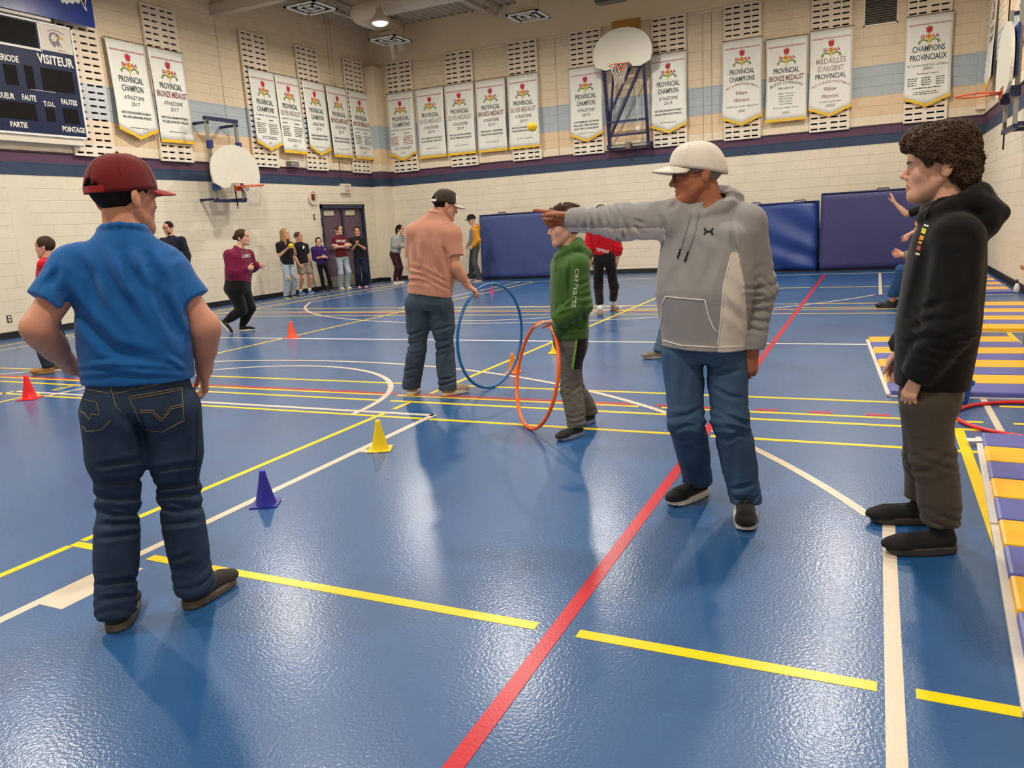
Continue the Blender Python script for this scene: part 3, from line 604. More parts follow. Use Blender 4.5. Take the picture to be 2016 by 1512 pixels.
f.poly('y', [(9.72, 4.965), (9.80, 4.95), (9.835, 4.90), (9.80, 4.925), (9.73, 4.92)]); f.off = .006; f.rect('k', 9.66, 4.955, 9.70, 4.967)
SM = {'w': M_WHITE, 'p': mat('plate_white', rgb(216, 206, 190), .4), 'k': BM['k'], 'd': mat('feather_grey', rgb(130, 118, 120), .6), 'y': mat('beak_yellow', rgb(206, 176, 40), .5)}
for kq, mb in f.mb.items(): kq = kq[0]; ch(mb.build({'w': 'lettering', 'p': 'emblem_plate', 'k': 'emblem_ink', 'd': 'emblem_head', 'y': 'emblem_beak'}[kq], SM[kq]), sb)
ch(MB().box2((XL, 6.9, 3.18), (SX-.02, 9.9, 3.30)).build('mounting_rail', M_CREAM), sb)
sg = empty('wall_sign', (-12.7, 9.5, 5.2), label='blue sign with a white eagle design above the scoreboard, cut by the frame', cat='sign')
ch(MB().box2((-12.75, 6.9, 5.22), (-12.71, 10.42, 6.5)).box2((XL, 7.2, 5.6), (-12.75, 7.3, 5.7)).box2((XL, 9.5, 5.6), (-12.75, 9.6, 5.7)).build('board', M_SIGNB), sg)
f = Flat((-12.71, 0, 0), (0, 1, 0), (0, 0, 1), (1, 0, 0), .003)
f.poly('w', [(9.80, 5.56), (9.84, 5.50), (9.88, 5.53), (9.92, 5.50), (9.97, 5.55), (10.04, 5.53), (10.08, 5.58), (10.16, 5.56), (10.2, 5.64), (10.0, 5.8), (9.8, 5.75)])
f.poly('w', [(10.20, 5.62), (10.27, 5.48), (10.30, 5.47), (10.28, 5.58), (10.34, 5.7), (10.26, 5.75)]); f.off = .004; f.poly('k', [(10.22, 5.62), (10.275, 5.51), (10.27, 5.6), (10.31, 5.7), (10.27, 5.72)])
for kq, mb in f.mb.items(): ch(mb.build('emblem', {'w': M_WHITE, 'k': BM['k']}[kq]), sg)
ch(MB().box2((XL, 8.2, 5.17), (-12.75, 9.6, 5.215)).build('mounting_rail', M_CREAM), sg)

# ================================================================== basketball hoops
M_BOARD = mat('backboard_white', rgb(226, 222, 204), .4, .5, var=.02); M_RIM = mat('rim_orange', rgb(222, 84, 28), .4, .5); M_NET = mat('net_cord', rgb(226, 218, 204), .8)
def fan(wd, h, n=14):
    P = [(-wd/2, h*.30)]
    for i in range(n+1): t = math.pi*(1-i/n); P.append((wd/2*math.cos(t)*1.0, h*.42+h*.58*math.sin(t)))
    P += [(wd/2, h*.30), (wd/2-.04, h*.12), (wd*.30, h*.0), (wd*.17, h*.02), (wd*.12, h*.13), (-wd*.12, h*.13), (-wd*.17, h*.02), (-wd*.30, 0), (-wd/2+.04, h*.12)]
    return P
def hoop_parts(r, bc, u, n, wd, h, rimz, rimlen=.15, net=True, rimcol=None):
    """bc: bottom centre of the board front face; u along the board; n towards the court"""
    bc = np.array(bc, float); u = np.array(u, float); n = np.array(n, float)
    bo = ch(MB().prism(fan(wd, h), bc-n*.04, u, (0, 0, 1), n, .04).build('backboard', M_BOARD), r)
    rc = bc+n*(rimlen+.225); rc[2] = rimz
    rim = MB().tube([tuple(rc+.225*(u*math.cos(t)+n*math.sin(t))) for t in np.linspace(0, 2*math.pi, 33)[:-1]], .011, 8, closed=True)
    Z = np.array([0, 0, 1.0])
    for s in (-1, 1): rim.tube([tuple(bc*[1, 1, 0]+Z*(rimz-.01)+u*s*.09), tuple(rc+u*s*.20-n*.11)], .012, 6)
    rim.prism([(-.1, -.08), (.1, -.08), (.1, .03), (-.1, .03)], bc*[1, 1, 0]+Z*rimz, u, (0, 0, 1), n, .02)
    rim.prism([(-.1, 0), (.1, 0), (.17, rimlen+.05), (-.17, rimlen+.05)], bc*[1, 1, 0]+Z*(rimz-.012), u, n, (0, 0, 1), .008)
    ch(rim.build('rim', M_RIM), r)
    if net:
        nb = MB(); K_ = 12; lv = [(0, .22), (.12, .17), (.22, .135), (.32, .115), (.42, .12)]
        for i in range(K_):
            for d in (1, -1):
                pts = []
                for q, (dz, rad) in enumerate(lv):
                    t = 2*math.pi*(i+d*q*.5)/K_; pts.append(tuple(rc+rad*(u*math.cos(t)+n*math.sin(t))-Z*dz))
                nb.tube(pts, .0045, 4)
        ch(nb.build('net', M_NET), r)
# left wall hoop
r = empty('basketball_hoop', (XL, 13.1, 2.2), label='lowered basketball hoop with white fan backboard on the left wall', cat='basketball hoop')
hoop_parts(r, (-12.40, 13.10, 2.47), (0, 1, 0), (1, 0, 0), 1.40, .90, 2.50, rimlen=.18)
for y in (12.58, 13.40):
    ch(MB().bar((-12.55, y, 2.2), (-12.55, y, 3.86), .07, .05).build('post', M_GREYM), r); ch(MB().bar((XL+.006, y, 3.80), (-12.5, y, 3.80), .05).build('wall_arm', M_NAVY), r)
    ch(MB().bar((XL+.006, y, 2.26), (-12.5, y, 2.26), .05).build('wall_arm', M_NAVY), r); ch(MB().box((-12.53, y, 3.36), (.1, .09, .16)).build('sleeve', mat('royal_steel', rgb(34, 56, 120), .4)), r)
    ch(MB().box((-12.5, y, 2.50), (.12, .12, .14)).build('clamp', MATS['royal_steel']), r)
ch(MB().bar((-12.55, 12.53, 3.88), (-12.55, 13.45, 3.88), .07).build('cross_bar', M_NAVY), r); ch(MB().bar((-12.52, 12.5, 2.22), (-12.52, 13.40, 2.22), .06).build('cross_bar', M_NAVY), r)
ch(MB().tube([(-12.48, 13.08, 2.55), (-12.46, 13.08, 2.12)], .015, 6).tube([(-12.46, 13.08+.022*math.cos(t), 2.09+.035*math.sin(t)) for t in np.linspace(0, 6.28, 13)[:-1]], .006, 5, closed=True).build('crank', M_BLACK), r)
# back wall hoop, folded up
r = empty('basketball_hoop', (-5.55, YB, 3.05), label='basketball hoop raised high on a navy lattice frame at the back wall', cat='basketball hoop')
hoop_parts(r, (-5.55, 18.78, 4.84), (1, 0, 0), (0, -1, 0), 1.42, .90, 4.86, rimlen=.06)
for x in (-6.03, -5.06):
    ch(MB().bar((x, 18.85, 4.95), (x, 19.15, 3.10), .07).build('post', M_NAVY), r)
    ch(MB().bar((x+.25, 18.86, 4.9), (x if x > -5.5 else -6.0, 19.1, 3.55), .05).build('diagonal', M_NAVY) if x < -5.5 else MB().bar((-5.12, 18.86, 4.88), (-6.0, 19.1, 3.35), .055).build('diagonal', M_NAVY), r)
ch(MB().bar((-5.35, 18.86, 4.9), (-6.0, 19.05, 3.85), .05).build('diagonal', M_NAVY), r)
for z, y in ((4.86, 18.86), (3.68, 19.05), (3.37, 19.1)): ch(MB().bar((-6.05, y, z), (-5.04, y, z), .05).build('cross_bar', M_NAVY), r)
ch(MB().bar((-6.1, 19.2, 3.1), (-5.0, 19.2, 3.1), .10).build('base_bar', M_NAVY), r); ch(MB().bar((-6.0, 19.14, 3.11), (-5.62, 19.14, 3.11), .05).bar((-5.45, 19.14, 3.11), (-5.1, 19.14, 3.11), .05).build('slide_bar', M_GREYM), r)
ch(MB().box((-5.55, 19.13, 3.12), (.12, .12, .16)).build('winch', mat('winch_grey', rgb(120, 112, 100), .4, metal=.5)), r)
for x in (-6.05, -5.05): ch(MB().bar((x, 19.1, 3.12), (x, YB-.006, 3.12), .1).build('wall_arm', M_NAVY), r)
ch(MB().tube([(-5.28, 19.0, 4.7), (-5.27, 19.02, 3.5)], .01, 5).sphere((-5.27, 19.02, 3.47), .07).build('cord_and_weight', M_NET), r)
# right wall hoop
r = empty('basketball_hoop', (XR, 13.1, 2.2), label='orange rimmed hoop seen edge on against the right wall, without a net', cat='basketball hoop')
hoop_parts(r, (1.50, 13.10, 2.72), (0, 1, 0), (-1, 0, 0), 1.40, .95, 2.77, rimlen=.10, net=False)
for y in (12.62, 13.58):
    ch(MB().bar((1.62, y, 2.25), (1.62, y, 3.9), .07, .05).build('post', M_GREYM), r); ch(MB().bar((1.6, y, 3.86), (XR-.006, y, 3.86), .05).build('wall_arm', M_NAVY), r); ch(MB().bar((1.6, y, 2.30), (XR-.006, y, 2.30), .06).build('wall_arm', M_NAVY), r)
    ch(MB().box((1.60, y, 2.72), (.12, .12, .14)).build('clamp', M_NAVY), r)
ch(MB().box2((1.57, 12.5, 2.9), (1.60, 13.7, 3.55)).build('back_plate', MATS['royal_steel']), r); ch(MB().bar((1.62, 12.55, 2.27), (1.62, 13.65, 2.27), .06).build('cross_bar', M_NAVY), r)
ch(MB().tube([(1.6, 13.4, 2.4), (1.6, 13.4, 2.02)], .012, 6).build('crank', M_BLACK), r)

# ================================================================== crash mats on the back wall
M_CM1 = mat('vinyl_navy', rgb(60, 74, 124), .5, .4, bump=.12, bscale=6, var=.06, vscale=3); M_CM2 = mat('vinyl_royal', rgb(32, 60, 128), .4, .5, bump=.1, bscale=5, var=.06, vscale=3); M_CM3 = mat('vinyl_plum_navy', rgb(58, 56, 104), .5, .4, bump=.1, bscale=7, var=.05, vscale=3)
def crash(x0, x1, y0, y1, h, m, label, wr, seed, handles):
    r = empty('crash_mat', ((x0+x1)/2, y1, 0), label=label, cat='crash mat')
    nx, nz = 34, 22; V = []; F = []; rr = random.Random(seed); ph = [rr.uniform(0, 6) for _ in range(4)]
    for j in range(nz+1):
        for i in range(nx+1):
            u_, v_ = i/nx, j/nz; x = x0+(x1-x0)*u_; z = .03+(h-.03)*v_
            e = min(u_, 1-u_)*(x1-x0); e2 = min(v_, 1-v_)*h; rd = .05
            k = (1-min(1, e/rd))**2+(1-min(1, e2/rd))**2
            sag = .03*math.sin(math.pi*v_)*math.sin(math.pi*u_)
            fold = wr*(math.sin(14*(u_*.9+v_*1.1)+ph[0]+2*math.sin(3*v_))*max(0, u_*1.3-.25)*(1-v_*.4)+.5*math.sin(25*u_-9*v_+ph[1])*max(0, .5-v_))
            V.append((x, y0-sag-fold+.05*k+.06*v_, z))
    n0 = len(V)
    for j in range(nz):
        for i in range(nx): a = j*(nx+1)+i; F.append((a, a+1, a+nx+2, a+nx+1))
    B = []
    for j in range(nz+1):
        for i in range(nx+1):
            if i in (0, nx) or j in (0, nz): B.append(j*(nx+1)+i)
    ring = list(range(nx+1))+[j*(nx+1)+nx for j in range(1, nz+1)]+[nz*(nx+1)+i for i in range(nx-1, -1, -1)]+[j*(nx+1) for j in range(nz-1, 0, -1)]
    for q in ring: V.append((V[q][0], y1, V[q][2]))
    m_ = len(ring)
    for i in range(m_): a, b2 = ring[i], ring[(i+1) % m_]; F.append((b2, a, n0+i, n0+(i+1) % m_))
    F.append(tuple(n0+i for i in range(m_-1, -1, -1)))
    o = MB().raw(V, F, True).build('cover', m); ch(o, r)
    ch(MB().box2((x0+.03, y0+.02, 0), (x1-.03, y1, .035)).build('underside', M_BLACK), r)
    for hx in handles: ch(MB().tube([(hx-.12, (y0+y1)/2, h-.005), (hx-.10, (y0+y1)/2, h+.03), (hx+.10, (y0+y1)/2, h+.03), (hx+.12, (y0+y1)/2, h-.005)], .014, 6).build('handle', M_NAVY), r)
    ch(MB().tube([(x0+.02, y0+.07, h-.02), (x1-.02, y0+.07, h-.02)], .012, 6).build('piping', M_NAVY), r)
crash(-9.42, -7.2, 18.36, 18.98, 1.68, M_CM1, 'navy crash mat standing behind the boy in the green hoodie', .006, 3, (-8.85, -7.2))
crash(-3.60, -1.16, 18.3, 18.95, 1.52, M_CM2, 'wrinkled royal blue crash mat behind the man in grey', .05, 8, (-2.5, -1.55))
crash(-1.10, 1.55, 18.2, 18.95, 1.66, M_CM3, 'plum navy crash mat standing at the right of the back wall', .006, 5, (0.1,))

# ================================================================== folding floor mats
M_MY = mat('vinyl_yellow', rgb(250, 190, 24), .35, .5, bump=.1, bscale=12, var=.03); M_MB = mat('vinyl_violet_blue', rgb(92, 98, 172), .35, .5, bump=.1, bscale=12, var=.03); M_SIDE = mat('mat_strap_white', rgb(218, 212, 204), .6); M_MD = mat('vinyl_navy_edge', rgb(28, 36, 96), .4)
def fold_mat(c, u, ln, wd, cols, label, h=.045, gapy=None):
    """c: near-left corner, u: unit vector along length (away), panels along the length"""
    a = math.atan2(u[1], u[0]); r = empty('folding_mat', (c[0], c[1], 0), label=label, cat='exercise mat', group='striped folding mats')
    n = len(cols); pl = ln/n; ux = np.array([u[0], u[1], 0]); vx = np.array([u[1], -u[0], 0])
    for i, k in enumerate(cols):
        cc = np.array([c[0], c[1], 0])+ux*(i+.5)*pl+vx*wd/2
        b = MB(); b.box((cc[0], cc[1], .004+h/2+(.006 if i % 2 else 0)*0), (pl-.006, wd, h), rz=a, bev=.014)
        ch(b.build('mat_panel', M_MY if k == 'y' else M_MB), r)
    for i in range(2):
        cc = np.array([c[0], c[1], 0])+ux*(i+.5)*ln/2-vx*.012
        ch(MB().box((cc[0], cc[1], .012), (ln/2-.02, .03, .02), rz=a, bev=.003).build('hook_strip', M_SIDE), r)
    cc = np.array([c[0], c[1], 0])-ux*.006+vx*wd/2
    ch(MB().box((cc[0], cc[1], .006), (.02, wd, .01), rz=a).build('end_flap', M_SIDE), r)
    return r
def dirv(a, b): d = np.array(b)-np.array(a); return d/np.linalg.norm(d)
A0, A1 = (.42, 2.2), (.585, 5.02)
fold_mat(A0, dirv(A0, A1), 2.82, 1.25, 'ybybybybyb', 'blue and yellow striped folding mat nearest the camera at the right edge')
B0, B1 = (.13, 6.06), (-.035, 8.60)
fold_mat(B0, dirv(B0, B1), 2.56, 1.25, 'bybybyby', 'striped folding mat on the floor behind the boy in black')
C0 = (.84, 9.26); fold_mat(C0, (0.05, .9987), 2.40, .80, 'ybybyby', 'striped folding mat beyond the green legged table')
D0 = (.72, 12.95); fold_mat(D0, (0, 1), 3.0, 1.08, 'bybybyby', 'farthest striped folding mat along the right baseboard')
tagm = tag(MB().box((.545, 4.90, .03), (.09, .06, .003), rz=.2).build('paper_tag', M_WHITE), 'small white paper tag at the corner of the nearest mat', 'tag')

# ================================================================== cones
def cone(x, y, h, m, name_lb, rot=.3, ribs=False):
    r = empty('sport_cone', (x, y, 0), rot, label=name_lb, cat='cone', group='plastic marker cones')
    s = h/.2; b = MB(); b.box((0, 0, .004), (.155*s, .155*s, .006), bev=.002); o = b.build('base', m, r)
    n = 32; V = []; F = []
    prof = [(.060, .006), (.056, .012), (.040, .08), (.0265, .14), (.0195, .17), (.0165, .196), (.0125, .2)]
    for q, (rad, z) in enumerate(prof):
        for k in range(n): t = 2*math.pi*k/n; rr_ = rad*(1+(.05*math.cos(8*t) if ribs and q < 6 else 0)); V.append((rr_*s*math.cos(t), rr_*s*math.sin(t), z*s))
    for i in range(len(prof)-1):
        for k in range(n): F.append((i*n+k, i*n+(k+1) % n, (i+1)*n+(k+1) % n, (i+1)*n+k))
    # inner lip so that the top is open
    for k in range(n): t = 2*math.pi*k/n; V.append((.009*s*math.cos(t), .009*s*math.sin(t), .196*s))
    L_ = len(prof)*n
    for k in range(n): F.append(((len(prof)-1)*n+k, (len(prof)-1)*n+(k+1) % n, L_+(k+1) % n, L_+k))
    F.append(tuple(L_+k for k in range(n)))
    MB().raw(V, F, True).build('body', m, r)
cm = lambda n_, c: mat('cone_'+n_, c, .35, .5, sss=0)
cone(-7.31, 4.63, .23, cm('red', rgb(238, 24, 36)), 'red cone beside the boy in blue at the left edge', .5)
cone(-7.39, 8.49, .23, cm('orange_red', rgb(250, 84, 30)), 'orange red cone on the yellow line by the running woman', .1)
cone(-2.85, 3.98, .195, cm('yellow', rgb(246, 212, 20)), 'yellow cone on the tan key line in the middle foreground', .45)
cone(-2.87, 2.95, .185, cm('blue', rgb(36, 36, 150)), 'dark blue ribbed cone right of the boy in blue', .5, True)
cone(-3.07, 6.52, .185, cm('orange', rgb(250, 140, 20)), 'orange cone seen through the blue hoop', .2)
cone(-3.07, 7.62, .20, MATS['cone_yellow'], 'yellow cone half hidden behind the boy in green', .2)
cone(-7.26, 14.6, .17, cm('magenta', rgb(176, 50, 120)), 'small magenta cone far off by the leaning boy in the yellow sleeved hoodie', .2)

# ================================================================== hoops, bucket, table and small things
def ring(c, R_, rr_, ax, m, label, tilt=None):
    """hula hoop: centre c, radius, tube radius, two in-plane unit vectors"""
    a, b = [np.array(v, float) for v in ax]; r = empty('hula_hoop', tuple(np.array(c)-np.array([0, 0, 0])), label=label, cat='hula hoop', group='plastic hula hoops')
    MB().tube([tuple(R_*(a*math.cos(t)+b*math.sin(t))) for t in np.linspace(0, 2*math.pi, 73)[:-1]], rr_, 10, closed=True).build('tube', m, r)
    t = .4; p = R_*(a*math.cos(t)+b*math.sin(t)); q = R_*(a*math.cos(t+.05)+b*math.sin(t+.05))
    MB().tube([tuple(p), tuple(q)], rr_*1.08, 10).build('joint_sleeve', m, r)
hm = lambda n_, c: mat('hoop_'+n_, c, .3, .5)
def plane_axes(ph, ti):
    ph, ti = math.radians(ph), math.radians(ti); a = np.array([math.cos(ph), math.sin(ph), 0]); n = np.array([-a[1], a[0], 0])
    return a, math.cos(ti)*np.array([0, 0, 1])+math.sin(ti)*n
ring((-2.940, 5.847, .452), .44, .0125, plane_axes(78, -2.5), hm('blue', rgb(24, 100, 160)), 'upright blue hoop held by the man in the salmon shirt')
ring((-2.046, 4.712, .363), .36, .0125, plane_axes(134, -12.5), hm('orange', rgb(252, 104, 28)), 'upright orange hoop held by the boy in green')
ring((.95, 5.52, .014), .455, .0125, ((1, 0, 0), (0, 1, 0)), hm('red', rgb(214, 34, 44)), 'red hoop lying flat on the floor behind the boy in black')
ring((1.43, 5.72, .072), .42, .0125, ((1, 0, 0), (0, 1, 0)), MATS['hoop_blue'], 'blue hoop lying on the red one at the right edge')
ring((1.47, 5.80, .098), .42, .0125, ((1, 0, 0), (0, 1, 0)), MATS['hoop_orange'], 'orange hoop on top of the stacked hoops at the right edge')
# bucket
bk = empty('storage_bucket', (.50, 5.93, 0), .15, label='small blue plastic bucket with a printed label behind the black hoodie boy', cat='bucket')
M_BK = mat('bucket_blue', rgb(14, 84, 168), .35)
def sqring(w0, w1, z0, z1, t): 
    V = []; F = []
    for wq, z in ((w0, z0), (w1, z1), (w1-t, z1), (w0-t, z0+t)): V += [(-wq, -wq*.8, z), (wq, -wq*.8, z), (wq, wq*.8, z), (-wq, wq*.8, z)]
    for q in range(3):
        for i in range(4): F.append((4*q+i, 4*q+(i+1) % 4, 4*q+4+(i+1) % 4, 4*q+4+i))
    F += [(3, 2, 1, 0), (12, 13, 14, 15)]; return V, F
MB().raw(*sqring(.085, .105, .002, .165, .004)).build('tub', M_BK, bk)
MB().raw(*sqring(.112, .118, .140, .172, .012)).build('rim', M_BK, bk)
fb = Flat((0, -.079, .075), (1, 0, 0), (0, -.12, 1), (0, -1, 0), .004); fb.rect('a', -.06, -.045, .06, .045); fb.off = .005; fb.rect('b', .005, -.03, .045, .03); fb.rect('c', -.05, -.035, -.01, .0)
fb.build(bk, {'a': mat('label_cream', rgb(196, 178, 140), .5), 'b': mat('label_red', rgb(150, 50, 30), .5), 'c': BM['k']}, {'a': 'label', 'b': 'label_print', 'c': 'label_print'})
# table at the right edge
tb = empty('side_table', (1.6, 7.9, 0), label='dark green legged table with a wooden top cut off by the right edge', cat='table')
for x in (1.30, 1.86):
    for y in (7.35, 8.50): ch(MB().bar((x, y, 0), (x, y, .70), .035).build('leg', mat('table_green', rgb(44, 52, 40), .4)), tb)
ch(MB().box2((1.28, 7.32, .66), (1.88, 8.52, .70)).build('apron', MATS['table_green']), tb); ch(MB().box2((1.22, 7.27, .70), (1.92, 8.56, .735), bev=.006).build('table_top', mat('table_wood', rgb(176, 112, 62), .4, var=.1, stretch=(1, 8, 1))), tb)
wb = empty('wall_bulb', (1.86, 13.2, 0), label='small white plastic bulb shape by the right baseboard', cat='bulb')
MB().lathe((0, 0, 0), [(.035, 0), (.045, .03), (.04, .08), (.025, .12), (.012, .14)], 14).build('shell', M_WHITE, wb); MB().lathe((0, 0, .14), [(.012, 0), (.015, .01), (.014, .05), (.004, .055)], 12).build('cap', M_BLACK, wb)
# the ball in the air
bl_ = CAMP+ray(1048, 250)*(8.5/ray(1048, 250)[1])
ba = empty('foam_ball', tuple(bl_), label='yellow foam ball in mid air before the back wall banners', cat='ball')
MB().sphere((0, 0, 0), (.055, .055, .05), 18, 12).build('ball_skin', mat('foam_yellow', rgb(246, 206, 20), .8, bump=.3, bscale=60), ba); MB().tube([(.0555*math.cos(t), .0555*math.sin(t), .004*math.sin(3*t)) for t in np.linspace(0, 6.283, 30)[:-1]], .0018, 5, closed=True).build('seam', mat('seam_dark', rgb(196, 158, 16), .8), ba)
# ================================================================== PEOPLE: signed distance modelling tools
def un(v): v = np.asarray(v, float); return v/np.linalg.norm(v)
class SDF:
    def __init__(s, lo, hi, h):
        s.h = h; s.lo = np.asarray(lo, float)-3*h; n = np.ceil((np.asarray(hi, float)-s.lo)/h).astype(int)+4
        s.D = np.full(n, 1.0, np.float32); s.ax = [(s.lo[i]+h*np.arange(n[i])).astype(np.float32) for i in range(3)]
    def sl(s, lo, hi, m):
        r = []
        for i in range(3):
            a = int(np.floor((lo[i]-m-s.lo[i])/s.h)); b = int(np.ceil((hi[i]+m-s.lo[i])/s.h))+1
            a = max(0, a); b = min(s.D.shape[i], b)
            if b <= a: return None
            r.append(slice(a, b))
        return tuple(r)
    def add(s, prim, k=.02, op='u'):
        lo, hi, fn = prim; q = s.sl(lo, hi, max(k, .02)+2*s.h)
        if q is None: return s
        x = s.ax[0][q[0]][:, None, None]; y = s.ax[1][q[1]][None, :, None]; z = s.ax[2][q[2]][None, None, :]
        d = fn(x, y, z); A = s.D[q]
        if op == 'u': hh = np.clip(.5+.5*(A-d)/k, 0, 1); s.D[q] = A+(d-A)*hh-k*hh*(1-hh)
        else: d = -d; hh = np.clip(.5-.5*(A-d)/k, 0, 1); s.D[q] = A+(d-A)*hh+k*hh*(1-hh)
        return s
    def pts(s, band=.03):
        I = np.nonzero(np.abs(s.D) < band); return I, np.stack([s.ax[i][I[i]] for i in range(3)], 1)
    def disp(s, fn, band=.03):
        I, P = s.pts(band); s.D[I] -= fn(P).astype(np.float32); return s
    def cut(s, fn):
        """intersect everything with fn<0"""
        x = s.ax[0][:, None, None]; y = s.ax[1][None, :, None]; z = s.ax[2][None, None, :]
        s.D = np.maximum(s.D, fn(x, y, z).astype(np.float32)); return s
    def mesh(s, smooth=0): return snets(s.D, s.lo, s.h, smooth)
def snets(D, lo, h, smooth=0):
    S = D < 0; nx, ny, nz = D.shape
    c = np.zeros((nx-1, ny-1, nz-1), np.uint8)
    for dx in (0, 1):
        for dy in (0, 1):
            for dz in (0, 1): c += S[dx:nx-1+dx, dy:ny-1+dy, dz:nz-1+dz]
    act = (c > 0) & (c < 8); I = np.argwhere(act); ids = np.full(act.shape, -1, np.int32); ids[act] = np.arange(len(I), dtype=np.int32)
    acc = np.zeros((len(I), 3)); cnt = np.zeros(len(I)); i0, i1, i2 = I.T
    cor = [(a, b, e) for a in (0, 1) for b in (0, 1) for e in (0, 1)]; val = {q: D[i0+q[0], i1+q[1], i2+q[2]].astype(np.float64) for q in cor}
    for q in cor:
        for axn in range(3):
            if q[axn] == 0:
                r = list(q); r[axn] = 1; r = tuple(r); a, b = val[q], val[r]; m = (a < 0) != (b < 0); t = np.where(m, a/np.where(a == b, 1, a-b), 0)
                p = np.tile(np.array(q, float), (len(I), 1)); p[:, axn] += t; acc[m] += p[m]; cnt[m] += 1
    V = lo+h*(I+acc/np.maximum(cnt, 1)[:, None]); Q = []
    for axn in range(3):
        a = [slice(None)]*3; b = [slice(None)]*3; a[axn] = slice(0, -1); b[axn] = slice(1, None)
        A, B = S[tuple(a)], S[tuple(b)]; E = np.argwhere(A != B); o1, o2 = (axn+1) % 3, (axn+2) % 3
        E = E[(E[:, o1] > 0) & (E[:, o2] > 0) & (E[:, o1] < D.shape[o1]-1) & (E[:, o2] < D.shape[o2]-1)]
        if not len(E): continue
        ins = A[tuple(E.T)]; q = []
        for d1, d2 in ((-1, -1), (0, -1), (0, 0), (-1, 0)):
            F = E.copy(); F[:, o1] += d1; F[:, o2] += d2; q.append(ids[tuple(F.T)])
        q = np.stack(q, 1); q[~ins] = q[~ins][:, ::-1]; Q.append(q)
    Q = np.concatenate(Q) if Q else np.zeros((0, 4), int)
    for _ in range(smooth):
        s = np.zeros_like(V); n = np.zeros(len(V))
        for k in range(4):
            np.add.at(s, Q[:, k], V[Q[:, (k+1) % 4]]); np.add.at(n, Q[:, k], 1); np.add.at(s, Q[:, k], V[Q[:, (k+3) % 4]]); np.add.at(n, Q[:, k], 1)
        V = .45*V+.55*s/np.maximum(n, 1)[:, None]
    return V, Q
def rcone(a, b, ra, rb, flat=None, cutb=False):
    """tapered capsule; flat=(n, s): squeezed by s along n"""
    a = np.asarray(a, float); b = np.asarray(b, float); R_ = np.maximum(ra, rb); lo = np.minimum(a, b)-R_; hi = np.maximum(a, b)+R_; d = b-a; L2 = max(1e-9, d@d)
    def fn(x, y, z):
        px, py, pz = x-a[0], y-a[1], z-a[2]; t0 = (px*d[0]+py*d[1]+pz*d[2])/L2; t = np.clip(t0, 0, 1)
        qx, qy, qz = px-t*d[0], py-t*d[1], pz-t*d[2]
        if flat is not None:
            n, s = flat; c = (qx*n[0]+qy*n[1]+qz*n[2])*(1/s-1); qx = qx+c*n[0]; qy = qy+c*n[1]; qz = qz+c*n[2]
        r = np.sqrt(qx*qx+qy*qy+qz*qz)-(ra+(rb-ra)*t)
        r = r*(flat[1] if flat is not None else 1)
        if cutb: r = np.maximum(r, (t0-1)*math.sqrt(L2))
        return r.astype(np.float32)
    return lo, hi, fn
def ell(c, rad, R3=None):
    c = np.asarray(c, float); rad = np.asarray(rad, float); m = rad.max(); R3 = np.eye(3) if R3 is None else np.asarray(R3, float)
    def fn(x, y, z):
        px, py, pz = x-c[0], y-c[1], z-c[2]; u = [R3[i][0]*px+R3[i][1]*py+R3[i][2]*pz for i in range(3)]
        k0 = np.sqrt(sum((u[i]/rad[i])**2 for i in range(3))); k1 = np.sqrt(sum((u[i]/rad[i]**2)**2 for i in range(3)))
        return (k0*(k0-1)/np.maximum(k1, 1e-6)).astype(np.float32)
    return c-m, c+m, fn
def loft(o, up, rt, fw, tab, ex=2.3):
    """tab rows: t, a (half width), b (half depth), cx, cy"""
    tab = np.array(tab, float); o = np.asarray(o, float); ends = [o+up*r[0]+sx*rt*r[1]+sy*fw*r[2]+rt*r[3]+fw*r[4] for r in tab for sx in (-1, 1) for sy in (-1, 1)]
    lo = np.min(ends, 0); hi = np.max(ends, 0); t0, t1 = tab[0, 0], tab[-1, 0]
    tt = np.linspace(t0, t1, 60); cols = []
    for k in range(1, 5):
        v = np.interp(tt, tab[:, 0], tab[:, k])
        for _ in range(4): v[1:-1] = (v[:-2]+2*v[1:-1]+v[2:])/4
        cols.append(v)
    def fn(x, y, z):
        px, py, pz = x-o[0], y-o[1], z-o[2]; t = px*up[0]+py*up[1]+pz*up[2]
        A, B, CX, CY = [np.interp(t, tt, v) for v in cols]
        u = px*rt[0]+py*rt[1]+pz*rt[2]-CX; v = px*fw[0]+py*fw[1]+pz*fw[2]-CY
        k = (np.abs(u/A)**ex+np.abs(v/B)**ex)**(1/ex); r = np.sqrt(u*u+v*v); d = r*(1-1/np.maximum(k, 1e-3))
        d = np.where(k < .05, -np.minimum(A, B), d)
        e = np.maximum(t-t1, t0-t); return np.maximum(d, e).astype(np.float32)
    return lo, hi, fn
class Waves:
    """smooth random field, -1..1"""
    def __init__(s, seed, freq, n=7, aniso=None):
        r = np.random.default_rng(seed); d = r.normal(size=(n, 3)); d /= np.linalg.norm(d, axis=1)[:, None]
        s.K = d*freq*r.uniform(.6, 1.5, (n, 1))
        if aniso is not None: s.K = s.K*np.asarray(aniso)
        s.p = r.uniform(0, 6.28, n); s.n = n
    def __call__(s, P): return np.sin(P@s.K.T+s.p).sum(1)/s.n*1.6

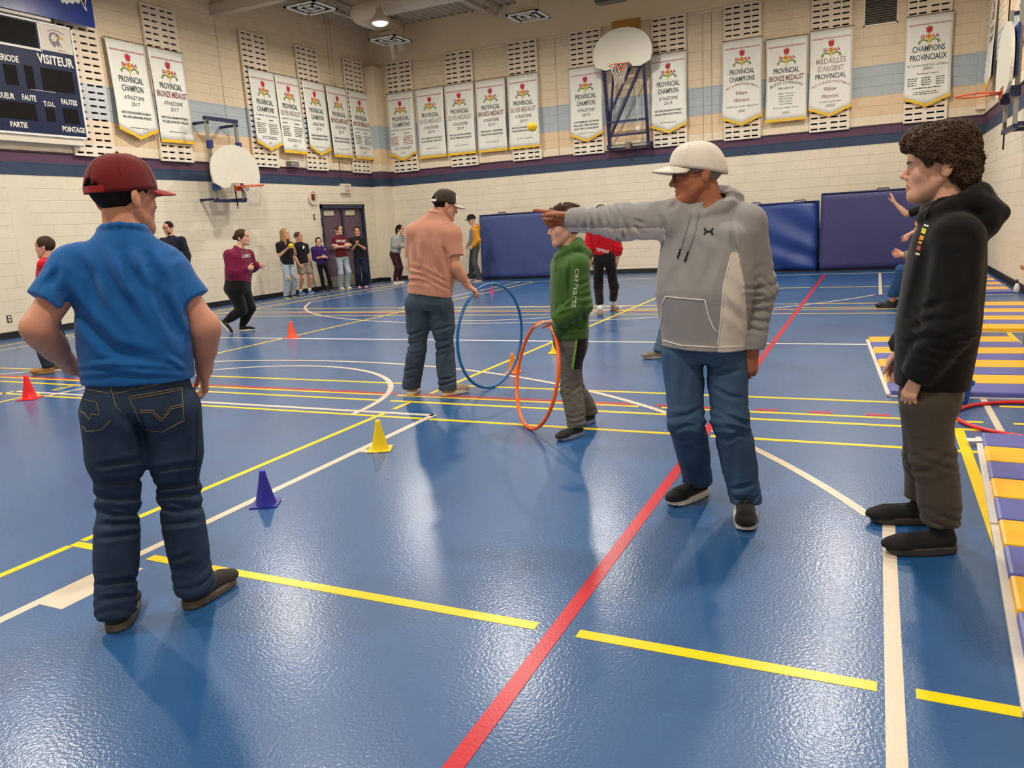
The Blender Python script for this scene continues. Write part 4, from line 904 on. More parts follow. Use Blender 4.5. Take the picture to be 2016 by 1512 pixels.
# ---- head ------------------------------------------------------------------
HEADS = {}
def head_mesh(kind, h):
    key = (kind, h)
    if key in HEADS: return HEADS[key]
    g = SDF((-.1, -.12, -.14), (.1, .13, .13), h); jw = {'man': 1.10, 'teen': .95, 'fem': .90}[kind]; br = {'man': 1.0, 'teen': .5, 'fem': .15}[kind]; ns = {'man': 1.2, 'teen': 1.0, 'fem': .85}[kind]
    g.add(ell((0, -.015, .035), (.074, .094, .084))); g.add(ell((0, .026, -.03), (.059*(.5+.5*jw), .060, .086)), .03)
    g.add(rcone((0, .032, -.066), (0, .060, -.092), .041*jw, .025*jw), .03)
    for s in (-1, 1):
        g.add(rcone((s*.050*jw, -.012, -.045), (s*.020*jw, .060, -.098), .017*jw, .015*jw), .03)
        g.add(ell((s*.040, .050, -.026), (.021, .018, .017)), .03)
    g.add(rcone((-.036, .073, .021), (.036, .073, .021), .008+.005*br, .008+.005*br), .02)
    g.add(ell((0, .06, .05), (.055, .03, .04)), .03)
    for s in (-1, 1): g.add(ell((s*.031, .094, .001), (.016, .014, .011)), .012, 's')
    for s in (-1, 1): g.add(ell((s*.031, .0705, .0), (.0145, .0135, .0125)), .004)
    g.add(rcone((0, .080, .010), (0, .106, -.027), .0075*ns, .0105*ns), .010)
    for s in (-1, 1): g.add(ell((s*.012*ns, .093, -.034), (.0075, .010, .008)), .008)
    g.add(ell((0, .079, -.055), (.024, .013, .02)), .012)
    for z, y, r in ((-.0600, .0895, .0052), (-.0715, .0890, .0062)):
        for s in (-1, 1): g.add(rcone((0, y, z), (s*.021, y-.009, (z-.066)/2), r, .003), .006)
    g.add(rcone((-.020, .0935, -.0660), (.020, .0935, -.0660), .0022, .0022), .004, 's')
    g.add(ell((0, .072, -.101), (.020*jw, .016, .017)), .02)
    for s in (-1, 1):
        c, q = math.cos(.25*s), math.sin(.25*s); R3 = [(c, q, 0), (-q, c, .15), (0, -.15, 1)]
        g.add(ell((s*.078, -.026, -.010), (.0085, .019, .032), R3), .006); g.add(ell((s*.0905, -.020, -.006), (.0065, .0105, .018), R3), .003, 's'); g.add(rcone((s*.083, -.030, .012), (s*.084, -.038, -.008), .004, .004), .004)
    V, F = g.mesh(1); C_ = V[F].mean(1)
    lip = ((C_[:, 0]/.0235)**2+((C_[:, 2]+.0660)/.0105)**2 < 1) & (C_[:, 1] > .074)
    HEADS[key] = (V, F, lip.astype(int)); HBVH[key] = BVHTree.FromPolygons([Vector(v) for v in V], [tuple(int(i) for i in f_) for f_ in F]); return HEADS[key]
HBVH = {}
def surf_y(key, x, z):
    p = HBVH[key].ray_cast(Vector((x, .2, z)), Vector((0, -1, 0)))[0]; return p.y if p is not None else .08
# ---- hand ------------------------------------------------------------------
def hand_prims(W, ex, ez, side, s, curl, thumb=(40, .25), spread=3.0):
    """side: 'R' or 'L'; ez: direction the palm faces; curl: four (c1,c2,c3) in degrees; thumb: (out angle, across)"""
    ex = un(ex); ez = np.asarray(ez, float); ez = un(ez-ex*(ez@ex)); ey = np.cross(ex, ez)*(1 if side == 'R' else -1)
    P = lambda x, y, z: np.asarray(W)+s*(x*ex+y*ey+z*ez); out = []
    ys = (.030, .0105, -.009, -.027); Ls = (.070, .078, .072, .056); xs = (.086, .090, .085, .077)
    for i in range(4):
        out.append((rcone(P(.004, ys[i]*.55, 0), P(xs[i], ys[i], 0), s*.0145, s*.0112), .012))
        p = np.array([xs[i], ys[i], 0.0]); ph = 0.0; sp = math.radians(spread*(1.5-i)); c = curl[i] if isinstance(curl[0], (tuple, list)) else curl
        for k, (fr, r0, r1) in enumerate(((.45, .0095, .0086), (.30, .0086, .0078), (.25, .0078, .0066))):
            ph += math.radians(c[k]); d = np.array([math.cos(ph)*math.cos(sp), math.sin(sp)*math.cos(ph), math.sin(ph)]); q = p+d*Ls[i]*fr
            out.append((rcone(P(*p), P(*q), s*r0, s*r1), .004)); p = q
    a = math.radians(thumb[0]); ac = thumb[1]; p = np.array([.012, .020, .006])
    for L_, r0, r1, f in ((.046, .0165, .0125, 1.0), (.034, .0115, .0098, .75), (.026, .0098, .0078, .5)):
        d = un([math.cos(a*f), math.sin(a*f)*(1-.5*ac), ac]); q = p+d*L_; out.append((rcone(P(*p), P(*q), s*r0, s*r1), .008)); p = q
    return out
CURL = {'relax': ((22, 28, 18), (26, 32, 20), (30, 35, 22), (34, 36, 22)), 'flat': ((4, 6, 4),)*4, 'point': ((-4, 4, 2), (75, 85, 55), (80, 88, 55), (84, 88, 55)), 'fist': ((75, 85, 55),)*4, 'grip': ((42, 48, 30),)*4, 'soft': ((14, 18, 12),)*4, 'cup': ((35, 40, 25),)*4}

# ---- skeleton ----------------------------------------------------------------
def ik(a, c, l1, l2, pole):
    a, c, pole = [np.asarray(v, float) for v in (a, c, pole)]; d = c-a; L_ = min(np.linalg.norm(d), (l1+l2)*.999); u = d/np.linalg.norm(d)
    x = (l1*l1-l2*l2+L_*L_)/(2*L_); h = math.sqrt(max(0, l1*l1-x*x)); p = pole-u*(pole@u); p = p/max(1e-6, np.linalg.norm(p)); return a+u*x+p*h
class Skel:
    def __init__(s, gx, gy, Ht, face, lean=0.0, shift=(0, 0)):
        s.root = np.array([gx, gy, 0.0]); s.H = Ht; s.E = set(); t = math.radians(face); s.fw = np.array([math.cos(t), math.sin(t), 0]); s.rt = np.array([math.sin(t), -math.cos(t), 0]); s.J = {}; H_ = Ht
        L_ = lambda r, f, z: s.rt*r+s.fw*f+np.array([0, 0, z])
        s.L = L_; J = s.J
        J['pelvis'] = L_(shift[0], shift[1], .525*H_); J['neck'] = L_(shift[0], shift[1]+lean*H_, .835*H_); J['head'] = L_(shift[0], shift[1]+lean*H_+.02, .925*H_)
        for n, q in (('R', 1), ('L', -1)):
            J['sh'+n] = J['neck']+L_(q*.105*H_, 0, -.028*H_); J['hip'+n] = J['pelvis']+L_(q*.052*H_, 0, -.01*H_)
            J['an'+n] = L_(q*.065*H_, -.02, .05*H_); J['toe'+n] = s.fw*1.0
            J['wr'+n] = J['sh'+n]+L_(q*.05*H_, .06*H_, -.31*H_)
            s.pole = {}
    def px(s, x, y, off=0.0):
        v = s.root[:2]/np.linalg.norm(s.root[:2]); D_ = np.linalg.norm(s.root[:2])+off; r = ray(x, y); return CAMP+r*(D_/(r[:2]@v))-s.root
    def gpx(s, x, y, z=0.0): return ground(x, y, z)-s.root
    def pelx(s, x, off=0.0):
        lo, hi = 100.0, 1400.0
        for _ in range(40):
            m = (lo+hi)/2
            if s.px(x, m, off)[2] > .522*s.H: lo = m
            else: hi = m
        return s.px(x, lo, off)
    def set(s, **k): s.E |= set(k); s.J.update({a: np.asarray(b, float) for a, b in k.items()}); return s
    def solve(s, elp=None, knp=None):
        J = s.J; H_ = s.H; elp = elp or {}; knp = knp or {}
        for n, q in (('R', 1), ('L', -1)):
            if 'sh'+n not in s.E: J['sh'+n] = J['neck']+s.L(q*.105*H_, 0, -.035*H_)
            if 'hip'+n not in s.E: J['hip'+n] = J['pelvis']+s.L(q*.050*H_, 0, -.012*H_)
            if 'wr'+n not in s.E: J['wr'+n] = J['sh'+n]+s.L(q*.05*H_, .06*H_, -.30*H_)
        for n, q in (('R', 1), ('L', -1)):
            if 'el'+n not in J: J['el'+n] = ik(J['sh'+n], J['wr'+n], .168*H_, .150*H_, elp.get(n, s.rt*q*.4-s.fw))
            if 'kn'+n not in J: J['kn'+n] = ik(J['hip'+n], J['an'+n], .245*H_, .235*H_, knp.get(n, s.fw+s.rt*q*.15))
        return s
def frame(face, pitch=0.0, roll=0.0):
    """columns right, front, up"""
    t = math.radians(face); f = np.array([math.cos(t), math.sin(t), 0]); r = np.array([math.sin(t), -math.cos(t), 0]); u = np.array([0, 0, 1.0]); p = math.radians(pitch)
    f, u = f*math.cos(p)+u*math.sin(p), u*math.cos(p)-f*math.sin(p); q = math.radians(roll); r, u = r*math.cos(q)-u*math.sin(q), u*math.cos(q)+r*math.sin(q)
    return np.stack([r, f, u], 1)
def xf(V, M, c, s=1.0): return np.asarray(V)*s@M.T+c
def addmesh(name, V, F, mats, parent, mi=None, smooth=True): return link(name, np_mesh(name, V, F, smooth, mi), parent, mats)
def bbox(P, m): P = np.array(P); return P.min(0)-m, P.max(0)+m

# ---- shoes -------------------------------------------------------------------
SHOES = {}
def shoe_geo(kind, h=.005):
    if (kind, h) in SHOES: return SHOES[(kind, h)]
    st = .031; fl = (np.array([0, 0, 1.0]), .75)
    g = SDF((-.07, -.13, -.01), (.07, .2, .16), h)
    g.add(rcone((0, -.058, .045), (.0, .085, .036), .036, .041)); g.add(ell((.004, .112, .036), (.043, .055, .028)), .02); g.add(rcone((0, -.062, .05), (0, -.045, .095 if kind != 'slip' else .10), .034, .038), .02)
    if kind == 'boot': g.add(rcone((0, -.058, .06), (0, -.05, .135), .040, .044), .02); g.add(ell((.002, .105, .042), (.046, .058, .036)), .02)
    else: g.add(rcone((0, -.045, .11), (0, -.045, .17), .030, .034), .006, 's')
    g.cut(lambda x, y, z: st-.006-z+0*x+0*y); up = g.mesh(1)
    g = SDF((-.07, -.13, -.01), (.07, .2, .08), h)
    def sole(x, y, z):
        t = np.clip((y+.058)/.165, 0, 1); cx = .004*t; r = np.sqrt((x-cx)**2+(y-(-.058+.165*t))**2)-(.040+.006*np.sin(t*3.1)-.004*t+.004); d2 = np.maximum(r, -st/2+np.abs(z-st/2)+0*r-0.0); toe = np.maximum(0, y-.09)*.12
        return np.maximum(r, np.abs(z-st/2-toe)-st/2).astype(np.float32)
    g.add((np.array([-.07, -.12, 0]), np.array([.07, .17, .06]), sole), .004); so = g.mesh(1)
    lac = MB()
    for i in range(4): y = .02+.022*i; z = .082-.011*i; lac.tube([(-.022, y, z-.006), (0, y+.004, z), (.022, y, z-.006)], .0028, 5)
    for s in (-1, 1): lac.tube([(0, .012, .09), (s*.02, .002, .098), (s*.034, .01, .085), (s*.012, .016, .088)], .0024, 5); lac.tube([(0, .012, .09), (s*.03, .03, .078)], .0024, 5)
    SHOES[(kind, h)] = (up, so, lac); return SHOES[(kind, h)]
def shoe(par, ankle, toe, s, m_up, m_sole, kind='sneaker', pitch=0.0, lace=None, stripe=None, h=.005, lift=0.0):
    """placed so that the sole's heel is under the ankle"""
    up, so, lac = shoe_geo(kind, h); t = math.atan2(toe[1], toe[0])-math.pi/2
    z = ankle[2] if pitch else .088*s
    M = Matrix.Translation((ankle[0], ankle[1], z)) @ Matrix.Rotation(t, 4, 'Z') @ Matrix.Rotation(pitch, 4, 'X') @ Matrix.Scale(s, 4) @ Matrix.Translation((0, .045, -.088))
    o = addmesh('shoe', *up, m_up, par); o.matrix_local = M
    q = addmesh('sole', *so, m_sole, o)
    if lace: lac.build('laces', lace, o)
    return o
# ================================================================== PEOPLE: figure builder
def skin(n, c): return mat('skin_'+n, c, .5, .4, var=.05, vscale=30, sss=.08)
SK_FAIR = skin('fair', rgb(204, 148, 120)); SK_PALE = skin('pale', rgb(212, 162, 136)); SK_TAN = skin('tan', rgb(164, 100, 70)); SK_ROSE = skin('rose', rgb(206, 146, 120))
M_EYEW = mat('eye_white', rgb(226, 220, 212), .25); M_IRIS = mat('iris', rgb(44, 34, 28), .2)
H_BROWN = mat('hair_brown', rgb(58, 42, 29), .65, .25, bump=.8, bscale=60, var=.3, vscale=40, stretch=(3, 3, .4)); H_DARK = mat('hair_dark', rgb(26, 20, 17), .7, .2, bump=.8, bscale=60, var=.3, vscale=40, stretch=(3, 3, .4)); H_BLOND = mat('hair_blond', rgb(168, 130, 78), .45, .4, bump=.8, bscale=60, var=.3, vscale=40, stretch=(3, 3, .4)); H_CURL = mat('hair_curl', rgb(74, 54, 36), .6, .35); H_GREY = mat('hair_grey', rgb(120, 112, 104), .6, .3, bump=.5, bscale=80, var=.3, vscale=60); H_LIGHT = mat('hair_light_brown', rgb(76, 54, 36), .6, .3, bump=.8, bscale=60, var=.3, vscale=40, stretch=(3, 3, .4))
def cloth(n, c, rough=.85, bump=.12, bscale=350, var=.06, vscale=10, sheen=.15, **k): return mat('cloth_'+n, c, rough, .25, bump=bump, bscale=bscale, var=var, vscale=vscale, sheen=sheen, **k)
def denim(n, c): return mat('denim_'+n, c, .85, .25, bump=.25, bscale=500, var=.22, vscale=9, stretch=(1, 1, .5))
M_WSOLE = mat('sole_white', rgb(226, 220, 208), .5); M_KSOLE = mat('sole_black', rgb(30, 29, 28), .6); M_KSHOE = mat('shoe_black', rgb(18, 17, 17), .7, bump=.2, bscale=300); M_LACE = mat('lace_black', rgb(12, 12, 12), .7)

def lip_of(m):
    c = m.node_tree.nodes['Principled BSDF'].inputs['Base Color'].default_value; return mat('lip_'+m.name, (c[0]*.82, c[1]*.60, c[2]*.60), .45)
def ringw(a, b, r, lam, amp, t0, wd, seed, off=0.0):
    """creases across a limb between a and b, strongest at fraction t0"""
    a = np.asarray(a, float); b = np.asarray(b, float); L_ = np.linalg.norm(b-a); u = (b-a)/L_; wv = Waves(seed, 13); wm = Waves(seed+77, 17); rr = np.random.default_rng(seed)
    T = []
    for _ in range(2): v = rr.normal(size=3); v -= u*(v@u); T.append(v/np.linalg.norm(v)*rr.uniform(.35, .8))
    def fn(P):
        q = P-a; t = q@u; rad = np.linalg.norm(q-t[:, None]*u, axis=1); m = np.clip(2.2-rad/r, 0, 1)*np.exp(-(((t/L_)-t0)/wd)**2)*(t > -.06)*(t < L_+.06); o = 0
        for i, v in enumerate(T):
            ph = 6.283*(t+q@v)/(lam*(1+.35*i))+2.0*wv(P)+off+2*i; o = o+np.clip(.55+.9*(wm(P) if i == 0 else -wm(P)), 0, 1.3)*(.45-np.abs(np.sin(ph/2))**.8)*-1.5
        return amp*m*o
    return fn
def fabric(seed, amp, freq=13, aniso=(1, 1, .5), fine=.35):
    w1 = Waves(seed, freq, 6, aniso); w2 = Waves(seed+50, freq*2.4, 7, aniso)
    return lambda P: amp*(1.1-1.9*np.abs(w1(P))**.8+fine*w2(P))

def cv(ox, oy, sc, *Ls): return [[(ox+x/sc, oy+y/sc) for x, y in L_] for L_ in Ls]
def foldfn(root, folds):
    """creases seen in the photograph: [(picture polylines, half width m, height m)]"""
    rd = (RC @ (root-CAMP))[2]
    def fn(P):
        q = (P+root-CAMP)@RC.T; X = 1008+FPX*q[:, 0]/q[:, 2]; Y = 756+FPX*q[:, 1]/q[:, 2]; k = q[:, 2]/FPX; o = np.zeros(len(P)); vis = np.clip((rd+.03-q[:, 2])/.06, 0, 1)
        for Ls, wd, amp in folds:
            for L_ in Ls:
                A = np.array(L_, float); T = np.concatenate([[0], np.cumsum(np.hypot(*np.diff(A, axis=0).T))]); best = np.full(len(P), 1e9); tb = np.zeros(len(P))
                for i in range(len(A)-1):
                    d = A[i+1]-A[i]; l2 = d@d; t = np.clip(((X-A[i, 0])*d[0]+(Y-A[i, 1])*d[1])/l2, 0, 1); ds = (X-A[i, 0]-t*d[0])**2+(Y-A[i, 1]-t*d[1])**2; m = ds < best; best[m] = ds[m]; tb[m] = (T[i]+t[m]*math.sqrt(l2))/T[-1]
                dm = np.sqrt(best)*k/wd; o += amp*vis*(np.exp(-dm**2)-.45*np.exp(-((dm-1.6)/.8)**2))*np.sin(math.pi*np.clip(tb, .02, .98))**.6
        return o
    return fn
def hairline(y): return np.interp(y, [-.13, -.075, -.045, -.015, .012, .028, .045, .07, .12], [-.088, -.088, -.068, .004, .016, .0, .040, .066, .074])
def hair(par, style, M, c, s, m, h=.005, seed=1, drape=None):
    g = SDF((-.16, -.2, -.34 if style in ('long', 'pony') else -.15), (.16, .17, .19), h); th = {'buzz': .002, 'capped': .004, 'short': .007, 'crop': .012, 'pulled': .010, 'bun': .010, 'pony': .010, 'long': .009, 'curly': .016}[style]
    g.add(ell((0, -.017, .037), (.0755+th, .0955+th, .0855+th)))
    if style == 'crop': g.add(ell((0, .035, .105), (.062, .055, .028)), .03); g.add(ell((0, -.03, .10), (.065, .07, .04)), .03)
    if style == 'curly':
        g.add(ell((0, .060, .088), (.068, .048, .042)), .03); g.add(ell((0, -.045, .076), (.080, .075, .062)), .03); g.add(ell((0, -.085, -.02), (.068, .046, .070)), .03)
        for q in (-1, 1): g.add(ell((q*.055, .03, .06), (.045, .06, .045)), .03)
        g.disp(fabric(seed, .006, 75, (1, 1, 1), .6), .04)
        hl = lambda y: np.interp(y, [-.2, -.09, -.05, -.02, .012, .03, .05, .085, .14], [-.10, -.10, -.085, .010, .022, .0, .030, .058, .072])
    elif style in ('pulled', 'bun', 'pony'): hl = lambda y: np.interp(y, [-.13, -.075, -.045, -.015, .012, .028, .045, .07, .12], [-.088, -.088, -.075, -.032, -.014, .002, .020, .040, .046])
    else: hl = hairline
    if style == 'long':
        hl = lambda y: np.interp(y, [-.13, -.02, .02, .04, .07, .12], [-.2, -.2, -.12, .03, .07, .08])
        for q in (-1, 1): g.add(rcone((q*.070, -.01, .03), (q*.078, .01, -.13), .022, .022, (np.array([1.0, 0, 0]), .6)), .03)
        g.add(rcone((0, -.075, .0), (0, -.075, -.15), .06, .065, (np.array([0, 1.0, 0]), .55)), .03)
    g.cut(lambda x, y, z: (hl(y)-z+0*x)*.8)
    if style in ('short', 'crop', 'long', 'pulled', 'bun', 'pony'): g.disp(fabric(seed, .0022 if style != 'crop' else .006, 90, (1, .35, .5)), .03)
    if style == 'capped': g.cut(lambda x, y, z: z-.058+0*x+0*y)
    if style == 'bun': g.add(ell((0, -.125, .015), (.035, .032, .034)), .008)
    if style == 'pony': g.add(ell((0, -.112, .02), (.022, .022, .022)), .01)
    if style == 'long':
        for q in (-1, 1):
            g.add(rcone((q*.066, .035, -.02), (q*.082, .045, -.28), .020, .026, (np.array([0, 0, 1.0]), 1.0)), .02); g.add(rcone((q*.075, -.02, -.05), (q*.085, .0, -.30), .024, .020), .03)
        g.add(rcone((0, -.08, -.05), (0, -.09, -.30), .06, .045, (np.array([0, 1.0, 0]), .5)), .03)
        g.disp(fabric(seed+3, .004, 60, (1, 1, .15)), .03)
    for d in (drape or []): g.add(rcone(*d), .02)
    V, F = g.mesh(1 if style != 'curly' else 0); V = xf(V, M, c, s); out = addmesh('hair', V, F, m, par)
    if style == 'crop':   # swept tufts
        rr = random.Random(seed); b = MB(); ce = xf([[0, -.02, .03]], M, c, s)[0]; up_ = M[:, 2]; bk = -M[:, 1]
        for i in rr.sample(range(len(V)), min(len(V), 420)):
            p = V[i]; n = un(p-ce); t = un(bk*.8+up_*.25+M[:, 0]*rr.uniform(-.3, .3)); t = un(t-n*(t@n)*.8); l = rr.uniform(.02, .045)*s
            b.tube([tuple(p-n*.003), tuple(p+t*l*.5+n*.004), tuple(p+t*l+n*rr.uniform(.0, .008))], [.003*s, .0026*s, .0006*s], 4)
        b.build('hair_tufts', m, par, fix=False)
    if style == 'curly':   # coils on the outside
        rr = random.Random(seed); b = MB(); N_ = len(V); Cn = V.mean(0); pick = rr.sample(range(N_), min(N_, 1900))
        for i in pick:
            p = V[i]; n = un(p-xf([[0, -.02, .03]], M, c, s)[0]); t1 = un(np.cross(n, [rr.uniform(-1, 1), rr.uniform(-1, 1), rr.uniform(-1, 1)])); t2 = np.cross(n, t1); R_ = rr.uniform(.005, .0095)*s; ln = rr.uniform(.010, .022)*s; tu = rr.uniform(1.3, 2.2); pts = []
            for k in range(15):
                q = k/14; a = 6.283*tu*q; pts.append(tuple(p-n*.003+n*(R_*.7*math.cos(a)+.006*q)+t2*R_*math.sin(a)+t1*(q-.5)*ln))
            b.tube(pts, [.0024*s*(1-.5*abs(2*k/14-1)) for k in range(15)], 4)
        b.build('curls', m, par, fix=False)
    return out
def cap(par, M, c, s, m, m_brim=None, tilt=.2, open_back=False, logo=None, under=None):
    nt, npf = 48, 12; V = []; F = []; cx = np.array([0, -.010, .024])
    rx, ry, rz = .088, .117, .109
    def P(th, ph):
        k = max(0.0, math.cos(ph))**.76; front = math.sin(th); q = np.array([rx*math.cos(th)*k, ry*math.sin(th)*k, rz*math.sin(ph)*(1+.05*front*math.cos(ph))]); r = 1-.008*max(0, 1-abs(math.sin(3*th))*6); return cx+q*[r, r, 1]
    for j in range(npf+1):
        for i in range(nt): V.append(P(2*math.pi*i/nt, math.radians(-4+92*j/npf)))
    V = np.array(V); V[:, 2] += tilt*V[:, 1]*(1-.8*np.clip((V[:, 2]-.02)/.11, 0, 1))
    for j in range(npf):
        for i in range(nt):
            a = j*nt+i; b = j*nt+(i+1) % nt; cc = (V[a]+V[b+nt])/2
            if open_back and cc[1] < -.05 and (cc[0]/.036)**2+((cc[2]-.014)/.030)**2 < 1: continue
            F.append((a, b, b+nt, a+nt))
    o = MB().raw(xf(V, M, c, s), F, True).build('cap', m, par); md = o.modifiers.new('s', 'SOLIDIFY'); md.thickness = .003
    if open_back:
        pts = [P(math.radians(a), math.radians(3)) for a in np.linspace(238, 302, 11)]; pts = np.array(pts); pts[:, 2] += tilt*pts[:, 1]
        bw = MB(); Vb = []; 
        for p in pts: Vb += [p+[0, -.001, .010], p+[0, -.001, -.010], p+[0, .003, -.010], p+[0, .003, .010]]
        Fb = [(4*i+k, 4*i+(k+1) % 4, 4*i+4+(k+1) % 4, 4*i+4+k) for i in range(10) for k in range(4)]
        bw.raw(xf(Vb, M, c, s), Fb).build('strap', m_brim or m, o)
    Vb = []; n1, n2 = 21, 7
    for i in range(n1):
        t = math.radians(90+(i/(n1-1)-.5)*136); e = P(t, math.radians(-3)); w_ = math.sqrt(max(0, 1-((i/(n1-1)-.5)*2)**2*.96))
        for j in range(n2):
            q = j/(n2-1); p = e+np.array([.006*q*np.sign(e[0])*abs(e[0])/.08, .078*w_*q, 0]); p[2] += tilt*e[1]-.012*q*w_-.9*(p[0]**2)*(1.3+q); Vb.append(p)
    Fb = [(i*n2+j, (i+1)*n2+j, (i+1)*n2+j+1, i*n2+j+1) for i in range(n1-1) for j in range(n2-1)]
    b = MB().raw(xf(Vb, M, c, s), Fb, True).build('brim', m_brim or m, o, fix=False); md = b.modifiers.new('s', 'SOLIDIFY'); md.thickness = .004; md.offset = 0
    sm = MB()
    for i in range(6):
        th = math.pi/6+math.pi*i/3; L0 = []
        for ph in np.linspace(0, 82, 9):
            p = P(th, math.radians(ph))*np.array([1.004, 1.004, 1]); p[2] += tilt*p[1]*(1-.8*min(1, max(0, (p[2]-.02)/.11)))
            if open_back and p[1] < -.05 and p[2] < .05: continue
            L0.append(tuple(xf([p], M, c, s)[0]))
        sm.tube(L0, .0011*s, 5)
    sm.build('panel_seams', m, o)
    MB().sphere(tuple(xf([[0, -.010, .1335]], M, c, s)[0]), .006*s, 10, 6).build('button', m, o)
    return o
def glasses(par, M, c, s, m):
    b = MB()
    for q in (-1, 1):
        b.tube([tuple(xf([[q*.032+.022*math.cos(t), .096, -.003+.015*math.sin(t)]], M, c, s)[0]) for t in np.linspace(0, 6.283, 19)[:-1]], .0018*s, 6, closed=True)
        b.tube([tuple(p) for p in xf([[q*.054, .095, .0], [q*.072, .06, .002], [q*.079, -.005, .004]], M, c, s)], .0018*s, 6)
    b.tube([tuple(p) for p in xf([[-.01, .099, .0], [0, .101, .002], [.01, .099, .0]], M, c, s)], .0018*s, 6)
    o = b.build('glasses', m, par)
    lens = mat('lens_glass', (1, 1, 1), .02); lens.node_tree.nodes['Principled BSDF'].inputs['Transmission Weight'].default_value = 1; lens.node_tree.nodes['Principled BSDF'].inputs['IOR'].default_value = 1.05
    for q in (-1, 1): MB().raw([tuple(p) for p in xf([[q*.032+.021*math.cos(t), .096, -.003+.0145*math.sin(t)] for t in np.linspace(0, 6.283, 17)[:-1]], M, c, s)], [tuple(range(16))]).build('lens', lens, o)
    return o

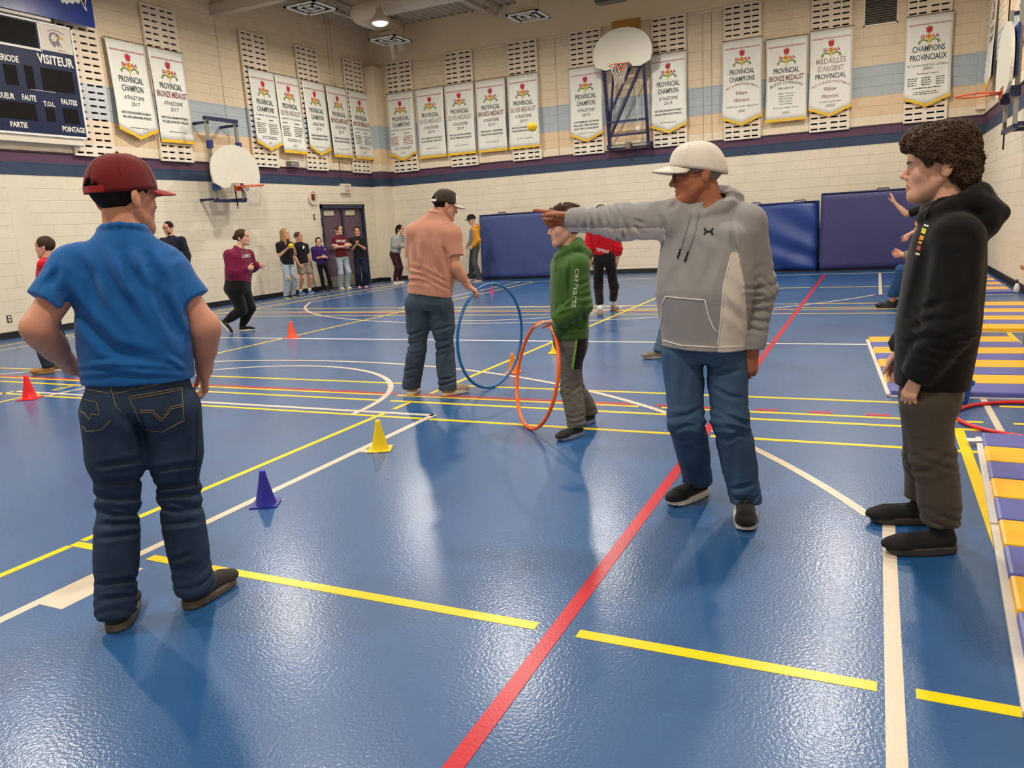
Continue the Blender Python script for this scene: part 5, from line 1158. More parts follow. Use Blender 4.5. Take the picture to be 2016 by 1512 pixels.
def figure(sk, label, skin_m, tor, hd=None, head='teen', hs=1.0, near=False, arms=(.047, .040, .029), hands=None, shirt=None, pants=None, hair_s=None, brow=None, seed=1, group=None, legs=(.075, .052, .036), eyes=True, neck_r=.054):
    """tor: hip, waist, chest half sizes (a,b) and belly offset; hd: head frame (3x3)"""
    J = sk.J; root = empty('person', tuple(sk.root), label=label, cat='person', group=group); out = {'root': root}
    o = J['pelvis']; nk = J['neck']; up = un(nk-o); Lt = np.linalg.norm(nk-o); fw = un(sk.fw-up*(sk.fw@up)); rt = np.cross(fw, up)
    hd = frame(math.degrees(math.atan2(sk.fw[1], sk.fw[0]))) if hd is None else hd; hc = J['head']
    sha = abs((J['shR']-J['shL'])@rt)/2; (ha, hb), (wa, wb), (ca, cb) = tor['hip'], tor['waist'], tor['chest']; bel = tor.get('belly', 0.0); cyb = tor.get('cy', 0.0)
    def rows(e, hem=-.06, hemw=None):
        r = [(hem, ha+e if hemw is None else hemw[0], hb+e if hemw is None else hemw[1], 0, 0)]
        r += [(max(hem+.03, 0.0), ha+e, hb+e, 0, bel*.5)] if hem < -.02 else []
        r += [(.36*Lt, wa+e, wb+e, 0, bel), (.66*Lt, ca+e, cb+e, 0, cyb), (.82*Lt, max(ca, sha*.93)+e*.8, cb*.92+e*.8, 0, cyb*.7), (.90*Lt, sha*.86+e*.5, cb*.78+e*.6, 0, 0), (.96*Lt, sha*.72, .078+e*.3, 0, 0), (1.0*Lt, sha*.52, .066, 0, 0), (1.035*Lt, .066, .056, 0, 0)]
        return r
    # --- body
    hk = .010 if near else .014; pts = [J[k] for k in ('pelvis', 'neck', 'hipL', 'hipR', 'knL', 'knR', 'anL', 'anR', 'shL', 'shR')]+[hc]
    g = SDF(*bbox(pts, .2), hk); g.add(loft(o, up, rt, fw, rows(-.012)))
    nb = hc+hd@np.array([0, -.022, -.055])*hs; g.add(rcone(nk-up*.03, nb, neck_r*1.08, neck_r), .02)
    lr = legs if not pants or pants.get('len', 1) < 1 else tuple(min(a_, b_-.012) for a_, b_ in zip(legs, pants['r']))
    for n in 'LR': g.add(rcone(J['hip'+n], J['kn'+n], lr[0], lr[1]), .02); g.add(rcone(J['kn'+n], J['an'+n], lr[1], lr[2]), .02); g.add(rcone(J['kn'+n]*.72+J['an'+n]*.28-sk.fw*.012, J['kn'+n]*.45+J['an'+n]*.55-sk.fw*.01, lr[1]*.98, lr[1]*.75), .03); g.add(rcone(J['an'+n], J['an'+n]-np.array([0, 0, .03]), lr[2], lr[2]*.9), .01)
    parts = [g.mesh(1)]; lips = [np.zeros(len(parts[0][1]), int)]
    ha_ = .0045 if near else .0075
    for n in 'LR':
        sh, el, wr = J['sh'+n], J['el'+n], J['wr'+n]; hp = (hands or {}).get(n, (None, None, 'relax')); hdv = hp[0] if hp[0] is not None else wr-el
        pn = hp[1] if hp[1] is not None else (-rt if n == 'R' else rt)+.3*(-fw)
        g = SDF(*bbox([sh, el, wr, wr+un(hdv)*.17*hs], .09), ha_); s_h = sk.H/1.75*hp[3] if len(hp) > 3 else sk.H/1.75
        g.add(rcone(sh, el, arms[0], arms[1])); g.add(rcone(el, wr, arms[1], arms[2]), .02); g.add(rcone(el*.85+wr*.15, el*.5+wr*.5, arms[1]*1.06, arms[1]*.85), .03)
        for p, k in hand_prims(wr, hdv, pn, n, s_h, CURL[hp[2]], *(hp[4] if len(hp) > 4 else ())): g.add(p, k)
        m_ = g.mesh(1); parts.append(m_); lips.append(np.zeros(len(m_[1]), int))
    Vh, Fh, lp = head_mesh(head, .003 if near else .006); parts.append((xf(Vh, hd, hc, hs), Fh)); lips.append(lp)
    V = []; F = []; n0 = 0
    for v, f in parts: V.append(v); F.append(f+n0); n0 += len(v)
    out['body'] = addmesh('body', np.concatenate(V), np.concatenate(F), [skin_m, lip_of(skin_m)], root, np.concatenate(lips))
    if eyes:
        b = MB(); w_ = MB(); br_ = MB(); hk_ = (head, .003 if near else .006)
        for q in (-1, 1):
            y0 = surf_y(hk_, q*.031, 0.0); w0 = MB().sphere((q*.031, y0-.0020, .0), (.0125, .0036, .0050), 14, 8); w_.raw(xf(w0.V, hd, hc, hs), w0.F, True)
            w0 = MB().sphere((q*.0305, y0+.0012, .0004), (.0052, .0022, .0049), 12, 6); b.raw(xf(w0.V, hd, hc, hs), w0.F, True)
            b.tube([tuple(p_) for p_ in xf([[x*q, surf_y(hk_, x*q, z)+.0008, z] for x, z in ((.018, .0012), (.025, .0050), (.032, .0062), (.039, .0048), (.0445, .0005))], hd, hc, hs)], [.0008*hs, .0013*hs, .0016*hs, .0013*hs, .0008*hs], 5)
            br_.tube([tuple(p_) for p_ in xf([[x*q, surf_y(hk_, x*q, z)+.0004, z] for x, z in ((.011, .0150), (.020, .0185), (.030, .0205), (.040, .0195), (.049, .0150))], hd, hc, hs)], [v_*hs*(.62 if head == 'fem' else 1) for v_ in (.0032, .0040, .0038, .0030, .0014)], 6)
        e_ = w_.build('eyes', M_EYEW, root); b.build('irises', M_IRIS, e_); br_.build('eyebrows', brow or (hair_s[1] if hair_s else H_BROWN), root)
    # --- trousers
    if pants:
        p = pants; hp_ = p.get('h', .007 if near else .011); rT, rK, rC = p['r']; ez = p.get('ez', .012)
        g = SDF(*bbox([J[k] for k in ('pelvis', 'hipL', 'hipR', 'knL', 'knR', 'anL', 'anR')], .22), hp_)
        g.add(loft(o, up, rt, fw, [(-.10, ha*.80, hb*.85, 0, 0), (-.05, ha*.98+ez, hb+ez, 0, 0), (.0, ha+ez, hb+ez, 0, bel*.3), (p.get('top', .11), (ha*.5+wa*.5)+ez*.5, (hb+wb)/2+ez*.5, 0, bel*.5)], 2.4))
        for q, n in ((1, 'R'), (-1, 'L')):
            hj, kj, aj = J['hip'+n], J['kn'+n], J['an'+n]
            g.add(rcone(hj-up*.02, kj, rT, rK), .02); end = aj if p.get('len', 1) == 1 else kj+(aj-kj)*(p['len']-1)
            if p.get('len', 1) >= 1: end = aj+un(aj-kj)*p.get('over', .02); g.add(rcone(kj, end, rK, rC), .02); g.add(rcone(kj*.7+aj*.3-sk.fw*.012, kj*.4+aj*.6-sk.fw*.01, (rK+rC)/2*1.02, (rK+rC)/2*.98), .03)
            if p.get('thigh'): g.add(rcone(hj-up*.02, hj*.5+kj*.5, rT, p['thigh']), .03)
            g.add(ell(hj-fw*hb*.34+up*.00, (ha*.52, hb*.66, .10), np.stack([rt, fw, up])), .03)
        A = p.get('w', .005)
        g.disp(fabric(seed+11, A*.5, 16, (1, 1, 1)), .03)
        if p.get('len', 1) >= 1:
            for i, n in enumerate('LR'):
                g.disp(ringw(J['hip'+n], J['kn'+n], rK, .045, A, .96, .22, seed+i*7), .03); g.disp(ringw(J['kn'+n], J['an'+n], rC, .05, A, .05, .25, seed+i*9+1), .03); g.disp(ringw(J['kn'+n], J['an'+n], rC, .04, A*1.2, .95, .22, seed+i*5+2), .03)
        if p.get('len', 1) < 1:
            for n in 'LR':
                zc = (J['hip'+n]*(1-p['len'])+J['kn'+n]*p['len'])[2]
            g.cut(lambda x, y, z: zc-z+0*x+0*y)
        else:
            hz = p.get('hem', .035); g.cut(lambda x, y, z: hz-z+0*x+0*y) if hz is not None else None
        if p.get('folds'): g.disp(foldfn(sk.root, p['folds']), .03)
        out['pants'] = addmesh(p.get('name', 'trousers'), *g.mesh(1), p['m'], root)
    # --- shirt
    if shirt:
        p = shirt; hp_ = p.get('h', .007 if near else .011); e = p.get('e', .014); hem = p.get('hem', -.08)
        bpts = [o+up*hem, nk, J['shL'], J['shR'], hc]
        for n in 'LR': bpts += [J['el'+n]]+([J['wr'+n]] if p['sleeve'] > 1 else [])
        g = SDF(*bbox(bpts, .2), hp_); g.add(loft(o, up, rt, fw, rows(e, hem, p.get('hemw')), p.get('ex', 2.4)))
        g.add(rcone(nk-up*.02-fw*.01, nk+(nb-nk)*.12, neck_r*1.2, neck_r*1.1), .03)
        r0, r1, r2 = p['r']
        for n in 'LR':
            sh, el, wr = J['sh'+n], J['el'+n], J['wr'+n]; g.add(rcone(nk*.75+sh*.25-up*.028, sh, .055, r0*.95), .05)
            if p['sleeve'] <= 1: g.add(rcone(sh, sh+(el-sh)*p['sleeve'], r0, r1, cutb=True), .03)
            else:
                g.add(rcone(sh, el, r0, r1), .03); g.add(rcone(el, el+(wr-el)*min(1, p['sleeve']-1), r1, r2, cutb=True), .025)
        A = p.get('w', .005)
        g.disp(fabric(seed+21, A, p.get('freq', 11), p.get('an', (1, 1, .45))), .035)
        for i, n in enumerate('LR'):
            sh, el, wr = J['sh'+n], J['el'+n], J['wr'+n]
            if p['sleeve'] > 1:
                g.disp(ringw(sh, el, r1, .05, A*1.2, .95, .3, seed+i*3), .03); g.disp(ringw(el, wr, r1, .036, A*1.3, .35, .5, seed+i*3+1), .03)
                if p.get('cuff', True):
                    we = el+(wr-el)*min(1, p['sleeve']-1); g.add(rcone(we-(we-el)*.16, we, r2*.86, r2*.84, cutb=True), .004); g.add(rcone(we-(we-el)*.22, we-(we-el)*.18, r2*1.12, r2*1.1), .015)
        if p.get('hood'):
            k = p['hood']
            ph = np.linspace(0, 2*math.pi, 17); R_ = []
            for a in ph: R_.append(nk+rt*.088*k*math.sin(a)+fw*(.085*k*math.cos(a)+.005)+up*(.005-.045*math.cos(a)))
            for i in range(16): bk_ = .5-.5*math.cos((ph[i]+ph[i+1])/2); g.add(rcone(R_[i], R_[i+1], (.022+.016*bk_)*k, (.022+.016*bk_)*k), .015)
            g.add(ell(nk-fw*.108*k-up*.035, (.12*k, .055*k, .080*k), np.stack([rt, fw, up])), .03)
            g.add(ell(nk-fw*.10*k+up*.055, (.065*k, .05*k, .045*k), np.stack([rt, fw, up])), .02, 's') if False else None
            for q in (-1, 1): g.add(rcone(nk-fw*.06*k+rt*q*.095*k+up*.02, nk-fw*.145*k+rt*q*.05*k-up*.02, .032*k, .03*k), .02)
        elif p.get('collar', True):
            ph = np.linspace(0, 2*math.pi, 15)
            R_ = [nk+(nb-nk)*.10+rt*neck_r*1.22*math.sin(a)+fw*(neck_r*1.22*math.cos(a))+up*(-.022*math.cos(a)) for a in ph]
            for i in range(14): g.add(rcone(R_[i], R_[i+1], .009, .009), .008)
        g.add(rcone(nk+(nb-nk)*.12, nk+(nb-nk)*.9, neck_r*1.0, neck_r*1.0), .006, 's')
        if p.get('post'): p['post'](g, dict(o=o, up=up, rt=rt, fw=fw, J=J, Lt=Lt))
        if p.get('hemcut', True):
            P0 = o+up*hem; g.cut(lambda x, y, z: -((x-P0[0])*up[0]+(y-P0[1])*up[1]+(z-P0[2])*up[2]))
        if p.get('folds'): g.disp(foldfn(sk.root, p['folds']), .03)
        mi = None; V, F = g.mesh(1); ms = p['m'] if isinstance(p['m'], (list, tuple)) else [p['m']]
        if p.get('paint'):
            Cc = V[F].mean(1); mi = p['paint'](Cc, dict(o=o, up=up, rt=rt, fw=fw, J=J, Lt=Lt))
        out['shirt'] = addmesh(p.get('name', 'shirt'), V, F, ms, root, mi)
    if hair_s: out['hair'] = hair(root, hair_s[0], hd, hc, hs, hair_s[1], hair_s[2] if len(hair_s) > 2 else (.004 if near else .006), seed, hair_s[3] if len(hair_s) > 3 else None)
    out.update(M=hd, c=hc, s=hs, up=up, fw=fw, rt=rt, o=o, nk=nk, Lt=Lt, sk=sk)
    return out
# ---- printing and stitching laid on a garment ------------------------------------
def bvh_of(ob, root): me = ob.data; V = [v.co+Vector(root) for v in me.vertices]; return BVHTree.FromPolygons(V, [tuple(p.vertices) for p in me.polygons])
def px_hit(bvh, x, y, off=.002):
    d = Vector(ray(x, y)).normalized(); p, n, i, t = bvh.ray_cast(Vector(CAMP), d)
    return None if p is None else np.array(p-d*off)
def stitch(out, key, lines, m, r=.0016, name='stitching', parent=None, off=.001):
    bv = bvh_of(out[key], out['sk'].root); b = MB()
    for L_ in lines:
        P = []
        for (x0, y0), (x1, y1) in zip(L_[:-1], L_[1:]):
            n = max(2, int(math.hypot(x1-x0, y1-y0)/6))
            for k in range(n+1):
                h_ = px_hit(bv, x0+(x1-x0)*k/n, y0+(y1-y0)*k/n, off)
                if h_ is not None: P.append(tuple(h_-out['sk'].root))
        Q = [P[0]] if P else []
        for p in P[1:]:
            if np.linalg.norm(np.array(p)-np.array(Q[-1])) > .002: Q.append(p)
        if len(Q) > 1: b.tube(Q, r, 5)
    if b.V: return b.build(name, m, parent or out[key])
def print_px(out, key, m, V2, F2, name='print', off=.0025):
    """flat print given in picture coordinates, laid on the cloth that is seen there"""
    bv = bvh_of(out[key], out['sk'].root); V = []; ok = []
    for x, y in V2:
        h_ = px_hit(bv, x, y, off); ok.append(h_ is not None); V.append(tuple(h_-out['sk'].root) if h_ is not None else (0, 0, 0))
    F = [f for f in F2 if all(ok[i] for i in f)]
    if F: return MB().raw(V, F).build(name, m, out[key], fix=False)
def text_px(out, key, m, t, a, b, hgt, shear=0.0, name='lettering', bold=.014):
    """text from picture point a to b, letters hgt px tall"""
    V, F = text_geo(t, shear, bold)
    if not len(V): return
    a = np.array(a, float); b = np.array(b, float); u = b-a; L_ = np.linalg.norm(u); u /= L_; n = np.array([u[1], -u[0]]); x0, x1 = V[:, 0].min(), V[:, 0].max()
    P = [a+u*L_*(v[0]-x0)/(x1-x0)+n*v[1]/.72*hgt for v in V]; return print_px(out, key, m, P, F, name)
def shapes_px(out, key, m, polys, name='print', sub=0):
    V = []; F = []
    for P in polys: b = len(V); V += list(P); F.append(tuple(range(b, b+len(P))))
    return print_px(out, key, m, V, F, name)
def drawstring(out, pts, m, r=.0035, tip=None):
    bv = bvh_of(out['shirt'], out['sk'].root); P = []
    for (x0, y0), (x1, y1) in zip(pts[:-1], pts[1:]):
        for k in range(7):
            h_ = px_hit(bv, x0+(x1-x0)*k/6, y0+(y1-y0)*k/6, .004)
            if h_ is not None: P.append(tuple(h_-out['sk'].root))
    if len(P) < 2: return
    o = MB().tube(P, r, 6).build('drawstring', m, out['shirt'])
    if tip: MB().tube(P[-3:], r*1.25, 6).build('drawstring_tip', tip, o)
def face_of(gx, gy, rel): return math.degrees(math.atan2(gy, gx))+rel
# ================================================================== PEOPLE IN THE HALL
# --- man in the light grey hoodie, pointing -------------------------------------
def man_grey():
    g = (ground(1362, 985)+ground(1468, 1040))/2; s = Skel(g[0], g[1], 1.68, face_of(g[0], g[1], 150)); p = s.px
    s.set(pelvis=p(1387, 668, 0), neck=p(1398, 405, .02), head=p(1372, 343, 0), shR=p(1330, 432, .0), shL=p(1468, 440, 0), hipR=p(1345, 690, 0), hipL=p(1430, 690, 0),
          elR=p(1222, 437, .02), wrR=p(1118, 432, .06), elL=p(1492, 570, .06), wrL=p(1480, 692, -.02), knR=p(1350, 830, -.05), knL=p(1437, 825, -.06), anR=s.gpx(1374, 975, 0)+[0, 0, .085], anL=s.gpx(1467, 1013, 0)+[0, 0, .085])
    s.solve(); va = face_of(g[0], g[1], 0)
    hg = cloth('hoodie_grey', rgb(146, 144, 143), .9); hw = cloth('hoodie_white', rgb(214, 206, 196), .9)
    left = np.array([-math.sin(math.radians(va)), math.cos(math.radians(va)), 0]); tocam = -np.array([math.cos(math.radians(va)), math.sin(math.radians(va)), 0])
    f = figure(s, 'man in a light grey hoodie and white cap pointing left with his outstretched arm', SK_TAN, dict(hip=(.165, .115), waist=(.188, .150), chest=(.182, .132), belly=.028, cy=.01), hd=frame(face_of(g[0], g[1], 97), -4), head='man', hs=1.02, near=True, arms=(.050, .042, .030),
        hands={'R': (un(left*1.0+tocam*-.05+np.array([0, 0, .10])), un(np.array([0, 0, -1])*.35+tocam*.9), 'point', 1.08, ((30, .75),)), 'L': (np.array([0, 0, -1])+left*.12+tocam*.1, un(-tocam*1.0+left*.3), 'relax', 1.05, ((32, .35), 5))},
        shirt=dict(name='hoodie', m=[hg, hw], hem=-.035, e=.018, sleeve=2.0, r=(.080, .072, .050), w=.006, freq=12, hood=1.0, hemw=(.185, .150), h=.006, ex=2.5, folds=[(cv(1040, 260, 3.4365, [(330, 580), (345, 640)], [(385, 565), (395, 660)], [(430, 570), (440, 690)], [(480, 575), (500, 700)], [(540, 580), (560, 710)], [(600, 570), (620, 720)], [(650, 575), (690, 720)], [(700, 610), (780, 700)], [(690, 590), (790, 620)]), .009, -.008), (cv(1040, 260, 3.4365, [(880, 540), (915, 620), (930, 720)], [(1380, 640), (1390, 760), (1430, 860)], [(1150, 545), (1280, 440), (1380, 425), (1470, 465)], [(960, 520), (1010, 480)]), .012, -.012), (cv(1040, 260, 3.4365, [(1080, 760), (1050, 1000)], [(1270, 780), (1180, 1080)], [(1000, 900), (940, 1080)], [(1130, 620), (1300, 760)], [(1330, 960), (1450, 1150)], [(1310, 1150), (1450, 1280)]), .022, -.008), (cv(1040, 260, 3.4365, [(1450, 1060), (1600, 1050)], [(1470, 1105), (1620, 1110)], [(1480, 1155), (1630, 1145)], [(1480, 1210), (1630, 1205)], [(1490, 1270), (1620, 1280)], [(1480, 1330), (1600, 1350)]), .009, -.009)]),
        pants=dict(name='jeans', m=denim('mid', rgb(58, 84, 114)), r=(.095, .076, .067), w=.004, ez=.004, hem=.062, over=.02, h=.006, folds=[(cv(1230, 640, 3.436, [(330, 620), (430, 610), (510, 560)], [(330, 720), (420, 680), (510, 700)], [(590, 330), (700, 320), (800, 300)], [(600, 420), (700, 480), (820, 500)], [(640, 590), (760, 640), (850, 690)], [(660, 680), (770, 705), (860, 740)], [(680, 790), (760, 745), (860, 765)], [(370, 970), (450, 965), (540, 940)], [(380, 1050), (550, 1010)], [(720, 1110), (880, 1080)], [(720, 1180), (890, 1170)]), .011, -.011), (cv(1230, 640, 3.436, [(545, 250), (545, 360)], [(400, 300), (380, 500), (410, 620)], [(720, 800), (740, 1100)]), .02, -.008)]), hair_s=('capped', H_GREY), seed=4, brow=H_GREY, neck_r=.062)
    cap(f['root'], f['M'], f['c'], f['s'], cloth('cap_white', rgb(222, 214, 200), .8), tilt=.27)
    glasses(f['root'], f['M'], f['c'], f['s'], mat('frame_dark', rgb(30, 26, 26), .3))
    ks = cloth('canvas_black', rgb(16, 15, 16), .9)
    shoe(f['root'], s.J['anR'], s.gpx(1318, 1000)-s.J['anR'], 1.10, ks, M_WSOLE, lace=M_LACE); shoe(f['root'], s.J['anL'], s.gpx(1472, 1056)-s.J['anL'], 1.10, ks, M_WSOLE, lace=M_LACE)
    # white side panel, pocket, piping, emblem, strings
    me = f['shirt'].data; C_ = np.array([q.center[:] for q in me.polygons])+s.root; N_ = np.array([q.normal[:] for q in me.polygons]); q = (C_-CAMP)@RC.T; X = 1008+FPX*q[:, 0]/q[:, 2]; Y = 756+FPX*q[:, 1]/q[:, 2]; fc = ((C_-CAMP)*N_).sum(1) < 0
    edge = np.interp(Y, [470, 498, 560, 640, 690], [1448, 1440, 1425, 1418, 1413]); mi = (fc & (X > edge) & (Y > 495) & (X < np.interp(Y, [495, 560, 690], [1452, 1466, 1474])) & (np.abs((C_-s.root)@f['rt']) < .19)).astype(np.int32)
    elL, wrL = s.J['elL'], s.J['wrL']; dl = np.linalg.norm(np.cross(C_-s.root-elL, un(wrL-elL)), axis=1); mi[dl < .07] = 0
    shR, wrR = s.J['shR'], s.J['wrR']; low = C_-s.root-shR; ua_ = un(wrR-shR); tt = low@ua_; rel = np.linalg.norm(low-tt[:, None]*ua_, axis=1); arm = (tt > .03) & (rel < .10)
    mi[arm & ((low-tt[:, None]*ua_)[:, 2] < -.036)] = 1
    me.polygons.foreach_set('material_index', mi); me.update()
    wp = mat('piping_white', rgb(226, 220, 212), .8)
    stitch(f, 'shirt', [[(1440, 500), (1425, 560), (1418, 640), (1413, 682)], [(1310, 584), (1388, 591)], [(1388, 591), (1394, 620), (1404, 645), (1412, 655)], [(1310, 584), (1303, 600), (1301, 640)], [(1305, 670), (1340, 680), (1410, 684), (1465, 682)]], wp, .003, 'piping')
    ua = mat('mark_black', rgb(20, 20, 22), .7)
    stitch(f, 'shirt', [[(1387, 449), (1388, 453), (1392, 455.6), (1398, 455.6), (1402, 453), (1403, 449)], [(1387, 462.4), (1388, 458.6), (1392, 455.8), (1398, 455.8), (1402, 458.6), (1403, 462.4)]], ua, .0042, 'chest_emblem')
    drawstring(f, [(1358, 420), (1350, 455), (1334, 508)], hg, tip=ua); drawstring(f, [(1375, 417), (1368, 455), (1348, 515)], hg, tip=ua)
    return f
P15 = man_grey()
# --- boy in the blue T-shirt, seen from behind -------------------------------------
def boy_blue():
    g = (ground(240, 1238)+ground(385, 1200))/2; s = Skel(g[0], g[1], 1.62, face_of(g[0], g[1], -10)); p = s.px
    s.set(pelvis=p(276, 772, 0), neck=p(246, 460, 0), head=p(246, 388, .02), shL=p(148, 530, .0), shR=p(318, 527, 0), hipL=p(226, 800, 0), hipR=p(330, 795, 0),
          elL=p(72, 645, -.04), wrL=p(140, 722, .16), elR=p(404, 640, -.04), wrR=p(402, 728, .05), knL=p(232, 985, .05), knR=p(354, 978, .05), anL=s.gpx(236, 1232, 0)+[0, 0, .09], anR=s.gpx(388, 1188, 0)+[0, 0, .09])
    s.solve(); rt = s.rt
    f = figure(s, 'boy in a bright blue T-shirt and dark red cap standing with his back turned', SK_ROSE, dict(hip=(.160, .120), waist=(.168, .132), chest=(.172, .122)), hd=frame(face_of(g[0], g[1], -52), -2), head='teen', hs=1.08, near=True, arms=(.054, .046, .031), neck_r=.060,
        hands={'R': (np.array([0, 0, -1])+rt*-.12+s.fw*.25, un(-rt-s.fw*.2), 'relax', 1.0, ((34, .2), 4)), 'L': (un(rt*.7+s.fw*.5+np.array([0, 0, -.5])), un(-s.fw*.2+rt*.5+np.array([0, 0, .2])), 'relax')},
        shirt=dict(name='t_shirt', m=cloth('tee_blue', rgb(20, 92, 160), .85), hem=.045, e=.014, sleeve=.60, r=(.076, .078, 0), w=.004, freq=10, an=(1, 1, .4), h=.006, hemw=(.180, .140), ex=2.3, folds=[(cv(40, 290, 3.086, [(410, 560), (500, 720), (600, 900), (780, 1150)], [(820, 740), (850, 900), (930, 1080), (985, 1180)], [(240, 780), (290, 950), (310, 1150)], [(270, 900), (430, 1100), (560, 1230), (800, 1290)], [(330, 640), (430, 780), (470, 1000)], [(760, 620), (780, 760)], [(620, 640), (700, 800), (780, 900)]), .022, -.020), (cv(40, 290, 3.086, [(350, 1340), (560, 1310), (800, 1330), (1000, 1345)], [(345, 1385), (600, 1360), (1010, 1380)], [(890, 1275), (1000, 1340)], [(440, 1310), (700, 1350)]), .010, .010), (cv(40, 290, 3.086, [(130, 860), (230, 760)], [(900, 700), (960, 640)], [(890, 860), (870, 760)], [(230, 700), (180, 900)]), .014, -.008)]),
        pants=dict(name='jeans', m=denim('dark', rgb(44, 60, 82)), r=(.104, .068, .070), thigh=.100, w=.004, ez=.006, hem=.05, over=.02, h=.006, top=.10, folds=[(cv(100, 720, 2.7, [(240, 540), (360, 515), (480, 500)], [(250, 620), (380, 615), (500, 600)], [(240, 690), (370, 715), (490, 700)], [(240, 760), (350, 800), (480, 790)], [(245, 850), (470, 830)], [(245, 920), (470, 890)], [(510, 560), (780, 520)], [(520, 640), (660, 640), (790, 620)], [(550, 690), (790, 690)], [(570, 760), (680, 775), (800, 760)], [(590, 850), (810, 830)], [(700, 1120), (860, 1060)], [(690, 1190), (880, 1150)], [(265, 1160), (490, 1130)], [(265, 1240), (470, 1220)], [(640, 1040), (760, 1000)]), .010, -.011), (cv(100, 720, 2.7, [(380, 260), (470, 330), (500, 480)], [(450, 270), (480, 400)]), .02, -.012)]), hair_s=('capped', H_DARK, .004), seed=12, legs=(.08, .055, .04))
    cr = cloth('cap_red', rgb(104, 18, 18), .8); cap(f['root'], f['M'], f['c'], f['s'], cr, cloth('brim_red', rgb(150, 30, 34), .8), tilt=.10, open_back=True)
    up = mat('shoe_charcoal', rgb(40, 36, 32), .8, bump=.2, bscale=200); so = mat('sole_taupe', rgb(96, 84, 70), .6)
    shoe(f['root'], s.J['anL'], s.gpx(262, 1190)-s.gpx(238, 1240), 1.02, up, so); shoe(f['root'], s.J['anR'], s.gpx(455, 1150)-s.gpx(375, 1200), 1.02, up, so)
    th = mat('thread_tan', rgb(140, 120, 88), .8)
    L_ = [[(253, 782), (358, 763)], [(253, 782), (276, 830), (284, 846), (318, 851), (362, 828)], [(358, 763), (362, 828)], [(276, 808), (300, 808), (318, 825), (336, 801), (362, 796)], [(276, 812), (298, 812), (318, 830), (338, 805), (362, 800)], [(148, 783), (190, 792), (196, 818)], [(150, 806), (164, 812), (176, 826), (180, 815), (196, 818)], [(162, 838), (170, 850), (200, 846), (218, 828)], [(258, 786), (355, 768)], [(214, 752), (222, 778), (228, 800), (240, 812)], [(152, 762), (215, 775)], [(222, 776), (318, 755)]]
    stitch(f, 'pants', L_, th, .0014)
    stitch(f, 'pants', [[(388, 800), (388, 880), (386, 960)]], mat('thread_dark', rgb(20, 26, 36), .8), .002, 'side_seam')
    return f
P1 = boy_blue()
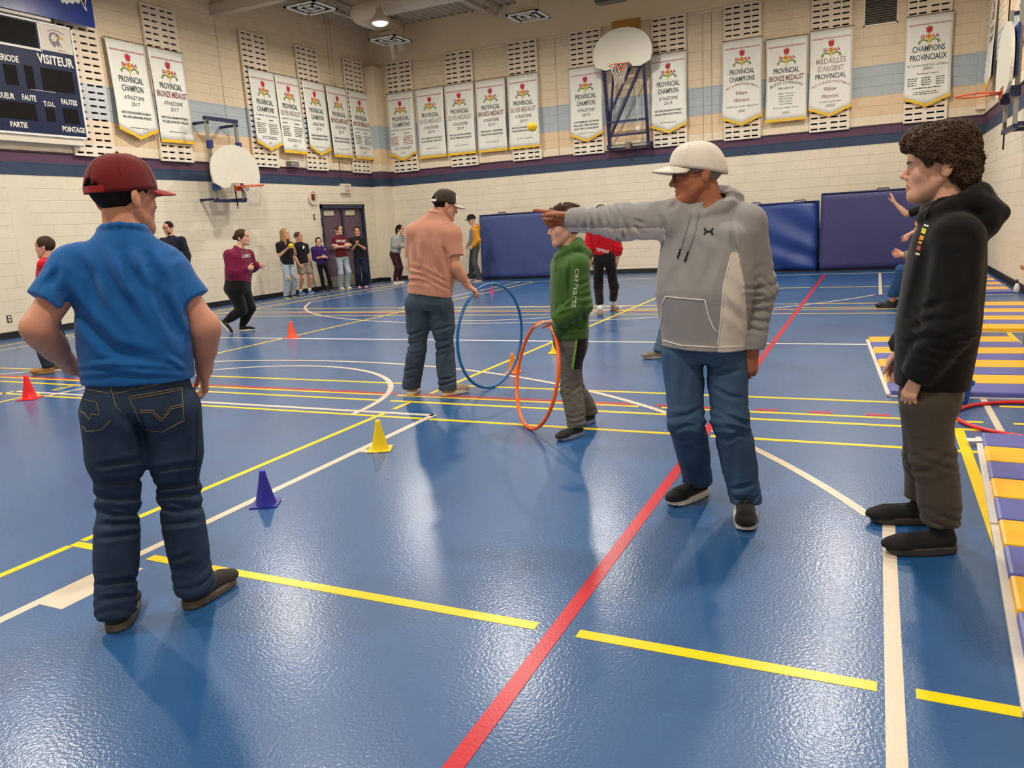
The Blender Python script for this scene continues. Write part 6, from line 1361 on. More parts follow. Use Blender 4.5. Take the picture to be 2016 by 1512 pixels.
# --- man in the salmon T-shirt with the blue hoop -----------------------------------
def man_salmon():
    g = (ground(812, 778)+ground(885, 780))/2; s = Skel(g[0], g[1], 1.66, face_of(g[0], g[1], -32)); p = s.px
    s.set(pelvis=p(845, 586, 0), neck=p(860, 424, .0), head=p(877, 405, .02), shL=p(818, 458, .04), shR=p(891, 462, -.06), hipL=p(824, 598, .02), hipR=p(868, 598, -.02),
          elL=p(812, 525, .16), wrL=p(850, 560, .34), elR=p(894, 522, -.09), wrR=p(921, 562, -.04), knL=p(822, 686, .02), knR=p(877, 690, .0), anL=s.gpx(812, 776, 0)+[0, 0, .09], anR=s.gpx(882, 778, 0)+[0, 0, .09])
    s.solve(); va = math.radians(face_of(g[0], g[1], 0)); right = np.array([math.sin(va), -math.cos(va), 0]); tocam = -np.array([math.cos(va), math.sin(va), 0])
    f = figure(s, 'man in a salmon T-shirt and brown cap holding the blue hoop upright', SK_FAIR, dict(hip=(.160, .128), waist=(.172, .150), chest=(.178, .138), belly=.02), hd=frame(face_of(g[0], g[1], -66), -16), head='man', hs=.98, near=True, arms=(.054, .046, .031), neck_r=.062,
        hands={'R': (un(right*.75+np.array([0, 0, -.55])+tocam*.1), un(-tocam*.2+np.array([0, 0, -.8])-right*.5), 'cup', 1.0, ((45, .3), 5)), 'L': (None, None, 'relax')},
        shirt=dict(name='t_shirt', m=cloth('tee_salmon', rgb(194, 138, 114), .9), hem=.02, e=.016, sleeve=.68, r=(.074, .078, 0), w=.004, freq=11, an=(1, 1, .4), h=.0065, hemw=(.180, .150), folds=[(cv(740, 330, 3.086, [(240, 430), (250, 560), (290, 650), (340, 720)], [(330, 390), (330, 520), (350, 640)], [(410, 430), (420, 560), (430, 640)], [(290, 440), (300, 600)], [(370, 560), (400, 680)]), .024, -.014), (cv(740, 330, 3.086, [(180, 600), (280, 620), (430, 700)], [(170, 640), (300, 660), (440, 740)], [(170, 690), (260, 690), (330, 710)], [(400, 480), (430, 530)]), .016, -.013)]),
        pants=dict(name='jeans', m=denim('slate', rgb(62, 76, 92)), r=(.100, .070, .074), thigh=.095, w=.005, ez=.006, hem=.05, over=.02, h=.0065, top=.10, folds=[(cv(740, 330, 3.086, [(170, 1030), (300, 985)], [(170, 1085), (270, 1060)], [(330, 1060), (450, 1050)], [(350, 1110), (460, 1090)], [(340, 1000), (460, 960)], [(160, 1290), (250, 1270)], [(370, 1290), (470, 1280)], [(370, 1330), (480, 1300)], [(160, 1240), (250, 1220)]), .013, -.013)]), hair_s=('capped', H_DARK, .0045), seed=31)
    cb = cloth('cap_brown', rgb(56, 46, 36), .85); cw = cloth('cap_cream', rgb(222, 214, 204), .8); o = cap(f['root'], f['M'], f['c'], f['s'], cb, cw, tilt=.12, open_back=True)
    o.data.materials.append(cw); L_ = (np.array([q.center[:] for q in o.data.polygons])-f['c'])@f['M']; mi = ((L_[:, 1] > .045*f['s']) & (L_[:, 2] < .105*f['s'])).astype(np.int32); o.data.polygons.foreach_set('material_index', mi)
    up = mat('shoe_beige', rgb(168, 146, 120), .8, bump=.2, bscale=200); so = mat('sole_cream', rgb(214, 200, 176), .6)
    shoe(f['root'], s.J['anL'], s.gpx(820, 765)-s.gpx(808, 780), 1.0, up, so); shoe(f['root'], s.J['anR'], s.gpx(925, 775)-s.gpx(872, 785), 1.0, up, so)
    th = mat('thread_slate', rgb(30, 38, 48), .8); stitch(f, 'pants', [[(842, 600), (868, 603)], [(842, 600), (840, 622), (855, 632), (868, 626), (868, 603)], [(879, 616), (881, 628), (873, 630), (873, 620)], [(800, 573), (840, 580), (885, 580)]], th, .0022)
    return f
P11 = man_salmon()
# --- boy in the green hoodie -----------------------------------------------------
def boy_green():
    g = (ground(1130, 858)+ground(1152, 832))/2; s = Skel(g[0], g[1], 1.45, face_of(g[0], g[1], 98)); p = s.px
    s.set(pelvis=p(1122, 662, 0), neck=p(1119, 494, 0), head=p(1111, 447, 0), shL=p(1138, 524, -.12), shR=p(1106, 522, .12), hipL=p(1124, 680, -.06), hipR=p(1120, 680, .06),
          elL=p(1144, 602, -.16), wrL=p(1093, 633, -.17), elR=p(1114, 600, .17), wrR=p(1120, 655, .13), knL=p(1124, 768, -.08), knR=p(1130, 768, .06), anL=s.gpx(1136, 858, 0)+[0, 0, .08], anR=s.gpx(1160, 832, 0)+[0, 0, .08])
    s.solve(); va = math.radians(face_of(g[0], g[1], 0)); left = np.array([-math.sin(va), math.cos(va), 0]); tocam = -np.array([math.cos(va), math.sin(va), 0]); Z = np.array([0, 0, 1.0])
    hg = cloth('hoodie_green', rgb(62, 98, 42), .9); heather = mat('cloth_heather', rgb(98, 95, 88), .9, .2, bump=.2, bscale=300, var=.35, vscale=60, stretch=(.4, .4, 4)); kb = cloth('panel_black', rgb(20, 20, 20), .9)
    f = figure(s, 'boy in a green hoodie and grey joggers holding the orange hoop', SK_PALE, dict(hip=(.135, .105), waist=(.135, .105), chest=(.140, .105)), hd=frame(face_of(g[0], g[1], 100), -4), head='teen', hs=.97, near=True, arms=(.040, .034, .025), neck_r=.047,
        hands={'L': (un(left*1.0+Z*-.02), un(-Z+tocam*.1), 'soft', 1.0, ((35, .35), 6)), 'R': (None, None, 'relax')},
        shirt=dict(name='hoodie', m=hg, hem=-.005, e=.018, sleeve=2.0, r=(.068, .066, .046), w=.004, freq=12, hood=.85, h=.006, hemw=(.148, .118), folds=[(cv(1000, 370, 2.854, [(355, 390), (345, 520), (350, 640)], [(430, 640), (420, 760)]), .016, -.014), (cv(1000, 370, 2.854, [(360, 560), (460, 520)], [(385, 620), (460, 600)], [(310, 680), (380, 640)], [(280, 720), (350, 690)], [(400, 660), (450, 650)]), .012, -.011), (cv(1000, 370, 2.854, [(240, 790), (340, 795), (450, 790)]), .008, -.008)]),
        pants=dict(name='joggers', m=[heather, kb, mat('stripe_green', rgb(120, 176, 72), .8)], r=(.080, .066, .058), w=.005, ez=.004, hem=.062, over=.0, h=.006), hair_s=('crop', H_LIGHT, .0035), seed=44, brow=H_LIGHT)
    me = f['pants'].data; C_ = np.array([q.center[:] for q in me.polygons])+s.root; q = (C_-CAMP)@RC.T; X = 1008+FPX*q[:, 0]/q[:, 2]; Y = 756+FPX*q[:, 1]/q[:, 2]; N_ = np.array([k.normal[:] for k in me.polygons]); fc = ((C_-CAMP)*N_).sum(1) < 0
    e = np.interp(Y, [660, 726], [1139, 1129]); mi = np.zeros(len(X), np.int32); mi[fc & (Y < 727) & (X > e) & (X < e+18)] = 1; mi[fc & (Y < 727) & (X > e-4.5) & (X <= e)] = 2; me.polygons.foreach_set('material_index', mi); me.update()
    so = mat('sole_blue_grey', rgb(120, 130, 160), .5); sh_ = [shoe(f['root'], s.J['anL'], s.gpx(1096, 868)-s.gpx(1146, 852), .88, M_KSHOE, so, lace=MATS['stripe_green']), shoe(f['root'], s.J['anR'], s.gpx(1128, 840)-s.gpx(1168, 826), .88, M_KSHOE, so)]
    wt = mat('print_pale', rgb(176, 190, 160), .8)
    text_px(f, 'shirt', wt, 'carhartt', (1133, 528), (1126, 607), 11, name='sleeve_lettering')
    stitch(f, 'shirt', [[(1084, 594), (1112, 595)], [(1082, 652), (1120, 658), (1158, 652)]], mat('thread_green', rgb(48, 78, 34), .8), .002)
    drawstring(f, [(1096, 500), (1093, 536)], hg, .003)
    ub = mat('mark_green', rgb(96, 200, 110), .6)
    return f
P13 = boy_green()
# --- curly haired boy in the black hoodie ---------------------------------------------
def boy_black():
    g = (ground(1815, 1085)+ground(1775, 1027))/2; s = Skel(g[0], g[1], 1.64, face_of(g[0], g[1], 95)); p = s.px
    s.set(pelvis=p(1832, 765, 0), neck=p(1875, 408, 0), head=p(1845, 327, 0), shL=p(1886, 470, -.17), shR=p(1852, 470, .16), hipL=p(1824, 790, -.09), hipR=p(1820, 790, .09),
          elL=p(1870, 640, -.20), wrL=p(1806, 742, -.16), elR=p(1828, 630, .18), wrR=p(1772, 690, .13), knL=p(1838, 905, -.10), knR=p(1824, 905, .07), anL=s.gpx(1850, 1085, 0)+[0, 0, .10], anR=s.gpx(1812, 1027, 0)+[0, 0, .10])
    s.solve(); va = math.radians(face_of(g[0], g[1], 0)); left = np.array([-math.sin(va), math.cos(va), 0]); tocam = -np.array([math.cos(va), math.sin(va), 0]); Z = np.array([0, 0, 1.0])
    kb = cloth('hoodie_black', rgb(17, 16, 16), .92, sheen=.08)
    f = figure(s, 'curly haired boy in a black hoodie standing in profile at the right', SK_PALE, dict(hip=(.160, .105), waist=(.170, .125), chest=(.175, .115)), hd=frame(face_of(g[0], g[1], 93), 0), head='teen', hs=1.08, near=True, arms=(.048, .040, .029), neck_r=.056,
        hands={'L': (un(-Z+left*.35), un(-tocam*.4-left*.5), 'relax', 1.0, ((30, .3), 4)), 'R': (un(-Z+left*.2), un(tocam*.6-left*.4), 'relax')},
        shirt=dict(name='hoodie', m=kb, hem=.02, e=.022, sleeve=2.0, r=(.084, .084, .054), w=.005, freq=9, hood=1.05, h=.0065, hemw=(.172, .135), folds=[(cv(1680, 230, 2.75, [(430, 650), (375, 830), (330, 1000), (290, 1150)], [(640, 690), (620, 900), (545, 1100), (480, 1250)], [(480, 640), (600, 640), (640, 700)]), .022, -.009), (cv(1680, 230, 2.75, [(380, 1050), (480, 1000)], [(340, 1130), (450, 1090)], [(300, 1220), (420, 1190)]), .016, -.010)]),
        pants=dict(name='trousers', m=cloth('twill_olive', rgb(66, 60, 52), .85), r=(.092, .076, .064), w=.007, ez=.006, hem=.115, over=.0, h=.006), hair_s=('curly', H_CURL, .005), seed=63)
    up = mat('shoe_knit', rgb(20, 19, 19), .9, bump=.3, bscale=400); so = mat('sole_dark', rgb(54, 50, 46), .6)
    shoe(f['root'], s.J['anL'], s.gpx(1735, 1092)-s.gpx(1872, 1085), 1.08, up, so, 'slip'); shoe(f['root'], s.J['anR'], s.gpx(1728, 1032)-s.gpx(1850, 1030), 1.08, up, so, 'slip')
    for nm, c, polys in (('print_white', rgb(226, 222, 214), [[(1820, 441), (1829, 444), (1827, 447), (1818, 444)], [(1803, 497), (1811, 499), (1810, 503), (1802, 501)]]), ('print_yellow', rgb(226, 214, 40), [[(1816, 448), (1824, 451), (1821, 461), (1813, 458)]]), ('print_orange', rgb(232, 150, 40), [[(1812, 463), (1820, 465), (1817, 473), (1809, 471)], [(1809, 474), (1816, 476), (1814, 481), (1807, 479)]]), ('print_rose', rgb(206, 84, 90), [[(1806, 483), (1813, 485), (1811, 493), (1804, 491)]])):
        shapes_px(f, 'shirt', mat(nm, c, .8), polys, 'chest_print')
    drawstring(f, [(1832, 405), (1822, 432)], kb, .004)
    return f
P17 = boy_black()
# ================================================================== PEOPLE FURTHER AWAY
TN = dict(hip=(.135, .105), waist=(.125, .10), chest=(.140, .105)); TT = dict(hip=(.120, .095), waist=(.112, .09), chest=(.125, .095)); TM = dict(hip=(.155, .12), waist=(.165, .135), chest=(.17, .13))
K_TEE = cloth('tee_black', rgb(22, 21, 23), .9); K_LEG = cloth('leggings_black', rgb(12, 12, 13), .9)
def sleeve_stripes(P, k):
    o = np.zeros(len(P), int)
    for n in 'LR':
        a, b = k['J']['sh'+n], k['J']['el'+n]; d = b-a; t = (P-a)@d/(d@d); r = np.linalg.norm(P-a-t[:, None]*d, axis=1); o[(r < .10) & (((t > .60) & (t < .69)) | ((t > .75) & (t < .84)))] = 1
    return o
def axes(s): va = math.atan2(s.root[1], s.root[0]); return np.array([-math.sin(va), math.cos(va), 0]), -np.array([math.cos(va), math.sin(va), 0]), np.array([0, 0, 1.0])
def feet(f, s, up, so, kind='sneaker', sc=None, toes=None, lace=None):
    for n in 'LR':
        t = (toes or {}).get(n, s.fw); shoe(f['root'], s.J['an'+n], t, sc or s.H/1.7, up, so, kind, h=.007, lace=lace)
def at(gx, gy, Ht, rel, **k): g = ground(gx, gy); return Skel(g[0], g[1], Ht, face_of(g[0], g[1], rel), **k)
# child in red at the far left
s = at(92, 735, 1.42, 75); s.set(anL=s.gpx(98, 735)+[0, 0, .08], anR=s.gpx(135, 722)+[0, 0, .08], head=s.px(88, 487), neck=s.px(92, 513), pelvis=s.pelx(98), wrL=s.px(108, 590, -.1), elL=s.px(98, 560, -.12)); s.solve()
f = figure(s, 'child in a red shirt and tan boots mostly hidden behind the boy in blue', SK_PALE, TT, hd=frame(face_of(s.root[0], s.root[1], 62)), head='teen', hs=.98, shirt=dict(m=cloth('tee_red', rgb(196, 16, 36), .9), hem=-.03, sleeve=1.9, r=(.062, .055, .042), e=.016, w=.004), pants=dict(name='jeans', m=denim('navy', rgb(42, 48, 62)), r=(.075, .06, .062), hem=.07), hair_s=('short', H_BROWN), seed=71, arms=(.04, .034, .025))
feet(f, s, mat('boot_tan', rgb(164, 120, 62), .7), mat('boot_sole', rgb(150, 112, 66), .7), 'boot', .95)
# bearded man at the left wall
s = at(350, 622, 1.80, 152); s.set(head=s.px(331, 449)); s.set(neck=s.px(338, 468)); s.solve()
f = figure(s, 'bearded man with glasses in a dark navy shirt by the left wall', SK_FAIR, TM, hd=frame(face_of(s.root[0], s.root[1], 135), -6), head='man', hs=1.0, shirt=dict(m=cloth('polo_navy', rgb(24, 26, 40), .9), hem=-.08, sleeve=1.9, r=(.075, .062, .046), w=.005), pants=dict(m=K_LEG, r=(.095, .07, .06), hem=.05), hair_s=('short', H_DARK), seed=72)
glasses(f['root'], f['M'], f['c'], f['s'], MATS['frame_dark'])
gq = SDF((-.08, -.02, -.15), (.08, .12, 0), .005); gq.add(ell((0, .035, -.085), (.058, .055, .045))); gq.add(rcone((-.03, .078, -.052), (.03, .078, -.052), .010, .010), .01); gq.add(ell((0, .09, -.066), (.022, .02, .010)), .006, 's'); gq.cut(lambda x, y, z: np.maximum(z+.045, .015-y)+0*x); v_, q_ = gq.mesh(1); addmesh('beard', xf(v_, f['M'], f['c'], f['s']), q_, H_DARK, f['root'])
feet(f, s, M_KSHOE, M_WSOLE)
# running woman in maroon
s = at(468, 655, 1.55, -118); L_, C_, Z_ = axes(s)
s.set(pelvis=s.px(468, 563), neck=s.px(470, 489), head=s.px(478, 468), shR=s.px(452, 503, -.10), shL=s.px(489, 502, .10), elR=s.px(456, 536, -.16), wrR=s.px(488, 529, -.14), elL=s.px(497, 526, .16), wrL=s.px(508, 522, .06), hipR=s.px(462, 570, -.06), hipL=s.px(478, 570, .06), knR=s.px(476, 611, -.06), anR=s.px(445, 632, .0), knL=s.px(493, 606, .05), anL=s.gpx(478, 652)+[0, 0, .085]); s.solve()
f = figure(s, 'woman in a maroon sweatshirt and black leggings running to the right', SK_PALE, dict(hip=(.195, .165), waist=(.195, .165), chest=(.185, .15), belly=.01), hd=frame(face_of(s.root[0], s.root[1], -112), 4), head='fem', hs=1.0, arms=(.055, .045, .03), hands={'R': (un(-L_+Z_*.15), C_*-1, 'fist'), 'L': (un(-L_+Z_*-.05), C_*-1, 'cup')}, shirt=dict(name='sweatshirt', m=cloth('sweat_maroon', rgb(112, 18, 58), .9), hem=.0, e=.016, sleeve=2.0, r=(.085, .075, .05), w=.006, hemw=(.19, .165)), pants=dict(name='leggings', m=K_LEG, r=(.125, .082, .05), hem=None, over=-.02, w=.003), hair_s=('bun', H_BROWN), seed=73, legs=(.09, .06, .038))
text_px(f, 'shirt', M_WHITE, 'ALUMNI', (476, 508), (493, 506), 7); 
shoe(f['root'], s.J['anL'], un(-L_+C_*.3), .92, M_KSHOE, M_WSOLE, h=.006, lace=M_WSOLE); o = shoe(f['root'], s.J['anR'], un(-L_+C_*.1), .92, M_KSHOE, M_WSOLE, h=.006, pitch=-.95)
# five young people by the door
s = at(570, 587, 1.60, 222); L_, C_, Z_ = axes(s)
s.set(head=s.px(561, 461), neck=s.px(560, 474), pelvis=s.pelx(565), anL=s.gpx(577, 586)+[0, 0, .08], anR=s.gpx(564, 588)+[0, 0, .08], wrR=s.px(565, 490, -.24), wrL=s.px(579, 489, -.18), elR=s.px(551, 503, -.08), elL=s.px(581, 501, -.02), shR=s.px(549, 483, -.05), shL=s.px(573, 482, .08)); s.solve()
f = figure(s, 'girl with long blond hair and ripped pale jeans holding a yellow ball', SK_PALE, TN, hd=frame(face_of(s.root[0], s.root[1], 236)), head='fem', arms=(.038, .033, .024), hands={'R': (un(-L_+Z_*.4), un(Z_+C_*-.3), 'cup'), 'L': (un(L_*.6+Z_*.8), un(L_-C_*.3), 'cup')}, shirt=dict(name='t_shirt', m=K_TEE, hem=-.06, e=.02, sleeve=.75, r=(.066, .064, 0), w=.006, hemw=(.16, .13)), pants=dict(name='jeans', m=denim('pale', rgb(160, 174, 184)), r=(.088, .066, .062), hem=.055, w=.006), hair_s=('long', H_BLOND), seed=74)
b = MB(); d_ = MB()
for q in ((568, 548), (581, 546)): h_ = px_hit(bvh_of(f['pants'], s.root), *q, .0); 
for q in ((568, 548), (581, 546)):
    h_ = px_hit(bvh_of(f['pants'], s.root), *q, .004)
    if h_ is not None: b.sphere(tuple(h_-s.root), (.032, .032, .055), 12, 8)
b.build('knee_rips', SK_FAIR, f['pants']) if b.V else None
feet(f, s, MATS['shoe_black'], M_WSOLE)
MBALL = empty('foam_ball', tuple(s.root+s.px(573, 484, -.28)), label='yellow ball held in the hands of the long haired blond girl', cat='ball'); MB().sphere((0, 0, 0), .06, 16, 10).build('ball_skin', MATS['foam_yellow'], MBALL); MB().tube([(.0605*math.cos(t), .0605*math.sin(t), .004*math.sin(3*t)) for t in np.linspace(0, 6.283, 30)[:-1]], .0018, 5, closed=True).build('seam', MATS['seam_dark'], MBALL)
s = at(602, 580, 1.50, 214); L_, C_, Z_ = axes(s)
s.set(head=s.px(588, 467), neck=s.px(589, 478), shR=s.px(580, 485, -.03), shL=s.px(602, 485, .05), wrR=s.px(589, 521, -.16), elR=s.px(581, 507, -.10), wrL=s.px(608, 516, .0), elL=s.px(606, 502, .04), anR=s.gpx(592, 581)+[0, 0, .08], anL=s.gpx(610, 579)+[0, 0, .08], pelvis=s.pelx(596)); s.solve()
f = figure(s, 'short haired boy in a black T-shirt, grey shorts and blue shoes', SK_FAIR, TN, hd=frame(face_of(s.root[0], s.root[1], 240)), head='teen', arms=(.038, .033, .024), shirt=dict(name='t_shirt', m=K_TEE, hem=-.03, e=.02, sleeve=.8, r=(.066, .066, 0), w=.005), pants=dict(name='shorts', m=cloth('short_grey', rgb(140, 128, 114), .9), r=(.095, .092, .09), len=.72, w=.004), hair_s=('short', H_LIGHT), seed=75, legs=(.07, .048, .036))
bs = mat('shoe_blue', rgb(80, 142, 204), .6); feet(f, s, bs, M_WSOLE)
b = MB(); [b.tube([tuple(s.J['an'+n]), tuple(s.J['an'+n]*.78+s.J['kn'+n]*.22)], .041, 12) for n in 'LR']; b.build('socks', M_WHITE, f['root'])
shapes_px(f, 'shirt', M_WHITE, [[(596, 484), (599, 484), (599.5, 487), (598, 490), (596, 489)]], 'chest_print')
s = at(643, 574, 1.36, 192); L_, C_, Z_ = axes(s)
s.set(head=s.px(627, 477), neck=s.px(628, 487), pelvis=s.pelx(634), wrR=s.px(634, 506, -.2), elR=s.px(620, 509, -.04), wrL=s.px(640, 506, -.2), elL=s.px(645, 508, .0), anR=s.gpx(638, 574)+[0, 0, .07], anL=s.gpx(653, 572)+[0, 0, .07]); s.solve()
f = figure(s, 'small girl in a purple hoodie and black leggings leaning by the door', SK_PALE, TT, hd=frame(face_of(s.root[0], s.root[1], 186)), head='fem', hs=.95, arms=(.034, .029, .022), hands={'R': (un(-L_), C_*-1, 'cup'), 'L': (un(L_), C_*-1, 'cup')}, shirt=dict(name='hoodie', m=cloth('hoodie_purple', rgb(58, 24, 92), .9), hem=-.02, e=.024, sleeve=1.3, r=(.066, .062, .055), hood=.72, w=.005, hemw=(.135, .115), cuff=False), pants=dict(name='leggings', m=K_LEG, r=(.072, .05, .036), hem=.07, w=.002), hair_s=('bun', H_DARK), seed=76)
shapes_px(f, 'shirt', M_WHITE, [[(639, 489.5), (641, 489.5), (640.6, 492.5), (639.4, 492.5)]], 'chest_print'); feet(f, s, M_KSHOE, M_WSOLE, sc=.82)
s = at(677, 571, 1.62, 205); L_, C_, Z_ = axes(s)
s.set(head=s.px(667, 453), neck=s.px(666, 466), shR=s.px(658, 472, -.04), shL=s.px(680, 472, .06), wrR=s.px(682, 484, -.2), elR=s.px(659, 488, -.08), wrL=s.px(667, 486, -.23), elL=s.px(685, 487, -.04), anR=s.gpx(671, 571)+[0, 0, .08], anL=s.gpx(685, 570)+[0, 0, .08], pelvis=s.pelx(673)); s.solve()
f = figure(s, 'girl with crossed arms in a maroon lettered jersey before the door', SK_PALE, TN, hd=frame(face_of(s.root[0], s.root[1], 228)), head='fem', arms=(.036, .032, .024), hands={'R': (un(-L_+Z_*.1), -C_, 'soft'), 'L': (un(L_+Z_*.1), -C_, 'soft')}, shirt=dict(name='jersey', m=[cloth('jersey_maroon', rgb(96, 18, 30), .9), M_WHITE], hem=-.01, e=.022, sleeve=.86, r=(.066, .066, 0), w=.005, hemw=(.16, .13), paint=sleeve_stripes), pants=dict(name='jeans', m=MATS['denim_pale'], r=(.085, .064, .062), hem=.05, w=.005), hair_s=('pulled', H_LIGHT), seed=77)
text_px(f, 'shirt', M_WHITE, 'OXFORD', (661, 477), (681, 477), 5.2); feet(f, s, mat('shoe_cream', rgb(214, 206, 176), .6), M_WSOLE)
s = at(713, 568, 1.54, 188); L_, C_, Z_ = axes(s)
s.set(head=s.px(703, 456), neck=s.px(703, 468), wrR=s.px(701, 482, -.26), elR=s.px(694, 491, -.08), wrL=s.px(706, 482, -.26), elL=s.px(718, 490, -.06), anR=s.gpx(707, 568)+[0, 0, .08], anL=s.gpx(720, 567)+[0, 0, .08], pelvis=s.pelx(708)); s.solve()
f = figure(s, 'dark haired girl in a black T-shirt and pink clogs with clasped hands', SK_FAIR, TN, hd=frame(face_of(s.root[0], s.root[1], 180)), head='fem', arms=(.037, .033, .025), hands={'R': (un(Z_-L_*.3), un(-L_), 'cup'), 'L': (un(Z_+L_*.3), un(L_), 'cup')}, shirt=dict(name='t_shirt', m=K_TEE, hem=.0, e=.018, sleeve=.8, r=(.064, .064, 0), w=.005), pants=dict(name='jeans', m=denim('ink', rgb(26, 36, 58)), r=(.088, .068, .074), hem=.045, w=.006), hair_s=('bun', H_DARK), seed=78)
feet(f, s, mat('clog_pink', rgb(222, 160, 196), .5), mat('clog_sole', rgb(214, 160, 200), .5), 'slip')
# girl in the grey sweatshirt in the corner
s = at(783, 560, 1.56, 236); L_, C_, Z_ = axes(s)
s.set(head=s.px(788, 452), neck=s.px(784, 464), shR=s.px(776, 470, -.06), wrR=s.px(800, 484, -.18), elR=s.px(776, 485, -.1), wrL=s.px(790, 482, -.15), elL=s.px(800, 484, .1)); s.solve()
f = figure(s, 'girl in a grey sweatshirt and maroon leggings in the far corner', SK_PALE, TN, hd=frame(face_of(s.root[0], s.root[1], 245)), head='fem', shirt=dict(name='sweatshirt', m=cloth('sweat_grey', rgb(150, 154, 152), .9), hem=.02, e=.02, sleeve=1.9, r=(.066, .06, .045), w=.006), pants=dict(name='leggings', m=cloth('leggings_maroon', rgb(56, 18, 30), .9), r=(.085, .058, .04), hem=.09, w=.002), hair_s=('pony', H_DARK, .006, [((.02, -.11, .0), (.07, -.08, -.14), .026, .028), ((.07, -.08, -.14), (.08, -.03, -.26), .028, .008)]), seed=79)
shapes_px(f, 'shirt', mat('print_teal', rgb(96, 170, 158), .8), [[(789, 465), (797, 466), (797, 475), (787, 475)]], 'chest_print'); glasses(f['root'], f['M'], f['c'], f['s'], mat('frame_rose', rgb(190, 120, 120), .3)); feet(f, s, mat('shoe_pale', rgb(206, 202, 186), .6), M_WSOLE)
# boy leaning at the crash mat
s = at(934, 555, 1.70, 112); L_, C_, Z_ = axes(s)
s.set(head=s.px(928, 432), neck=s.px(935, 447), pelvis=s.pelx(934), shL=s.px(938, 456, -.12), shR=s.px(930, 456, .12), elL=s.px(942, 474, -.2), wrL=s.px(931, 485, -.16), elR=s.px(927, 475, .14), wrR=s.px(921, 484, .08), anL=s.gpx(944, 554)+[0, 0, .085], anR=s.gpx(928, 552)+[0, 0, .085]); s.solve()
yc = cloth('sleeve_mustard', rgb(200, 134, 20), .9); gc = cloth('sweat_midgrey', rgb(112, 112, 110), .9)
f = figure(s, 'boy in a black cap and grey hoodie with mustard sleeves by the navy crash mat', SK_PALE, TN, hd=frame(face_of(s.root[0], s.root[1], 108), -14), head='teen', shirt=dict(name='hoodie', m=[gc, yc], hem=-.02, e=.02, sleeve=1.95, r=(.066, .062, .048), hood=.8, w=.005, paint=lambda P, k: ((np.abs((P-k['o'])@k['rt']) > .115) | (((P-k['o'])@k['up']) > .86*k['Lt']) | (((P-k['o'])@k['up']) < .02)).astype(int)), pants=dict(name='jeans', m=denim('grey', rgb(84, 84, 80)), r=(.082, .064, .07), hem=.045, w=.006), hair_s=('capped', H_DARK), seed=80)
cap(f['root'], f['M'], f['c'], f['s'], cloth('cap_black', rgb(18, 18, 18), .9), tilt=.2); feet(f, s, mat('shoe_brown', rgb(110, 92, 70), .7), M_WSOLE)
# girl in red, walking away
s = at(1195, 619, 1.56, 6); L_, C_, Z_ = axes(s)
s.set(head=s.px(1183, 421), neck=s.px(1186, 440), pelvis=s.pelx(1189), shL=s.px(1163, 455), shR=s.px(1211, 455), elL=s.px(1157, 490, -.03), wrL=s.px(1163, 516, .02), elR=s.px(1216, 490, -.03), wrR=s.px(1214, 516, .02), anL=s.gpx(1182, 622)+[0, 0, .08], anR=s.gpx(1207, 612)+[0, 0, .09], knL=s.px(1178, 567, .03), knR=s.px(1209, 565, .04)); s.solve()
f = figure(s, 'girl with a bun in a red sweatshirt and black joggers seen from behind', SK_PALE, TN, hd=frame(face_of(s.root[0], s.root[1], 10)), head='fem', shirt=dict(name='sweatshirt', m=cloth('sweat_red', rgb(186, 8, 30), .9), hem=.03, e=.024, sleeve=1.95, r=(.066, .064, .046), w=.007, hemw=(.13, .105)), pants=dict(name='joggers', m=K_LEG, r=(.085, .064, .046), hem=.16, w=.008), hair_s=('bun', H_DARK), seed=81)
text_px(f, 'shirt', M_WHITE, 'TIPPING', (1173, 494), (1198, 499), 6.5)
b = MB(); [b.tube([tuple(s.J['an'+n]*[1, 1, .9]), tuple(s.J['an'+n]*.72+s.J['kn'+n]*.28)], .042, 12) for n in 'LR']; b.build('socks', M_WHITE, f['root'])
feet(f, s, mat('clog_taupe', rgb(150, 138, 120), .7), mat('clog_taupe_sole', rgb(120, 108, 94), .7), 'slip', toes={'L': s.fw, 'R': s.fw-L_*.5})
# walker hidden behind the man in grey
s = at(1352, 690, 1.60, 92); L_, C_, Z_ = axes(s)
s.set(anL=s.gpx(1302, 705)+[0, 0, .09], anR=s.gpx(1395, 690)+[0, 0, .09], wrL=s.px(1340, 520, -.1), wrR=s.px(1330, 520, .1)); s.solve()
f = figure(s, 'walker in jeans and grey shoes hidden behind the man in the grey hoodie', SK_PALE, TN, head='teen', shirt=dict(name='sweatshirt', m=gc, hem=-.05, sleeve=1.95, r=(.066, .062, .048)), pants=dict(name='jeans', m=denim('wash', rgb(74, 96, 120)), r=(.08, .066, .068), hem=.075, w=.007), hair_s=('short', H_BROWN), seed=82)
feet(f, s, mat('shoe_grey', rgb(120, 116, 106), .8), mat('shoe_grey_sole', rgb(150, 144, 132), .6), toes={'L': L_+C_*.2, 'R': L_})
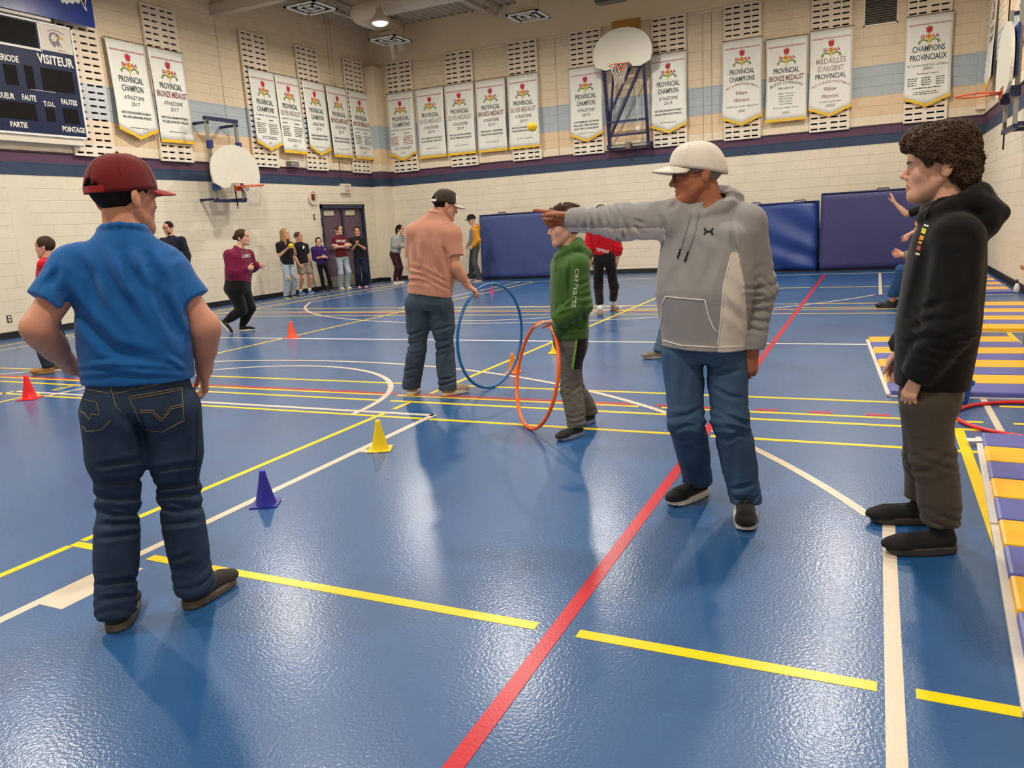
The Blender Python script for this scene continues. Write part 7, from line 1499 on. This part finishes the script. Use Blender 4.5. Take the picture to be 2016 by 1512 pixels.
# woman with the raised hand and the seated man at the right
s = at(1822, 588, 1.62, 92); L_, C_, Z_ = axes(s)
s.set(head=s.px(1826, 373), neck=s.px(1832, 395), pelvis=s.pelx(1823), shR=s.px(1822, 408, .12), shL=s.px(1832, 408, -.12), elR=s.px(1785, 422, .14), wrR=s.px(1761, 399, .14), elL=s.px(1822, 445, -.16), wrL=s.px(1789, 462, -.14)); s.solve()
f = figure(s, 'long haired woman in a black T-shirt raising one hand, behind the curly haired boy', SK_PALE, TN, hd=frame(face_of(s.root[0], s.root[1], 96)), head='fem', arms=(.038, .034, .025), hands={'R': (un(Z_+L_*.35), un(L_+C_*-.4), 'flat'), 'L': (un(-Z_+L_*.6), un(-C_), 'relax')}, shirt=dict(name='t_shirt', m=K_TEE, hem=-.01, e=.02, sleeve=.85, r=(.062, .06, 0), w=.006), pants=dict(name='jeans', m=MATS['denim_wash'], r=(.09, .07, .07), hem=.04), hair_s=('long', H_LIGHT), seed=83)
feet(f, s, M_KSHOE, M_WSOLE)
s = at(1800, 606, 1.70, 90); L_, C_, Z_ = axes(s)
s.set(pelvis=s.px(1835, 535), neck=s.px(1832, 463), head=s.px(1818, 445), shL=s.px(1832, 475, -.16), shR=s.px(1826, 475, .16), elL=s.px(1812, 512, -.22), wrL=s.px(1778, 502, -.08), elR=s.px(1806, 510, .18), wrR=s.px(1776, 500, .02), hipL=s.px(1828, 540, -.08), hipR=s.px(1828, 540, .08), knL=s.px(1778, 533, -.12), knR=s.px(1776, 533, .12), anL=s.gpx(1756, 606)+[0, 0, .09], anR=s.gpx(1775, 600)+[0, 0, .09]); s.solve()
f = figure(s, 'seated man in a grey sweater and jeans with clasped hands and a watch', SK_FAIR, TN, hd=frame(face_of(s.root[0], s.root[1], 96), -10), head='man', hands={'L': (un(L_), un(-C_), 'cup'), 'R': (un(L_+Z_*.1), un(C_), 'cup')}, shirt=dict(name='sweater', m=cloth('sweater_taupe', rgb(112, 104, 92), .95), hem=-.02, e=.016, sleeve=1.85, r=(.072, .065, .05), w=.006), pants=dict(name='jeans', m=denim('blue', rgb(40, 74, 112)), r=(.095, .078, .085), hem=.15, w=.008), hair_s=('buzz', H_BROWN), seed=84)
MB().tube([tuple(s.J['wrL']+.034*(Z_*math.cos(t)+C_*math.sin(t))-L_*.015) for t in np.linspace(0, 6.283, 17)[:-1]], .008, 6, closed=True).build('wristwatch', M_BLACK, f['root'])
feet(f, s, M_KSHOE, M_KSOLE)
sr = s.root; pz = s.J['pelvis'][2]-.165; cx_ = sr+s.J['pelvis']
r = empty('stool', (cx_[0], cx_[1], 0), label='plain dark stool under the seated man, hidden by the boy in black', cat='stool')
MB().box((0, 0, pz-.02), (.36, .36, .04), bev=.01).build('seat', M_BLACK, r)
for sx in (-1, 1):
    for sy in (-1, 1): MB().bar((sx*.16, sy*.16, 0), (sx*.14, sy*.14, pz-.04), .03).build('leg', M_GREYM, r)
# person at the left edge: only a shoe tip is in the picture
s = at(-30, 692, 1.5, -92); s.solve(); f = figure(s, 'person at the left edge of whom only a dark shoe tip shows', SK_FAIR, TN, shirt=dict(m=K_TEE, hem=-.05, sleeve=.8, r=(.066, .066, 0)), pants=dict(m=K_LEG, r=(.085, .066, .06)), hair_s=('short', H_DARK), seed=85); feet(f, s, M_KSHOE, M_KSOLE)
